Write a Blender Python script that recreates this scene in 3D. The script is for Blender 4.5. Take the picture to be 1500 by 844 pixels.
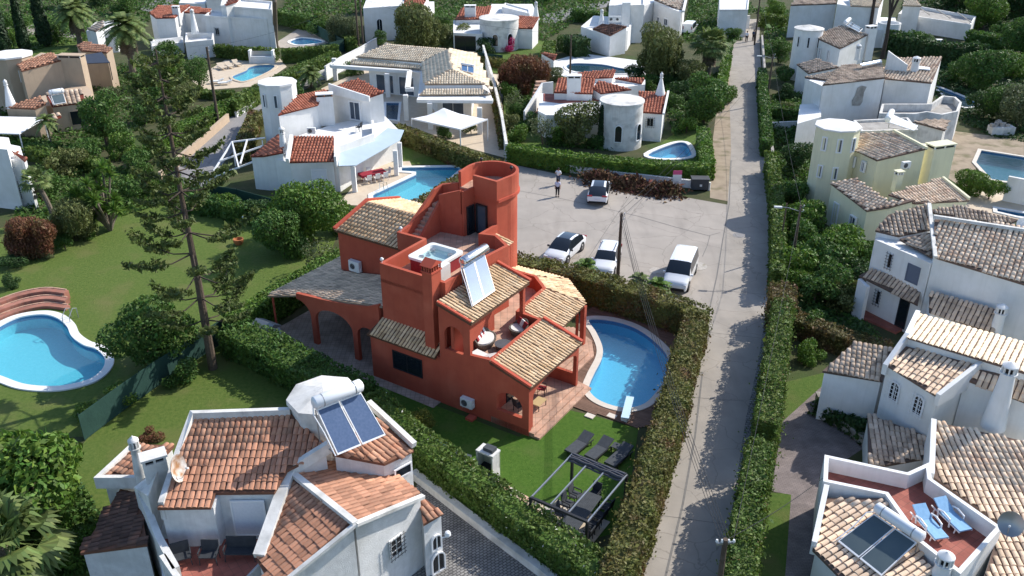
import bpy, bmesh, math, random
import numpy as np
from mathutils import Vector, Matrix, noise as mnoise
from mathutils.geometry import delaunay_2d_cdt

# ---------------------------------------------------------------- camera, sky, sun, exposure
for _o in list(bpy.data.objects): bpy.data.objects.remove(_o)
SC = bpy.context.scene
COL = SC.collection
CAM_H = 31.0; PITCH = math.radians(27.2); FPX = 1309.0      # measured from the photograph (1500 px wide)
cam_d = bpy.data.cameras.new('camera'); cam = bpy.data.objects.new('camera', cam_d); COL.objects.link(cam)
cam.location = (0, 0, CAM_H); cam.rotation_euler = (math.pi/2 - PITCH, 0, 0)
cam_d.sensor_width = 36; cam_d.lens = FPX/1500*36; cam_d.clip_start = .5; cam_d.clip_end = 2000
SC.camera = cam
SUN_AZ = math.radians(31.0); SUN_EL = math.radians(38.0)     # from the standing person's shadow
w = bpy.data.worlds.new('World'); SC.world = w; w.use_nodes = True
nt = w.node_tree; bg = nt.nodes['Background']
sky = nt.nodes.new('ShaderNodeTexSky'); sky.sky_type = 'NISHITA'; sky.sun_disc = False
sky.sun_elevation = SUN_EL; sky.sun_rotation = math.pi/2 - SUN_AZ
nt.links.new(sky.outputs[0], bg.inputs[0]); bg.inputs[1].default_value = 0.15; sky.ozone_density = 3.0
sun_d = bpy.data.lights.new('sun', 'SUN'); sun_d.energy = 4.0; sun_d.angle = math.radians(.53); sun_d.color = (1, .955, .88)
sun = bpy.data.objects.new('sun', sun_d); COL.objects.link(sun)
SUNV = Vector((math.cos(SUN_AZ)*math.cos(SUN_EL), math.sin(SUN_AZ)*math.cos(SUN_EL), math.sin(SUN_EL)))
sun.rotation_euler = SUNV.to_track_quat('Z', 'Y').to_euler(); sun.location = SUNV*150
vs = SC.view_settings; vs.view_transform = 'Standard'; vs.look = 'None'; vs.exposure = 0.52; vs.gamma = 1; vs.use_curve_mapping = False

# ---------------------------------------------------------------- pixels of the photograph to points of the place
def P(px, py, z=0.):
    u = (px-750)/FPX; v = (py-422)/FPX
    d = (u, math.cos(PITCH)-v*math.sin(PITCH), -math.sin(PITCH)-v*math.cos(PITCH))
    t = (z-CAM_H)/d[2]
    return Vector((d[0]*t, d[1]*t, z))
def P2(px, py, z=0.):
    p = P(px, py, z); return (p.x, p.y)
def PP(lst, z=0.): return [P2(a, b, z) for a, b in lst]

# ---------------------------------------------------------------- materials
MATS = {}
def mat(name, c1, c2=None, scale=2.0, rough=.85, bump=0., bscale=25., island=0., metal=0., spec=.3, c3=None, scale3=.4, detail=5., transl=0., coat=0., leafhue=0., streak=0., crack=0.):
    m = bpy.data.materials.new(name); m.use_nodes = True; n = m.node_tree.nodes; l = m.node_tree.links
    b = n['Principled BSDF']; b.inputs['Roughness'].default_value = rough; b.inputs['Metallic'].default_value = metal
    b.inputs['Specular IOR Level'].default_value = spec
    if coat: b.inputs['Coat Weight'].default_value = coat; b.inputs['Coat Roughness'].default_value = .06
    tc = n.new('ShaderNodeTexCoord')
    def mix(a, bb, f):
        x = n.new('ShaderNodeMix'); x.data_type = 'RGBA'
        for s, val in ((6, a), (7, bb), (0, f)):
            if isinstance(val, (tuple, list)): x.inputs[s].default_value = (*val[:3], 1)
            elif isinstance(val, float): x.inputs[s].default_value = val
            else: l.new(val, x.inputs[s])
        return x.outputs[2]
    def noise(sc, lo, hi, det=detail):
        t = n.new('ShaderNodeTexNoise'); t.inputs['Scale'].default_value = sc; t.inputs['Detail'].default_value = det
        l.new(tc.outputs['Object'], t.inputs['Vector'])
        r = n.new('ShaderNodeMapRange'); r.inputs[1].default_value = lo; r.inputs[2].default_value = hi
        l.new(t.outputs['Fac'], r.inputs[0]); return r.outputs[0]
    col = tuple(c1)
    if c2 is not None: col = mix(tuple(c1), tuple(c2), noise(scale, .35, .68))
    if c3 is not None: col = mix(col, tuple(c3), noise(scale3, .52, .72))
    if island:
        g = n.new('ShaderNodeNewGeometry'); oi = n.new('ShaderNodeObjectInfo')
        a = n.new('ShaderNodeMath'); a.operation = 'ADD'; l.new(g.outputs['Random Per Island'], a.inputs[0]); l.new(oi.outputs['Random'], a.inputs[1])
        fr = n.new('ShaderNodeMath'); fr.operation = 'FRACT'; l.new(a.outputs[0], fr.inputs[0])
        mr = n.new('ShaderNodeMapRange'); mr.inputs[3].default_value = 1-island; mr.inputs[4].default_value = 1+island*.8
        l.new(fr.outputs[0], mr.inputs[0])
        h = n.new('ShaderNodeHueSaturation'); l.new(mr.outputs[0], h.inputs['Value'])
        if leafhue:
            m2 = n.new('ShaderNodeMath'); m2.operation = 'MULTIPLY'; m2.inputs[1].default_value = 7.31; l.new(fr.outputs[0], m2.inputs[0])
            f2 = n.new('ShaderNodeMath'); f2.operation = 'FRACT'; l.new(m2.outputs[0], f2.inputs[0])
            r2 = n.new('ShaderNodeMapRange'); r2.inputs[3].default_value = .5-leafhue; r2.inputs[4].default_value = .5+leafhue*.6
            l.new(f2.outputs[0], r2.inputs[0]); l.new(r2.outputs[0], h.inputs['Hue'])
        if isinstance(col, tuple): h.inputs['Color'].default_value = (*col, 1)
        else: l.new(col, h.inputs['Color'])
        col = h.outputs[0]
    if streak:                                                # rain streaks running down the plaster and a dirty foot
        mp = n.new('ShaderNodeMapping'); mp.inputs['Scale'].default_value = (2.2, 2.2, .16); l.new(tc.outputs['Object'], mp.inputs[0])
        t = n.new('ShaderNodeTexNoise'); t.inputs['Scale'].default_value = 1.6; t.inputs['Detail'].default_value = 7; t.inputs['Roughness'].default_value = .65; l.new(mp.outputs[0], t.inputs['Vector'])
        r = n.new('ShaderNodeMapRange'); r.inputs[1].default_value = .50; r.inputs[2].default_value = .78; r.inputs[4].default_value = streak; l.new(t.outputs['Fac'], r.inputs[0])
        col = mix(col, tuple(x*.55 for x in c1), r.outputs[0])
    if crack:
        t = n.new('ShaderNodeTexNoise'); t.inputs['Scale'].default_value = .9; t.inputs['Detail'].default_value = 5; l.new(tc.outputs['Object'], t.inputs['Vector'])
        va = n.new('ShaderNodeVectorMath'); va.operation = 'ADD'; l.new(tc.outputs['Object'], va.inputs[0]); l.new(t.outputs['Color'], va.inputs[1])
        vo = n.new('ShaderNodeTexVoronoi'); vo.feature = 'DISTANCE_TO_EDGE'; vo.inputs['Scale'].default_value = crack; l.new(va.outputs[0], vo.inputs['Vector'])
        r = n.new('ShaderNodeMapRange'); r.inputs[1].default_value = 0; r.inputs[2].default_value = .012; r.inputs[3].default_value = .55; r.inputs[4].default_value = 0; l.new(vo.outputs['Distance'], r.inputs[0])
        col = mix(col, tuple(x*.45 for x in c1), r.outputs[0])
        mp = n.new('ShaderNodeMapping'); mp.inputs['Scale'].default_value = (.9, .16, 1); mp.inputs['Rotation'].default_value = (0, 0, -.35); l.new(tc.outputs['Object'], mp.inputs[0])
        t = n.new('ShaderNodeTexNoise'); t.inputs['Scale'].default_value = 1.; t.inputs['Detail'].default_value = 8; l.new(mp.outputs[0], t.inputs['Vector'])
        r = n.new('ShaderNodeMapRange'); r.inputs[1].default_value = .52; r.inputs[2].default_value = .8; r.inputs[4].default_value = .55; l.new(t.outputs['Fac'], r.inputs[0])
        col = mix(col, tuple(x*.62 for x in c1), r.outputs[0])
    if isinstance(col, tuple): b.inputs['Base Color'].default_value = (*col, 1)
    else: l.new(col, b.inputs['Base Color'])
    if bump:
        t = n.new('ShaderNodeTexNoise'); t.inputs['Scale'].default_value = bscale; t.inputs['Detail'].default_value = 4
        l.new(tc.outputs['Object'], t.inputs['Vector'])
        bp = n.new('ShaderNodeBump'); bp.inputs['Strength'].default_value = min(1, bump); bp.inputs['Distance'].default_value = .05*max(1, bump)
        l.new(t.outputs['Fac'], bp.inputs['Height']); l.new(bp.outputs[0], b.inputs['Normal'])
    if transl:
        tr = n.new('ShaderNodeBsdfTranslucent'); ms = n.new('ShaderNodeMixShader'); ms.inputs[0].default_value = transl
        if isinstance(col, tuple): tr.inputs['Color'].default_value = (*col, 1)
        else: l.new(col, tr.inputs['Color'])
        l.new(b.outputs[0], ms.inputs[1]); l.new(tr.outputs[0], ms.inputs[2]); l.new(ms.outputs[0], n['Material Output'].inputs[0])
    MATS[name] = m
    return m
def brickmat(name, c1, c2, cm, bw, bh, mortar=.02, rough=.85, rot=0., offset=.5, bump=.6, dirt=None):
    m = bpy.data.materials.new(name); m.use_nodes = True; n = m.node_tree.nodes; l = m.node_tree.links
    b = n['Principled BSDF']; b.inputs['Roughness'].default_value = rough; b.inputs['Specular IOR Level'].default_value = .25
    tc = n.new('ShaderNodeTexCoord'); mp = n.new('ShaderNodeMapping'); mp.inputs['Rotation'].default_value = (0, 0, rot)
    l.new(tc.outputs['Object'], mp.inputs[0])
    t = n.new('ShaderNodeTexBrick'); t.offset = offset; l.new(mp.outputs[0], t.inputs['Vector'])
    t.inputs['Color1'].default_value = (*c1, 1); t.inputs['Color2'].default_value = (*c2, 1); t.inputs['Mortar'].default_value = (*cm, 1)
    t.inputs['Scale'].default_value = 1; t.inputs['Mortar Size'].default_value = mortar; t.inputs['Brick Width'].default_value = bw; t.inputs['Row Height'].default_value = bh
    t.inputs['Mortar Smooth'].default_value = .3
    nz = n.new('ShaderNodeTexNoise'); nz.inputs['Scale'].default_value = 1.3; nz.inputs['Detail'].default_value = 6; l.new(tc.outputs['Object'], nz.inputs['Vector'])
    mr = n.new('ShaderNodeMapRange'); mr.inputs[1].default_value = .3; mr.inputs[2].default_value = .7; mr.inputs[3].default_value = .72; mr.inputs[4].default_value = 1.15; l.new(nz.outputs['Fac'], mr.inputs[0])
    h = n.new('ShaderNodeHueSaturation'); l.new(t.outputs['Color'], h.inputs['Color']); l.new(mr.outputs[0], h.inputs['Value']); l.new(h.outputs[0], b.inputs['Base Color'])
    bp = n.new('ShaderNodeBump'); bp.invert = True; bp.inputs['Strength'].default_value = bump; bp.inputs['Distance'].default_value = .03; l.new(t.outputs['Fac'], bp.inputs['Height']); l.new(bp.outputs[0], b.inputs['Normal'])
    MATS[name] = m; return m

# ---------------------------------------------------------------- objects
FRAME = {}            # object name -> world matrix used when its children are built
def tagit(o, label=None, cat=None, group=None, kind=None):
    if label: o['label'] = label
    if cat: o['category'] = cat
    if group: o['group'] = group
    if kind: o['kind'] = kind
    return o
def thing(name, label, cat, loc=(0, 0, 0), rz=0., group=None):
    o = bpy.data.objects.new(name, None); COL.objects.link(o); o.empty_display_size = .2
    o.location = loc; o.rotation_euler = (0, 0, rz)
    FRAME[o.name] = Matrix.Translation(Vector(loc)) @ Matrix.Rotation(rz, 4, 'Z')
    return tagit(o, label, cat, group)
def copy_tree(o, parent=None):
    c = o.copy(); COL.objects.link(c); c.parent = parent
    for ch in o.children: copy_tree(ch, c)
    return c
def place(proto, used, loc, rz, scale=1., label=None, group=None):
    """first use moves the prototype itself, later uses copy it with its parts"""
    o = proto if not used else copy_tree(proto)
    used.append(1)
    o.location = loc; o.rotation_euler = (0, 0, rz); o.scale = (scale,)*3 if not isinstance(scale, tuple) else scale
    if label: o['label'] = label
    if group: o['group'] = group
    return o
def linkmesh(name, me, material, parent=None):
    o = bpy.data.objects.new(name, me); COL.objects.link(o)
    if material is not None and not me.materials: me.materials.append(MATS[material] if isinstance(material, str) else material)
    if parent is not None: o.parent = parent
    return o
def npmesh(name, V, F, material, parent=None, smooth=False, world=True):
    V = np.asarray(V, dtype=np.float32); F = np.asarray(F, dtype=np.int32)
    if parent is not None and world: M = np.array(FRAME[parent.name].inverted(), dtype=np.float32); V = V@M[:3, :3].T + M[:3, 3]
    me = bpy.data.meshes.new(name); k = F.shape[1]
    me.vertices.add(len(V)); me.vertices.foreach_set('co', V.ravel())
    me.loops.add(F.size); me.loops.foreach_set('vertex_index', F.ravel())
    me.polygons.add(len(F)); me.polygons.foreach_set('loop_start', np.arange(0, F.size, k, dtype=np.int32)); me.polygons.foreach_set('loop_total', np.full(len(F), k, dtype=np.int32))
    if smooth: me.polygons.foreach_set('use_smooth', np.ones(len(F), dtype=bool))
    me.update(calc_edges=True)
    o = linkmesh(name, me, material, parent)
    if parent is not None: FRAME[o.name] = FRAME[parent.name]
    return o
class MB:
    """collects shapes (in the frame M) and links them as ONE mesh object"""
    def __init__(s, M=None): s.v = []; s.f = []; s.M = M
    def add(s, vs, fs):
        b = len(s.v); s.v += [tuple(x) for x in vs]; s.f += [[i+b for i in f] for f in fs]; return s
    def prism(s, poly, z0, z1):
        n = len(poly)
        if sum(poly[i][0]*poly[(i+1) % n][1]-poly[(i+1) % n][0]*poly[i][1] for i in range(n)) < 0: poly = poly[::-1]
        g0 = z0 if hasattr(z0, '__len__') else [z0]*n; g1 = z1 if hasattr(z1, '__len__') else [z1]*n
        v = [(p[0], p[1], z) for p, z in zip(poly, g0)]+[(p[0], p[1], z) for p, z in zip(poly, g1)]
        return s.add(v, [list(range(n))[::-1], list(range(n, 2*n))]+[[i, (i+1) % n, n+(i+1) % n, n+i] for i in range(n)])
    def box(s, cx, cy, z0, z1, sx, sy, r=0.):
        c, si = math.cos(r), math.sin(r)
        return s.prism([(cx+x*c-y*si, cy+x*si+y*c) for x, y in ((-sx/2, -sy/2), (sx/2, -sy/2), (sx/2, sy/2), (-sx/2, sy/2))], z0, z1)
    def beam(s, a, b, w, h=None):
        h = h or w; a = Vector(a); b = Vector(b); d = (b-a).normalized()
        up = Vector((0, 0, 1)) if abs(d.z) < .95 else Vector((0, 1, 0))
        x = d.cross(up).normalized()*w/2; y = x.cross(d).normalized()*h/2
        v = [p+q for p in (a, b) for q in (-x-y, x-y, x+y, -x+y)]
        return s.add(v, [[3, 2, 1, 0], [4, 5, 6, 7]]+[[i, (i+1) % 4, 4+(i+1) % 4, 4+i] for i in range(4)])
    def tube(s, pts, r, n=6, cap=True):
        pts = [Vector(p) for p in pts]; k = len(pts); r = r if hasattr(r, '__len__') else [r]*k
        vs = []; ref = None
        for i, p in enumerate(pts):
            d = (pts[min(i+1, k-1)]-pts[max(i-1, 0)]).normalized()
            if ref is None: ref = d.orthogonal().normalized()
            x = (ref-d*ref.dot(d))
            x = x.normalized() if x.length > 1e-5 else d.orthogonal().normalized()
            ref = x; y = d.cross(x)
            vs += [p+(x*math.cos(a)+y*math.sin(a))*r[i] for a in [2*math.pi*j/n for j in range(n)]]
        fs = [[i*n+j, i*n+(j+1) % n, (i+1)*n+(j+1) % n, (i+1)*n+j] for i in range(k-1) for j in range(n)]
        if cap: fs += [list(range(n))[::-1], list(range((k-1)*n, k*n))]
        return s.add(vs, fs)
    def lathe(s, c, prof, n=16, a0=0., sq=1.):
        """prof = [(radius, z)...] from the bottom up"""
        vs = []; k = len(prof)
        for r, z in prof: vs += [(c[0]+max(r, 1e-4)*math.cos(a0+2*math.pi*j/n), c[1]+sq*max(r, 1e-4)*math.sin(a0+2*math.pi*j/n), c[2]+z) for j in range(n)]
        fs = [[i*n+j, i*n+(j+1) % n, (i+1)*n+(j+1) % n, (i+1)*n+j] for i in range(k-1) for j in range(n)]
        return s.add(vs, fs+[list(range(n))[::-1], list(range((k-1)*n, k*n))])
    def slab(s, pts, t):
        """planar 3D polygon with thickness t below it (vertical)"""
        n = len(pts); pts = [Vector(p) for p in pts]
        if sum(pts[i][0]*pts[(i+1) % n][1]-pts[(i+1) % n][0]*pts[i][1] for i in range(n)) < 0: pts = pts[::-1]
        return s.add([p-Vector((0, 0, t)) for p in pts]+pts, [list(range(n))[::-1], list(range(n, 2*n))]+[[i, (i+1) % n, n+(i+1) % n, n+i] for i in range(n)])
    def strip(s, pts, wd, z0, z1, closed=False):
        L = offs(pts, wd/2, closed); R = offs(pts, -wd/2, closed); n = len(pts)
        g0 = z0 if hasattr(z0, '__len__') else [z0]*n; g1 = z1 if hasattr(z1, '__len__') else [z1]*n
        vs = []
        for i in range(n): vs += [(*L[i], g0[i]), (*R[i], g0[i]), (*R[i], g1[i]), (*L[i], g1[i])]
        fs = []
        for i in range(n if closed else n-1):
            a, b = 4*i, 4*((i+1) % n)
            fs += [[a+j, a+(j+1) % 4, b+(j+1) % 4, b+j] for j in range(4)]
        if not closed: fs += [[3, 2, 1, 0], [4*n-4, 4*n-3, 4*n-2, 4*n-1]]
        return s.add(vs, fs)
    def panel(s, outer, holes, t, org, ax, nrm):
        """flat wall in the plane (ax horizontal, z up) with holes, thickness t along -nrm; outer/holes are (s,z) lists"""
        tris, V = cdt(outer, holes); o = Vector(org); ax = Vector(ax); nr = Vector(nrm); k = len(V)
        fr = [o+ax*a+Vector((0, 0, b)) for a, b in V]; bk = [p-nr*t for p in fr]
        fs = [list(f) for f in tris]+[[i+k for i in f][::-1] for f in tris]
        s.add(fr+bk, fs)
        for ring in [outer]+list(holes):
            n = len(ring); a = [o+ax*p[0]+Vector((0, 0, p[1])) for p in ring]; b = [p-nr*t for p in a]
            s.add(a+b, [[i, (i+1) % n, n+(i+1) % n, n+i] for i in range(n)])
        return s
    def build(s, name, material, parent=None, smooth=False, bevel=0., weld=False, recalc=True):
        M = s.M or Matrix()
        if parent is not None: M = FRAME[parent.name].inverted() @ M
        me = bpy.data.meshes.new(name); me.from_pydata([M @ Vector(v) for v in s.v], [], s.f)
        bm = bmesh.new(); bm.from_mesh(me)
        if weld: bmesh.ops.remove_doubles(bm, verts=bm.verts, dist=1e-4)
        if recalc: bmesh.ops.recalc_face_normals(bm, faces=bm.faces)
        if bevel: bmesh.ops.bevel(bm, geom=list(bm.edges), offset=bevel, segments=2, affect='EDGES', profile=.5, clamp_overlap=True)
        if smooth:
            for f in bm.faces: f.smooth = True
            for e in bm.edges:
                if len(e.link_faces) == 2 and e.calc_face_angle(0) > .7: e.smooth = False
        bm.to_mesh(me); bm.free()
        o = linkmesh(name, me, material, parent)
        if parent is not None: FRAME[o.name] = FRAME[parent.name]
        return o
def offs(pts, d, closed=False):
    n = len(pts); out = []
    for i in range(n):
        p = Vector(pts[i][:2])
        a = Vector(pts[i-1][:2]) if (i > 0 or closed) else None
        b = Vector(pts[(i+1) % n][:2]) if (i < n-1 or closed) else None
        n1 = None if a is None else Vector((-(p-a).y, (p-a).x)).normalized()
        n2 = None if b is None else Vector((-(b-p).y, (b-p).x)).normalized()
        if n1 is None: m = n2
        elif n2 is None: m = n1
        else:
            m = (n1+n2); m = n1 if m.length < 1e-6 else m.normalized(); m = m/max(.35, m.dot(n1))
        out.append((p.x+m.x*d, p.y+m.y*d))
    return out
def inside(p, poly):
    x, y = p[0], p[1]; c = False; n = len(poly); j = n-1
    for i in range(n):
        if (poly[i][1] > y) != (poly[j][1] > y) and x < (poly[j][0]-poly[i][0])*(y-poly[i][1])/(poly[j][1]-poly[i][1])+poly[i][0]: c = not c
        j = i
    return c
def cdt(outer, holes=(), extra=()):
    vs = []; es = []
    for ring in [outer]+list(holes):
        b = len(vs); vs += [Vector(p[:2]) for p in ring]; es += [(b+i, b+(i+1) % len(ring)) for i in range(len(ring))]
    vs += [Vector(p) for p in extra]
    V, E, Fc, *_ = delaunay_2d_cdt(vs, es, [], 0, 1e-5)
    out = []
    for f in Fc:
        c = ((V[f[0]].x+V[f[1]].x+V[f[2]].x)/3, (V[f[0]].y+V[f[1]].y+V[f[2]].y)/3)
        if inside(c, outer) and not any(inside(c, h) for h in holes):
            a, b_, d = (V[i] for i in f)
            out.append(list(f) if (b_.x-a.x)*(d.y-a.y)-(d.x-a.x)*(b_.y-a.y) > 0 else list(f)[::-1])
    return out, [(p.x, p.y) for p in V]
def smooth_loop(pts, k=6, closed=True):
    n = len(pts); out = []
    for i in range(n if closed else n-1):
        g = (lambda j: pts[j % n]) if closed else (lambda j: pts[max(0, min(n-1, j))])
        p0, p1, p2, p3 = g(i-1), g(i), g(i+1), g(i+2)
        for j in range(k):
            t = j/k
            out.append(tuple(.5*((2*p1[a])+(-p0[a]+p2[a])*t+(2*p0[a]-5*p1[a]+4*p2[a]-p3[a])*t*t+(-p0[a]+3*p1[a]-3*p2[a]+p3[a])*t**3) for a in range(len(p1))))
    if not closed: out.append(tuple(pts[-1]))
    return out
def arch(cx, w, z0, zs, n=10, rise=None):
    """arched opening (s,z): width w, sill z0, spring line zs"""
    rise = w/2 if rise is None else rise
    return [(cx-w/2, z0), (cx+w/2, z0)]+[(cx+w/2*math.cos(math.pi*i/n), zs+rise*math.sin(math.pi*i/n)) for i in range(n+1)]
POOLS = []
def sheet(name, outer, z, material, kind='structure', parent=None):
    near = []
    xs = [p[0] for p in outer]; ys = [p[1] for p in outer]
    for q in POOLS:
        if max(p[0] for p in q) > min(xs) and min(p[0] for p in q) < max(xs) and max(p[1] for p in q) > min(ys) and min(p[1] for p in q) < max(ys): near.append(q)
    tris, V = cdt(outer, near)
    me = bpy.data.meshes.new(name); me.from_pydata([(x, y, z) for x, y in V], [], tris)
    bm = bmesh.new(); bm.from_mesh(me); bmesh.ops.recalc_face_normals(bm, faces=bm.faces)
    if bm.faces and sum(f.normal.z for f in bm.faces) < 0: bmesh.ops.reverse_faces(bm, faces=bm.faces)
    bm.to_mesh(me); bm.free()
    o = linkmesh(name, me, material, parent)
    if kind: o['kind'] = kind
    return o
RNG = np.random.default_rng(7); random.seed(7)

# ---------------------------------------------------------------- the palette
mat('red_stucco', (.455, .098, .054), (.405, .080, .045), 1.1, .9, .25, 45, c3=(.50, .125, .072), scale3=.5, streak=0.28)
mat('red_cap', (.50, .098, .058), (.46, .085, .05), 1.5, .9, .2, 45)
mat('white_stucco', (.80, .79, .77), (.74, .73, .70), 1.3, .9, .25, 40, c3=(.66, .65, .61), scale3=.35, streak=0.22)
mat('rough_white', (.80, .79, .77), (.70, .69, .67), 3.0, .95, .9, 34, c3=(.62, .61, .58), scale3=.6, streak=0.3)
mat('old_white', (.74, .72, .68), (.62, .60, .56), 1.6, .95, .4, 30, c3=(.42, .41, .38), scale3=.9, streak=0.5)
mat('cream_stucco', (.78, .74, .52), (.74, .70, .49), 1.0, .9, .2, 40, streak=0.25)
mat('beige_stucco', (.50, .38, .27), (.46, .35, .25), 1.0, .9, .2, 40, streak=0.3)
mat('terracotta', (.43, .20, .12), (.53, .30, .195), 2.2, .85, .35, 30, island=.27, c3=(.29, .14, .09), scale3=1.1)
mat('terracotta_deck', (.20, .085, .05), (.14, .07, .045), 3, .9)
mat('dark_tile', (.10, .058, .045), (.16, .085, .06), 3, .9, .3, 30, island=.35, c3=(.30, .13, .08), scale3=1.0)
mat('sand_tile', (.64, .43, .25), (.72, .53, .34), 2, .85, .3, 30, island=.22, c3=(.56, .36, .19), scale3=.8)
mat('sand_deck', (.13, .062, .035), (.10, .05, .03), 3, .9)
mat('pink_tile', (.80, .57, .39), (.84, .68, .51), 2, .85, .3, 30, island=.28, c3=(.62, .39, .26), scale3=.9)
mat('pink_deck', (.17, .11, .085), (.13, .09, .07), 3, .9)
mat('orange_tile', (.46, .15, .085), (.54, .21, .13), 2, .85, .3, 30, island=.24, c3=(.38, .12, .075), scale3=.9)
mat('orange_deck', (.19, .045, .028), (.14, .035, .024), 3, .9)
mat('beige_tile', (.76, .60, .42), (.80, .67, .50), 2, .85, .3, 30, island=.16, c3=(.62, .47, .32), scale3=.8)
mat('beige_deck', (.34, .26, .19), (.28, .21, .15), 3, .9)
mat('old_tile', (.54, .40, .29), (.62, .49, .37), 2, .9, .3, 30, island=.28, c3=(.26, .19, .15), scale3=.9)
mat('old_deck', (.13, .09, .07), (.10, .07, .055), 3, .9)
mat('carport_tile', (.70, .53, .38), (.62, .46, .33), 2, .85, .3, 30, island=.2, c3=(.33, .26, .2), scale3=.8)
mat('concrete_road', (.36, .32, .275), (.305, .275, .24), .7, .95, .35, 50, c3=(.40, .36, .315), scale3=.16, detail=9, crack=.32)
mat('concrete_yard', (.39, .345, .30), (.335, .30, .262), .5, .95, .35, 50, c3=(.285, .255, .22), scale3=.13, detail=9, crack=.24)
mat('asphalt_grey', (.27, .26, .255), (.24, .232, .228), .8, .95, .3, 50, detail=8, crack=.2)
mat('joint', (.16, .15, .14), (.20, .19, .175), 4, .95)
mat('concrete_old', (.42, .395, .36), (.33, .31, .28), 1.5, .95, .4, 30, c3=(.22, .2, .18), scale3=1.)
mat('soil', (.05, .062, .022), (.085, .08, .038), .8, 1., .9, 14, c3=(.05, .085, .018), scale3=.15, detail=9)
mat('dry_soil', (.36, .29, .21), (.28, .22, .16), 1., 1., .6, 14, c3=(.15, .14, .07), scale3=.5)
mat('gravel', (.50, .46, .41), (.36, .33, .29), 6, 1., .8, 18, c3=(.22, .19, .13), scale3=1.2)
mat('lawn_dry', (.085, .140, .022), (.130, .175, .036), 4.5, 1., 1.2, 38, c3=(.155, .165, .05), scale3=.35, detail=9)
mat('lawn_rich', (.055, .130, .012), (.085, .165, .020), 5, 1., 1.2, 38, c3=(.10, .155, .03), scale3=.5, detail=9)
mat('lawn_mid', (.07, .130, .020), (.105, .160, .03), 5, 1., 1.2, 38, c3=(.135, .15, .045), scale3=.45, detail=9)
mat('pool_lining', (.12, .50, .72), (.10, .46, .68), 6, .5, .1, 30)
mat('pool_lining_pale', (.15, .56, .66), (.12, .52, .62), 6, .5, .1, 30)
mat('pool_lining_dark', (.02, .12, .15), (.02, .10, .125), 6, .5, .1, 30)
mat('waterline', (.05, .16, .34), (.09, .24, .42), 14, .4)
mat('coping', (.66, .60, .52), (.60, .54, .46), 2, .85, .2, 30)
mat('coping_white', (.78, .77, .75), (.72, .71, .69), 2, .85, .2, 30)
mat('patio_stone', (.60, .50, .38), (.54, .44, .33), 1.5, .85, .2, 20)
mat('white_metal', (.80, .80, .80), None, rough=.4, spec=.5)
mat('grey_metal', (.35, .36, .37), None, rough=.4, metal=.7)
mat('dark_metal', (.025, .025, .028), None, rough=.5)
mat('steel', (.62, .63, .65), None, rough=.22, metal=.9)
mat('tank_white', (.78, .79, .80), None, rough=.3, spec=.5)
mat('plastic_white', (.76, .76, .74), (.70, .70, .68), 4, rough=.5)
mat('black_plastic', (.012, .012, .014), None, rough=.5)
mat('glass_dark', (.012, .017, .022), None, rough=.08, spec=.6)
mat('glass_blue', (.06, .08, .11), (.09, .11, .14), 1.2, rough=.12, spec=.6)
mat('pv_glass', (.09, .135, .23), (.12, .165, .27), 9, rough=.3, spec=.12)
mat('pv_dark', (.05, .06, .08), (.06, .07, .095), 3, rough=.3, spec=.2)
mat('pv_pale', (.10, .20, .36), (.08, .16, .30), 1.5, rough=.3, spec=.12)
mat('pv_green', (.085, .115, .13), (.10, .13, .14), 1.5, rough=.3, spec=.12)
mat('wood_deck', (.16, .092, .062), (.20, .118, .082), 3, .8, .3, 40, island=.2)
mat('wood_pole', (.085, .062, .045), (.12, .09, .068), 5, .95, .4, 25)
mat('bark', (.13, .095, .07), (.085, .062, .045), 6, .95, .8, 12)
mat('bark_dark', (.055, .042, .034), (.08, .06, .048), 6, .95, .8, 12)
mat('bark_palm', (.20, .165, .125), (.13, .105, .08), 8, .95, .8, 9)
mat('mesh_green', (.018, .052, .042), (.024, .065, .052), 1.5, .9, .3, 6)
mat('mesh_dark', (.012, .03, .026), (.018, .04, .034), 1.5, .9, .3, 6)
mat('awning_blue', (.40, .49, .56), (.37, .455, .53), 1.2, .7, .1, 8)
mat('canvas_white', (.80, .80, .81), None, rough=.8)
mat('canvas_grey', (.10, .10, .115), (.08, .08, .09), 4, rough=.9)
mat('cushion_white', (.72, .70, .67), None, rough=.95)
mat('cushion_red', (.30, .035, .04), (.24, .03, .035), 6, rough=.95)
mat('cloth_red', (.33, .03, .05), (.28, .025, .04), 5, rough=.9)
mat('cloth_blue', (.26, .46, .66), (.22, .40, .60), 5, rough=.9)
mat('cloth_dark', (.04, .045, .052), (.03, .034, .04), 5, rough=.9)
mat('slate_fabric', (.065, .072, .08), (.05, .056, .064), 5, rough=.85)
mat('wicker', (.17, .145, .12), (.11, .09, .075), 14, .9, .6, 30)
mat('car_white', (.80, .81, .82), None, rough=.25, spec=.5, coat=.8)
mat('car_black', (.01, .011, .013), None, rough=.12, spec=.6, coat=.6)
mat('car_glass', (.014, .018, .024), None, rough=.05, spec=.7)
mat('tyre', (.012, .012, .012), None, rough=.9)
mat('rim', (.20, .20, .21), None, rough=.35, metal=.8)
mat('lamp_glass', (.65, .66, .68), None, rough=.1, spec=.6)
mat('tail_red', (.30, .012, .012), None, rough=.2, spec=.6)
mat('skin', (.42, .24, .17), None, rough=.6)
mat('hair', (.02, .014, .01), None, rough=.7)
mat('shirt', (.62, .60, .72), (.56, .54, .66), 9, rough=.9)
mat('shirt_white', (.78, .77, .78), None, rough=.9)
mat('trousers', (.015, .015, .02), None, rough=.9)
mat('trousers_blue', (.06, .075, .12), None, rough=.9)
mat('navy', (.025, .03, .10), (.03, .035, .12), 2, rough=.6)
mat('door_blue', (.13, .17, .28), None, rough=.6)
mat('shutter_white', (.72, .73, .76), (.66, .67, .71), 9, rough=.7)
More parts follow.
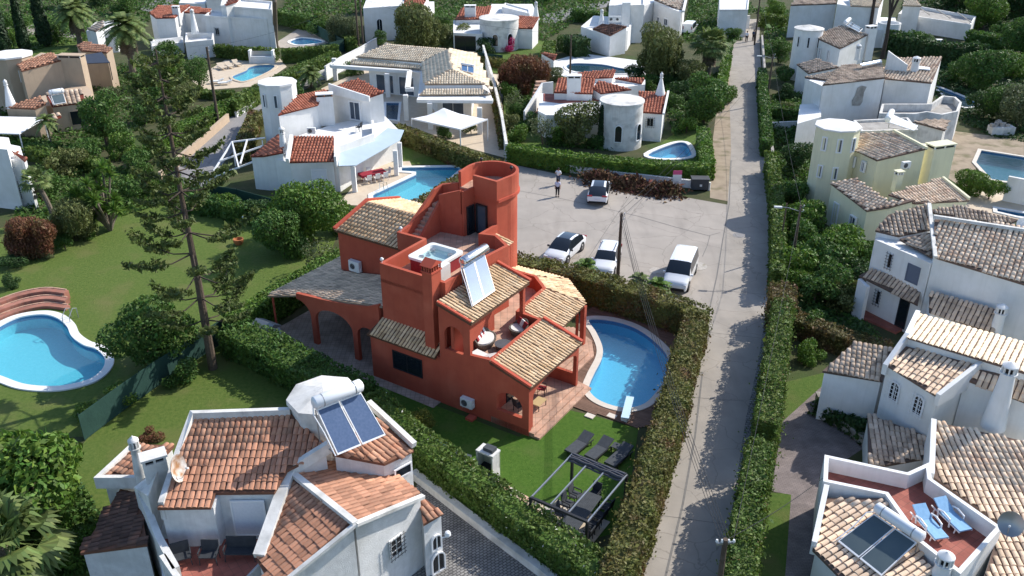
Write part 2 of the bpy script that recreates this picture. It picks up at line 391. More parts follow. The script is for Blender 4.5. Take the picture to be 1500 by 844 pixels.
mat('shutter_grey', (.13, .15, .20), None, rough=.7)
mat('iron', (.015, .015, .017), None, rough=.6)
mat('sign_pink', (.62, .10, .22), None, rough=.6)
mat('bin_grey', (.06, .062, .066), (.075, .076, .08), 3, rough=.6)
mat('green_box', (.16, .30, .24), (.13, .25, .20), 2, rough=.6)
mat('burnt_orange', (.40, .15, .06), None, rough=.8)
mat('gold', (.50, .36, .18), None, rough=.8)
mat('chrome', (.75, .75, .76), None, rough=.12, metal=1.)
mat('rusty', (.36, .19, .09), (.70, .68, .64), 3., .85)
mat('diving_blue', (.52, .68, .76), None, rough=.5)
mat('debris', (.12, .055, .03), (.17, .11, .05), 3, 1., .6, 20, island=.4, leafhue=.04)
# foliage
def leafmat(name, c, c2, island=.42, hue=.025, tr=.28, c3=None, sc3=.5): mat(name, c, c2, 1.1, .62, 0, island=island, leafhue=hue, transl=tr, c3=c3, scale3=sc3, spec=.35)
leafmat('leaf_hedge', (0.087, 0.1522, 0.0261), (0.116, 0.1812, 0.0319))
leafmat('leaf_hedge_brown', (.125, .150, .034), (.165, .150, .042), c3=(.17, .085, .042), sc3=.7)
leafmat('leaf_hedge_red', (0.1232, 0.1305, 0.0348), (0.174, 0.1087, 0.0435), c3=(0.232, 0.1087, 0.0725), sc3=.6)
leafmat('leaf_bright', (0.087, 0.1812, 0.0232), (0.1232, 0.2175, 0.0319))
leafmat('leaf_mid', (0.063, 0.14, 0.02625), (0.0875, 0.175, 0.0315))
leafmat('leaf_dark', (0.034, 0.0816, 0.0221), (0.051, 0.1088, 0.0272))
leafmat('leaf_grey', (0.116, 0.1522, 0.0609), (0.1522, 0.1812, 0.0812))
leafmat('leaf_olive', (.125, .155, .045), (.16, .185, .058))
leafmat('leaf_russet', (0.1668, 0.0696, 0.0319), (0.2175, 0.1087, 0.05075), c3=(0.1015, 0.1015, 0.0319))
leafmat('leaf_yellow', (0.1885, 0.203, 0.0319), (0.232, 0.232, 0.0435))
leafmat('leaf_pine', (.075, .115, .026), (.11, .145, .036))
leafmat('leaf_cypress', (0.018, 0.048, 0.015), (0.03, 0.066, 0.0195))
leafmat('leaf_palm', (.13, .19, .05), (.17, .23, .07))
leafmat('leaf_dead', (0.24, 0.186, 0.12), (0.18, 0.138, 0.09))
leafmat('flower_pink', (0.5, 0.02, 0.12), (0.42, 0.03, 0.14), tr=.2)
leafmat('flower_white', (0.7, 0.68, 0.6), (0.6, 0.6, 0.5), tr=.2)
brickmat('cobble', (.22, .21, .20), (.30, .285, .265), (.09, .085, .08), .23, .15, .024, rot=math.radians(-40))
brickmat('cobble_strip', (.22, .215, .205), (.29, .28, .265), (.10, .095, .085), .26, .2, .03)
brickmat('brick_path', (.20, .165, .155), (.245, .20, .185), (.13, .11, .105), .24, .10, .012, bump=.3)
brickmat('terracotta_floor', (.50, .30, .21), (.56, .36, .26), (.36, .24, .18), .42, .42, .018, rot=math.radians(-33.1), offset=0, bump=.25)
brickmat('terrace_floor_red', (.30, .095, .072), (.36, .125, .092), (.22, .09, .07), .36, .36, .015, rot=math.radians(-35), offset=0, bump=.25)
brickmat('carport_floor', (.42, .32, .25), (.48, .37, .30), (.30, .24, .19), .3, .3, .02, rot=math.radians(-33.1), offset=0, bump=.3)
brickmat('pool_brick', (.34, .14, .10), (.40, .18, .13), (.28, .16, .12), .5, .5, .02, offset=0, bump=.3)
# ---------------------------------------------------------------- building kit
def newell(pts):
    n = Vector((0, 0, 0)); k = len(pts)
    for i in range(k):
        a, b = pts[i], pts[(i+1) % k]
        n += Vector(((a.y-b.y)*(a.z+b.z), (a.z-b.z)*(a.x+b.x), (a.x-b.x)*(a.y+b.y)))
    n.normalize(); return n if n.z > 0 else -n
def tile_unit(pitch, expo, seg=6, fill=.485):
    """one half-round tile: x runs down the slope, z up"""
    L0, L1 = -expo*.55, expo*.58; r0, r1 = pitch*fill*.87, pitch*fill; V = []
    for x, r, dz in ((L0, r0, -.008), (L1, r1, .020)):
        for i in range(seg+1):
            a = math.pi*i/seg; V.append((x, r*math.cos(a), dz+r*.58*math.sin(a)))
    for i in range(seg+1):
        a = math.pi*i/seg; V.append((L1-.002, r1*.80*math.cos(a), .006+r1*.36*math.sin(a)))
    k = seg+1
    F = [[i, i+1, k+i+1, k+i] for i in range(seg)]+[[k+i, k+i+1, 2*k+i+1, 2*k+i] for i in range(seg)]
    return V, F
TILE_ME = {}
def roof(h, pts, tilem, deckm, pitch=.29, expo=.46, singles=0, down=None, thick=.14, name='roof', fill=.485):
    """a tiled roof plane: a deck slab with every tile modelled on it"""
    pts = [Vector(p) for p in pts]; n = newell(pts); c = sum(pts, Vector())/len(pts)
    d = Vector((n.x, n.y, 0))
    if down is not None: d = Vector((*down, 0)); d = d-n*d.dot(n)
    else: d = Vector((0, 0, -1))-n*Vector((0, 0, -1)).dot(n)
    d.normalize(); a = n.cross(d).normalized()
    pts = [p-n*(p-c).dot(n) for p in pts]                    # flatten
    deck = MB().slab(pts, thick).build(name, deckm, h)
    q = [((p-c).dot(d), (p-c).dot(a)) for p in pts]
    x0, x1 = min(p[0] for p in q), max(p[0] for p in q); y0, y1 = min(p[1] for p in q), max(p[1] for p in q)
    ny = max(1, round((y1-y0)/pitch)); py_ = (y1-y0)/ny; nx = max(1, round((x1-x0)/expo)); px_ = (x1-x0)/nx
    cs = []
    for j in range(ny):
        for i in range(nx):
            p = (x0+(i+.5)*px_, y0+(j+.5)*py_)
            if inside(p, q) and inside((p[0], p[1]-py_*.3), q) and inside((p[0], p[1]+py_*.3), q): cs.append(p)
    if not cs: return deck
    key = (round(py_, 3), round(px_, 3), fill)
    TV, TF = tile_unit(py_, px_, 6, fill)
    R = np.array([d, a, n]).T                                  # columns
    cs = np.array(cs); N = len(cs)
    jx = RNG.normal(0, .012, N); jy = RNG.normal(0, .010, N); jr = RNG.normal(0, .018, N)
    W = np.array(c)+np.outer(cs[:, 0]+jx, np.array(d))+np.outer(cs[:, 1]+jy, np.array(a))+np.outer(np.full(N, .012)+RNG.normal(0, .006, N), np.array(n))
    dist = np.linalg.norm(W-np.array([0, 0, CAM_H]), axis=1); order = np.argsort(dist)
    one = set(order[:singles].tolist()) if singles else set()
    rest = [i for i in range(N) if i not in one]
    TVa = np.array(TV); TFa = np.array(TF)
    if rest:
        r = np.array(rest); co, si = np.cos(jr[r]), np.sin(jr[r])
        lx = TVa[None, :, 0]*co[:, None]-TVa[None, :, 1]*si[:, None]; ly = TVa[None, :, 0]*si[:, None]+TVa[None, :, 1]*co[:, None]; lz = np.broadcast_to(TVa[None, :, 2], lx.shape)
        V = W[r][:, None, :]+lx[..., None]*np.array(d)+ly[..., None]*np.array(a)+lz[..., None]*np.array(n)
        Fm = (TFa[None]+(np.arange(len(r))*len(TVa))[:, None, None]).reshape(-1, 4)
        o = npmesh('roof_tiles', V.reshape(-1, 3), Fm, tilem, deck, smooth=False); o['kind'] = 'stuff'
    if one:
        if (key, tilem) not in TILE_ME:
            me = bpy.data.meshes.new('roof_tile'); me.from_pydata(TV, [], TF); me.materials.append(MATS[tilem]); TILE_ME[(key, tilem)] = me
        me = TILE_ME[(key, tilem)]; Mi = FRAME[deck.name].inverted()
        for i in one:
            o = bpy.data.objects.new('roof_tile', me); COL.objects.link(o); o.parent = deck
            B = Matrix(((d.x, a.x, n.x, W[i][0]), (d.y, a.y, n.y, W[i][1]), (d.z, a.z, n.z, W[i][2]), (0, 0, 0, 1)))
            o.matrix_local = Mi @ B @ Matrix.Rotation(jr[i], 4, 'Z')
    return deck
def ctr(pts): return (sum(p[0] for p in pts)/len(pts), sum(p[1] for p in pts)/len(pts))
def shrink(pts, d):
    c = ctr(pts); out = []
    for p in pts:
        v = Vector((p[0]-c[0], p[1]-c[1])); L = v.length; v = v*(max(.1, L-d*1.35)/L)
        out.append((c[0]+v.x, c[1]+v.y, p[2]))
    return out
def walls(h, pts, wm, z0=0., over=.0, drop=.13, name='wall'):
    """solid walls under a (sloping) roof polygon"""
    q = shrink(pts, over) if over else pts
    return MB().prism([p[:2] for p in q], z0, [p[2]-drop for p in q] if sum(q[i][0]*q[(i+1) % len(q)][1]-q[(i+1) % len(q)][0]*q[i][1] for i in range(len(q))) > 0 else [p[2]-drop for p in q][::-1]).build(name, wm, h)
def block(h, pts, wm, z1, z0=0., name='wall'): return MB().prism([p[:2] for p in pts], z0, z1).build(name, wm, h)
def parapet(h, pts, m, z0, z1, t=.22, closed=False, name='parapet'): return MB().strip([p[:2] for p in pts], t, z0, z1, closed).build(name, m, h)
def K3(lst): return [P(*p) for p in lst]          # [(px,py,z)...] -> world points
def facing(A, B):
    A = Vector(A[:2]); B = Vector(B[:2]); d = (B-A).normalized(); n = Vector((d.y, -d.x))
    if n.dot(-(A+B)/2) < 0: n = -n
    return A, d, n
def opening(h, A, B, u0, u1, z0, z1, style='plain', frame='white_metal', glass='glass_dark', bars=None, name='window', mull=1, trans=0, fw=.07, proud=.05):
    """window or door on the wall line A-B, u in metres from A"""
    A, d, n = facing(A, B); up = Vector((0, 0, 1)); d3 = Vector((*d, 0)); n3 = Vector((*n, 0)); o3 = Vector((*A, 0))
    pt = lambda u, z, k: o3+d3*u+up*z+n3*k
    wd = u1-u0; cx = (u0+u1)/2
    out = arch(cx, wd, z0, z1-wd/2, 8) if style == 'arch' else [(u0, z0), (u1, z0), (u1, z1), (u0, z1)]
    inn = arch(cx, wd-2*fw, z0+fw, z1-wd/2, 8) if style == 'arch' else [(u0+fw, z0+fw), (u1-fw, z0+fw), (u1-fw, z1-fw), (u0+fw, z1-fw)]
    m = MB(); m.panel(out, [inn], proud+.03, o3+n3*proud, d3, n3)
    for i in range(1, mull+1):
        if mull: u = u0+wd*i/(mull+1); m.beam(pt(u, z0+fw, proud-.012), pt(u, z1-fw*(1 if style != 'arch' else 1.5), proud-.012), .05, .03)
    for i in range(1, trans+1): z = z0+(z1-z0)*i/(trans+1); m.beam(pt(u0+fw, z, proud-.012), pt(u1-fw, z, proud-.012), .03, .04)
    w_ = m.build(name, frame, h)
    MB().panel(inn, [], .012, o3+n3*.014, d3, n3).build('pane', glass, w_)
    if bars:
        b = MB(); nb = max(2, int(wd/.16)); nh = max(3, int((z1-z0)/.2)); e = .12
        for i in range(nb+1): u = u0-e*.3+(wd+e*.6)*i/nb; b.tube([pt(u, z0-e, .13), pt(u, z1+e, .13)], .014, 4)
        for i in range(nh+1): z = z0+(z1-z0)*i/nh; b.tube([pt(u0-e, z, .15), pt(u1+e, z, .15)], .014, 4)
        b.build('grille', bars, w_)
    return w_
def chimney(h, c, z0, z1, w1=.9, w2=.6, m='white_stucco', cap='white_stucco', rz=0.):
    """plain stack with a slotted cap"""
    b = MB(); b.box(c[0], c[1], z0, z1-.32, w1, w2, rz); b.box(c[0], c[1], z1-.10, z1, w1+.14, w2+.14, rz)
    o = b.build('chimney', m, h)
    for sx in (-1, 0, 1):
        for sy in (-1, 1):
            x, y = sx*(w1/2-.06), sy*(w2/2-.06); MB().box(c[0]+x*math.cos(rz)-y*math.sin(rz), c[1]+x*math.sin(rz)+y*math.cos(rz), z1-.33, z1-.09, .11, .11, rz).build('cap_post', cap, o)
    MB().box(c[0], c[1], z1-.33, z1-.10, w1-.2, w2-.2, rz).build('flue', 'black_plastic', o)
    return o
def algarve_chimney(h, c, z0, z1, r0=.5, r1=.32, m='white_stucco', n=14):
    """round tapered stack with a pierced lantern and a small dome"""
    H_ = z1-z0; lz = z1-.62
    o = MB().lathe((c[0], c[1], z0), [(r0, 0), (r1, lz-z0-.08), (r1+.09, lz-z0-.06), (r1+.09, lz-z0)], n).build('chimney', m, h, smooth=True)
    b = MB()
    for k in range(9):
        a = 2*math.pi*k/9; b.box(c[0]+r1*math.cos(a), c[1]+r1*math.sin(a), lz, lz+.36, .09, .07, a)
    b.build('lantern', m, o); MB().lathe((c[0], c[1], lz), [(r1*.72, 0), (r1*.72, .36)], 10).build('flue', 'black_plastic', o)
    MB().lathe((c[0], c[1], lz+.355), [(r1+.06, 0), (r1+.05, .06), (r1*.72, .16), (r1*.3, .22), (.03, .27)], n).build('cap', m, o, smooth=True)
    return o
def ac_unit(name, label, A, rz, z0, w=.85, hgt=.6, dp=.32):
    t = thing(name, label, 'air conditioner', A, rz, 'air conditioner units on the villas')
    M = FRAME[t.name]
    MB(M).box(0, 0, .06, .06+hgt, w, dp).build('casing', 'plastic_white', t, bevel=.015)
    b = MB(M)
    ring = [(-.12+.21*math.cos(a), -dp/2-.012, .06+hgt/2+.21*math.sin(a)) for a in [2*math.pi*i/18 for i in range(19)]]
    b.tube(ring, .012, 4, False)
    for r in (.06, .11, .16): b.tube([(-.12+r*math.cos(a), -dp/2-.012, .06+hgt/2+r*math.sin(a)) for a in [2*math.pi*i/14 for i in range(15)]], .006, 4, False)
    b.build('fan_guard', 'grey_metal', t)
    n = 18; v = [(-.12+.2*math.cos(2*math.pi*i/n), -dp/2-.004, .06+hgt/2+.2*math.sin(2*math.pi*i/n)) for i in range(n)]
    MB(M).add(v, [list(range(n))]).build('fan', 'bin_grey', t)
    for sx in (-.3, .3): MB(M).box(w*sx, 0, 0, .06, .06, dp).build('bracket', 'grey_metal', t)
    MB(M).box(w/2+.025, .03, .16, .36, .05, .12).build('valve_cover', 'plastic_white', t)
    return t
def sat_dish(name, label, loc, r, aim, material='white_metal', mast=.6):
    t = thing(name, label, 'satellite dish', loc, 0)
    v = Vector(aim).normalized(); q = v.to_track_quat('Z', 'Y').to_matrix().to_4x4()
    M = FRAME[t.name] @ Matrix.Translation((0, 0, mast)) @ q
    b = MB(M); prof = [(r*i/6, .16*r*(i/6)**2*2.2) for i in range(7)]; n = 22; vs = []
    for rr, z in prof: vs += [(max(rr, 1e-3)*math.cos(2*math.pi*j/n), max(rr, 1e-3)*math.sin(2*math.pi*j/n)*1.08, z) for j in range(n)]
    k = len(vs); vs += [(x, y, z-.025) for x, y, z in vs]
    fs = [[i*n+j, i*n+(j+1) % n, (i+1)*n+(j+1) % n, (i+1)*n+j] for i in range(6) for j in range(n)]; fs += [[a+k for a in f][::-1] for f in fs]
    fs += [[6*n+j, 6*n+(j+1) % n, k+6*n+(j+1) % n, k+6*n+j] for j in range(n)]
    b.add(vs, fs); b.build('reflector', material, t, smooth=True)
    MB(M).tube([(0, r*-.95, .2*r), (0, -.1*r, 1.0*r)], .018, 5).build('feed_arm', 'grey_metal', t)
    MB(M).lathe((0, -.08*r, .95*r), [(.035, -.06), (.05, 0), (.05, .08)], 8).build('receiver_head', 'plastic_white', t)
    MB(FRAME[t.name]).tube([(0, 0, 0), (0, 0, mast*.7)], .03, 6).build('mast', 'grey_metal', t)
    MB().tube([Vector(loc)+Vector((0, 0, mast*.65)), (M @ Vector((0, 0, -.02)))], .03, 6).build('bracket', 'grey_metal', t)
    return t
def solar_heater(name, label, corners, tank_r=.28, pv='pv_glass', tank='tank_white', npan=2, frame='white_metal', legs_z=None, overhang=.1):
    """corners = TL, TR, BR, BL of the collector (world); the tank lies along TL-TR"""
    TL, TR, BR, BL = [Vector(p) for p in corners]; base = (BL+BR)/2
    t = thing(name, label, 'solar heater', (base.x, base.y, base.z), 0, 'solar water heaters on the roofs')
    n = newell([TL, TR, BR, BL]); X = TR-TL; Y = BL-TL
    for i in range(npan):
        f0, f1 = i/npan+.012, (i+1)/npan-.012
        q = [TL+X*f0, TL+X*f1, BL+(BR-BL)*f1, BL+(BR-BL)*f0]
        m = MB(); b = [p-n*.08 for p in q]; m.add(b+q, [[3, 2, 1, 0]]+[[j, (j+1) % 4, 4+(j+1) % 4, 4+j] for j in range(4)]); 
        c = sum(q, Vector())/4; q2 = [p+(c-p)*.07 for p in q]; m.add(q+q2, [[j, (j+1) % 4, 4+(j+1) % 4, 4+j] for j in range(4)])
        col = m.build('collector', frame, t)
        MB().add([p-n*.012 for p in q2], [[0, 1, 2, 3]]).build('glass', pv, col)
    xn = X.normalized(); a = TL-xn*overhang+n*tank_r*.7-Y.normalized()*tank_r*.9; b_ = TR+xn*overhang+n*tank_r*.7-Y.normalized()*tank_r*.9
    L = (b_-a); pts = [a, a+xn*.07, a+xn*.09, b_-xn*.09, b_-xn*.07, b_]
    MB().tube(pts, [tank_r*.62, tank_r*.95, tank_r, tank_r, tank_r*.95, tank_r*.62], 20).build('tank', tank, t, smooth=True)
    for f in (.18, .82): MB().tube([a+L*f+(b_-a).normalized()*k for k in (-.025, .025)], tank_r*1.02, 20).build('tank_strap', 'grey_metal', t)
    lz = legs_z if legs_z is not None else min(p.z for p in (TL, TR, BL, BR))-.1
    for p in (TL, TR): MB().beam(p-n*.08, (p.x, p.y, lz), .05).beam((p.x, p.y, lz+.05), (BL if p is TL else BR)-n*.1, .04).build('stand', 'grey_metal', t)
    MB().tube([a+xn*.1-n*tank_r, a-xn*.12-n*tank_r*.6+Y*.2, TL+Y*.5-xn*.1-n*.02, BL-xn*.07-n*.03], .028, 6).build('pipe', 'tank_white', t)
    return t
# ---------------------------------------------------------------- foliage kit
def leaves(pts, nrm, size, elong=1.7, spread=.9, rng=RNG, fold=.25, droop=0.):
    """one small folded leaf face for each point"""
    N = len(pts); nn = nrm+rng.normal(0, spread, (N, 3)); nn /= np.linalg.norm(nn, axis=1)[:, None]+1e-9
    t = rng.normal(0, 1, (N, 3)); t[:, 2] -= droop; t -= nn*(t*nn).sum(1)[:, None]; t /= np.linalg.norm(t, axis=1)[:, None]+1e-9
    b = np.cross(nn, t); s = (size*rng.lognormal(0, .32, N))[:, None]
    V = np.stack([pts-t*s*elong/2, pts+b*s/2+nn*s*fold*.5, pts+t*s*elong/2, pts-b*s/2+nn*s*fold*.5], 1).reshape(-1, 3)
    return V, np.arange(4*N).reshape(N, 4)
def wobble(p, f=1., seed=0.):
    return (np.sin(p[:, 0]*1.7*f+seed)+np.sin(p[:, 1]*2.3*f+seed*1.7+1)+np.sin(p[:, 2]*2.9*f+seed*.6+2)+np.sin((p[:, 0]+p[:, 1])*3.9*f+seed)+np.sin((p[:, 0]-p[:, 1]+p[:, 2])*5.3*f+2*seed))/5
def hedge(label, pts, wd, hgt, m='leaf_hedge', dens=70, leaf=.15, z0=0., lump=.12, name='hedge', corem=None, core=True, group=None, taper=.0, flowers=None, shag=0.):
    """a clipped hedge along the ground line pts"""
    pts = [Vector(p[:2]) for p in pts]; mid = pts[len(pts)//2]
    t = thing(name, label, 'hedge', (mid.x, mid.y, z0), 0, group)
    fine = []
    for a, b in zip(pts[:-1], pts[1:]):
        k = max(1, int((b-a).length/1.2)); fine += [a+(b-a)*i/k for i in range(k)]
    fine.append(pts[-1]); n = len(fine)
    if core:
        wz = [z0+hgt*.94-.12+.05*math.sin(i*1.9) for i in range(n)]
        MB().strip([tuple(p) for p in fine], max(.2, wd-.34), z0, wz).build('branches', corem or m, t)  # solid core box added to stop light passing through the hedge, no real branches
    P_, N_ = [], []
    for a, b in zip(pts[:-1], pts[1:]):
        L = (b-a).length; d = np.array([*(b-a).normalized(), 0.]); s = np.array([-d[1], d[0], 0.]); A0 = np.array([a.x, a.y, z0])
        for kind, area in (('top', L*wd), ('l', L*hgt), ('r', L*hgt)):
            k = int(area*dens); u = RNG.uniform(-wd*.3, L+wd*.3, k)[:, None]
            if kind == 'top':
                v = RNG.uniform(-.5, .5, k)[:, None]*wd; P_.append(A0+u*d+v*s+np.array([0, 0, hgt])); N_.append(np.tile([0, 0, 1.], (k, 1)))
            else:
                sg = 1 if kind == 'l' else -1; z = RNG.uniform(.0, 1., k)[:, None]*hgt
                P_.append(A0+u*d+s*sg*(wd/2)*(1-taper*z/hgt)+z*np.array([0, 0, 1.])); N_.append(np.tile(s*sg, (k, 1)))
        k = int(wd*hgt*dens)
    for e, dr in ((pts[0], pts[0]-pts[1]), (pts[-1], pts[-1]-pts[-2])):
        dr = dr.normalized(); k = int(wd*hgt*dens); d = np.array([dr.x, dr.y, 0]); s = np.array([-dr.y, dr.x, 0])
        P_.append(np.array([e.x, e.y, z0])+d*wd*.12+s*RNG.uniform(-.5, .5, k)[:, None]*wd+np.array([0, 0, 1.])*RNG.uniform(0, 1, k)[:, None]*hgt); N_.append(np.tile(d, (k, 1)))
    pa = np.concatenate(P_); na = np.concatenate(N_); sd = RNG.uniform(0, 9)
    pa = pa+na*(lump*wobble(pa, 1.2, sd)+lump*.6*wobble(pa, 3.1, sd+3)+RNG.normal(0, .045, len(pa)))[:, None]
    if shag: k = RNG.random(len(pa)) < .12; pa[k] += na[k]*RNG.exponential(shag, k.sum())[:, None]
    pa[:, 2] = np.maximum(pa[:, 2], z0+.03)
    V, F = leaves(pa, na, leaf); npmesh('foliage', V, F, m, t)
    if flowers:
        k = RNG.choice(len(pa), int(len(pa)*flowers[1])); V, F = leaves(pa[k]+na[k]*.05, na[k], leaf*.6); npmesh('flowers', V, F, flowers[0], t)['kind'] = 'stuff'
    return t
def lobes_cloud(lobes, dens, rng, inner=.25):
    P_, N_ = [], []
    L = [(np.array(c), np.array(r)) for c, r in lobes]
    for i, (c, r) in enumerate(L):
        k = int(4*math.pi*((r[0]*r[1]+r[0]*r[2]+r[1]*r[2])/3)*dens); d = rng.normal(0, 1, (k, 3)); d /= np.linalg.norm(d, axis=1)[:, None]
        rad = np.where(rng.random(k) < inner, rng.uniform(.45, .9, k), rng.normal(.98, .07, k))[:, None]
        p = c+d*r*rad
        keep = np.ones(k, bool)
        for j, (c2, r2) in enumerate(L):
            if j != i: keep &= (((p-c2)/r2)**2).sum(1) > .62
        P_.append(p[keep]); N_.append((d/r)[keep]/np.linalg.norm((d/r)[keep], axis=1)[:, None])
    return np.concatenate(P_), np.concatenate(N_)
def tree_proto(kind, seed, label='', name=None):
    """a tree of about its natural size standing at the origin"""
    rng = np.random.default_rng(seed); name = name or 'tree'; t = thing(name, label or kind, 'tree', (0, 0, 0))
    if kind in ('round', 'dense', 'bush', 'olive', 'weeping', 'bare_mix', 'mango'):
        H_, R_ = {'round': (5.5, 2.3), 'dense': (6.5, 3.0), 'bush': (2.6, 1.6), 'olive': (5.2, 2.6), 'weeping': (6.2, 3.0), 'bare_mix': (4.5, 2.0), 'mango': (5.5, 3.4)}[kind]
        n = {'bush': 8, 'round': 13, 'dense': 18, 'olive': 15, 'weeping': 14, 'bare_mix': 10, 'mango': 20}[kind]
        base = {'bush': .40, 'round': .48, 'dense': .46, 'olive': .52, 'weeping': .52, 'bare_mix': .52, 'mango': .48}[kind]*H_
        lobes = []
        for i in range(n):
            d = rng.normal(0, 1, 3); d /= np.linalg.norm(d); q = rng.uniform(.35, .75)
            c = np.array([d[0]*R_*q, d[1]*R_*q, base+d[2]*(H_-base)*q*(.9 if d[2] > 0 else .95)])
            r = R_*rng.uniform(.32, .52)*np.array([1, 1, .82]); lobes.append((c, r))
        dens, lf, el, sp, dr = {'round': (70, .12, 1.7, .9, 0), 'dense': (62, .135, 1.7, .9, 0), 'bush': (110, .095, 1.7, .9, 0), 'olive': (42, .11, 2.6, 1.1, .2), 'weeping': (44, .10, 3.4, .9, 2.2), 'bare_mix': (20, .12, 1.8, 1.1, 0), 'mango': (48, .19, 2.0, .8, .4)}[kind]
        p, nn = lobes_cloud(lobes, dens, rng, .3)
        p = p+nn*(.16*wobble(p, 2.2, seed))[:, None]
        if kind == 'weeping':                                    # hanging strings of leaves
            k = rng.choice(len(p), int(len(p)*.45)); q = p[k]; q = q[q[:, 2] < base+.55*(H_-base)]
            for s_ in (.25, .5, .8, 1.1): qq = q+np.array([0, 0, -s_])+rng.normal(0, .05, q.shape); p = np.concatenate([p, qq]); nn = np.concatenate([nn, np.tile([0, 0, .4], (len(qq), 1))+rng.normal(0, .5, qq.shape)])
        if kind in ('olive', 'bare_mix'):                        # loose outline
            k = rng.choice(len(p), int(len(p)*.22)); p[k] += nn[k]*rng.exponential(.28, len(k))[:, None]
        V, F = leaves(p, nn, lf, el, sp, rng, droop=dr)
        m = MB(); tr = {'bush': .07, 'bare_mix': .1}.get(kind, .17)
        bend = rng.normal(0, .12, 2); top = Vector((bend[0], bend[1], base*.72)); m.tube([(0, 0, -.05), (bend[0]*.5, bend[1]*.4, base*.35), top], [tr*1.25, tr, tr*.8], 8)
        for c, r in lobes: e = Vector(c); st = top*rng.uniform(.6, 1.); m.tube([st, (st+e)/2+Vector(rng.normal(0, .12, 3)), e], [tr*.5, tr*.32, tr*.12], 5)
        m.build('trunk', 'bark', t)
        o = npmesh('crown', V, F, 'leaf_mid', t); return t
    if kind == 'cypress':
        H_ = 9.; k = 5200; z = rng.uniform(.2, H_, k); r = .75*np.minimum(1, (z/.9)**.5)*np.clip(1-((z-1.5)/(H_-1.3)), 0.02, 1)**.55; a = rng.uniform(0, 2*math.pi, k)
        r = r*(1+.1*np.sin(a*5+z*2.1)); p = np.stack([r*np.cos(a), r*np.sin(a), z], 1); nn = np.stack([np.cos(a), np.sin(a), np.full(k, .5)], 1)
        V, F = leaves(p+nn*rng.normal(0, .05, k)[:, None], nn, .16, 2.2, .5, rng); MB().tube([(0, 0, -.05), (0, 0, H_*.8)], [.14, .03], 6).build('trunk', 'bark', t); npmesh('crown', V, F, 'leaf_cypress', t); return t
    return t
def fan_leaf(m, base, dirv, L, rng, droop=.5, nseg=5, wd=.5, kind='fan'):
    """one palm leaf: an arching stalk with leaflets"""
    b = Vector(base); d = Vector(dirv).normalized(); side = d.cross(Vector((0, 0, 1)));
    side = side.normalized() if side.length > 1e-3 else Vector((1, 0, 0))
    up = side.cross(d).normalized()
    if kind == 'feather':
        pts = [b+d*L*s+Vector((0, 0, -droop*L*s*s)) for s in [i/nseg for i in range(nseg+1)]]
        m.tube(pts, [.03*(1-.8*i/nseg) for i in range(nseg+1)], 4)
        k = 19
        for i in range(1, k):
            s = .12+.88*i/k; c = b+d*L*s+Vector((0, 0, -droop*L*s*s)); tg = (d+Vector((0, 0, -2*droop*s))).normalized()
            wl = wd*math.sin(math.pi*min(1, s*.9+.1))**.6
            for sg in (-1, 1):
                tip = c+side*sg*wl+tg*wl*.55+Vector((0, 0, -.22*wl+rng.normal(0, .04))); q = tg*(.05+.03*L)
                m.add([c-q, c+q, tip], [[0, 1, 2]])
    else:
        st = b+d*L*.5+Vector((0, 0, -droop*L*.12)); m.tube([b, (b+st)/2+Vector((0, 0, .04)), st], [.028, .02, .016], 4)
        k = 13
        for i in range(k):
            a = -1.35+2.7*i/(k-1); r = L*.5*(1-.12*abs(a)); tip = st+(d*math.cos(a)+side*math.sin(a))*r+Vector((0, 0, -droop*L*.3*(.6+.4*abs(a))+rng.normal(0, .03)))
            mid = st+(d*math.cos(a)+side*math.sin(a))*r*.55+Vector((0, 0, .02)); q = (side*math.cos(a)-d*math.sin(a))*r*.115
            m.add([st, mid-q, tip, mid+q], [[0, 1, 2, 3]])
def palm(label, loc, hgt, R=1.7, n=34, kind='fan', skirt=0, m='leaf_palm', tr=.2, seed=1, name='palm_tree', lean=(0, 0), droop=.55, group=None):
    rng = np.random.default_rng(seed); t = thing(name, label, 'palm', loc, 0, group); M = FRAME[t.name]
    top = Vector((lean[0], lean[1], hgt)); pts = [(lean[0]*s*s, lean[1]*s*s, hgt*s) for s in (0, .2, .4, .6, .8, 1.)]
    MB(M).tube([(0, 0, -.06)]+pts[1:], [tr*1.25, tr, tr*.95, tr*.9, tr*.95, tr*.75], 9).build('trunk', 'bark_palm', t)
    c = MB(M)
    for i in range(n):
        a = 2.39996*i+rng.normal(0, .1); e = 1.25-1.75*(i/n)**.9+rng.normal(0, .08)
        fan_leaf(c, top+Vector((0, 0, .05)), (math.cos(a)*math.cos(e), math.sin(a)*math.cos(e), math.sin(e)), R*rng.uniform(.85, 1.1), rng, droop, 5, R*.24, kind)
    c.build('crown', m, t)
    if skirt:
        s = MB(M)
        for i in range(skirt):
            a = rng.uniform(0, 6.28); z = rng.uniform(.15, 1.)*min(2.2, hgt*.45); fan_leaf(s, top-Vector((0, 0, z*.8)), (math.cos(a)*.55, math.sin(a)*.55, -.85), R*.62, rng, .2, 4, R*.2, kind)
        s.build('dead_fronds', 'leaf_dead', t)
    return t
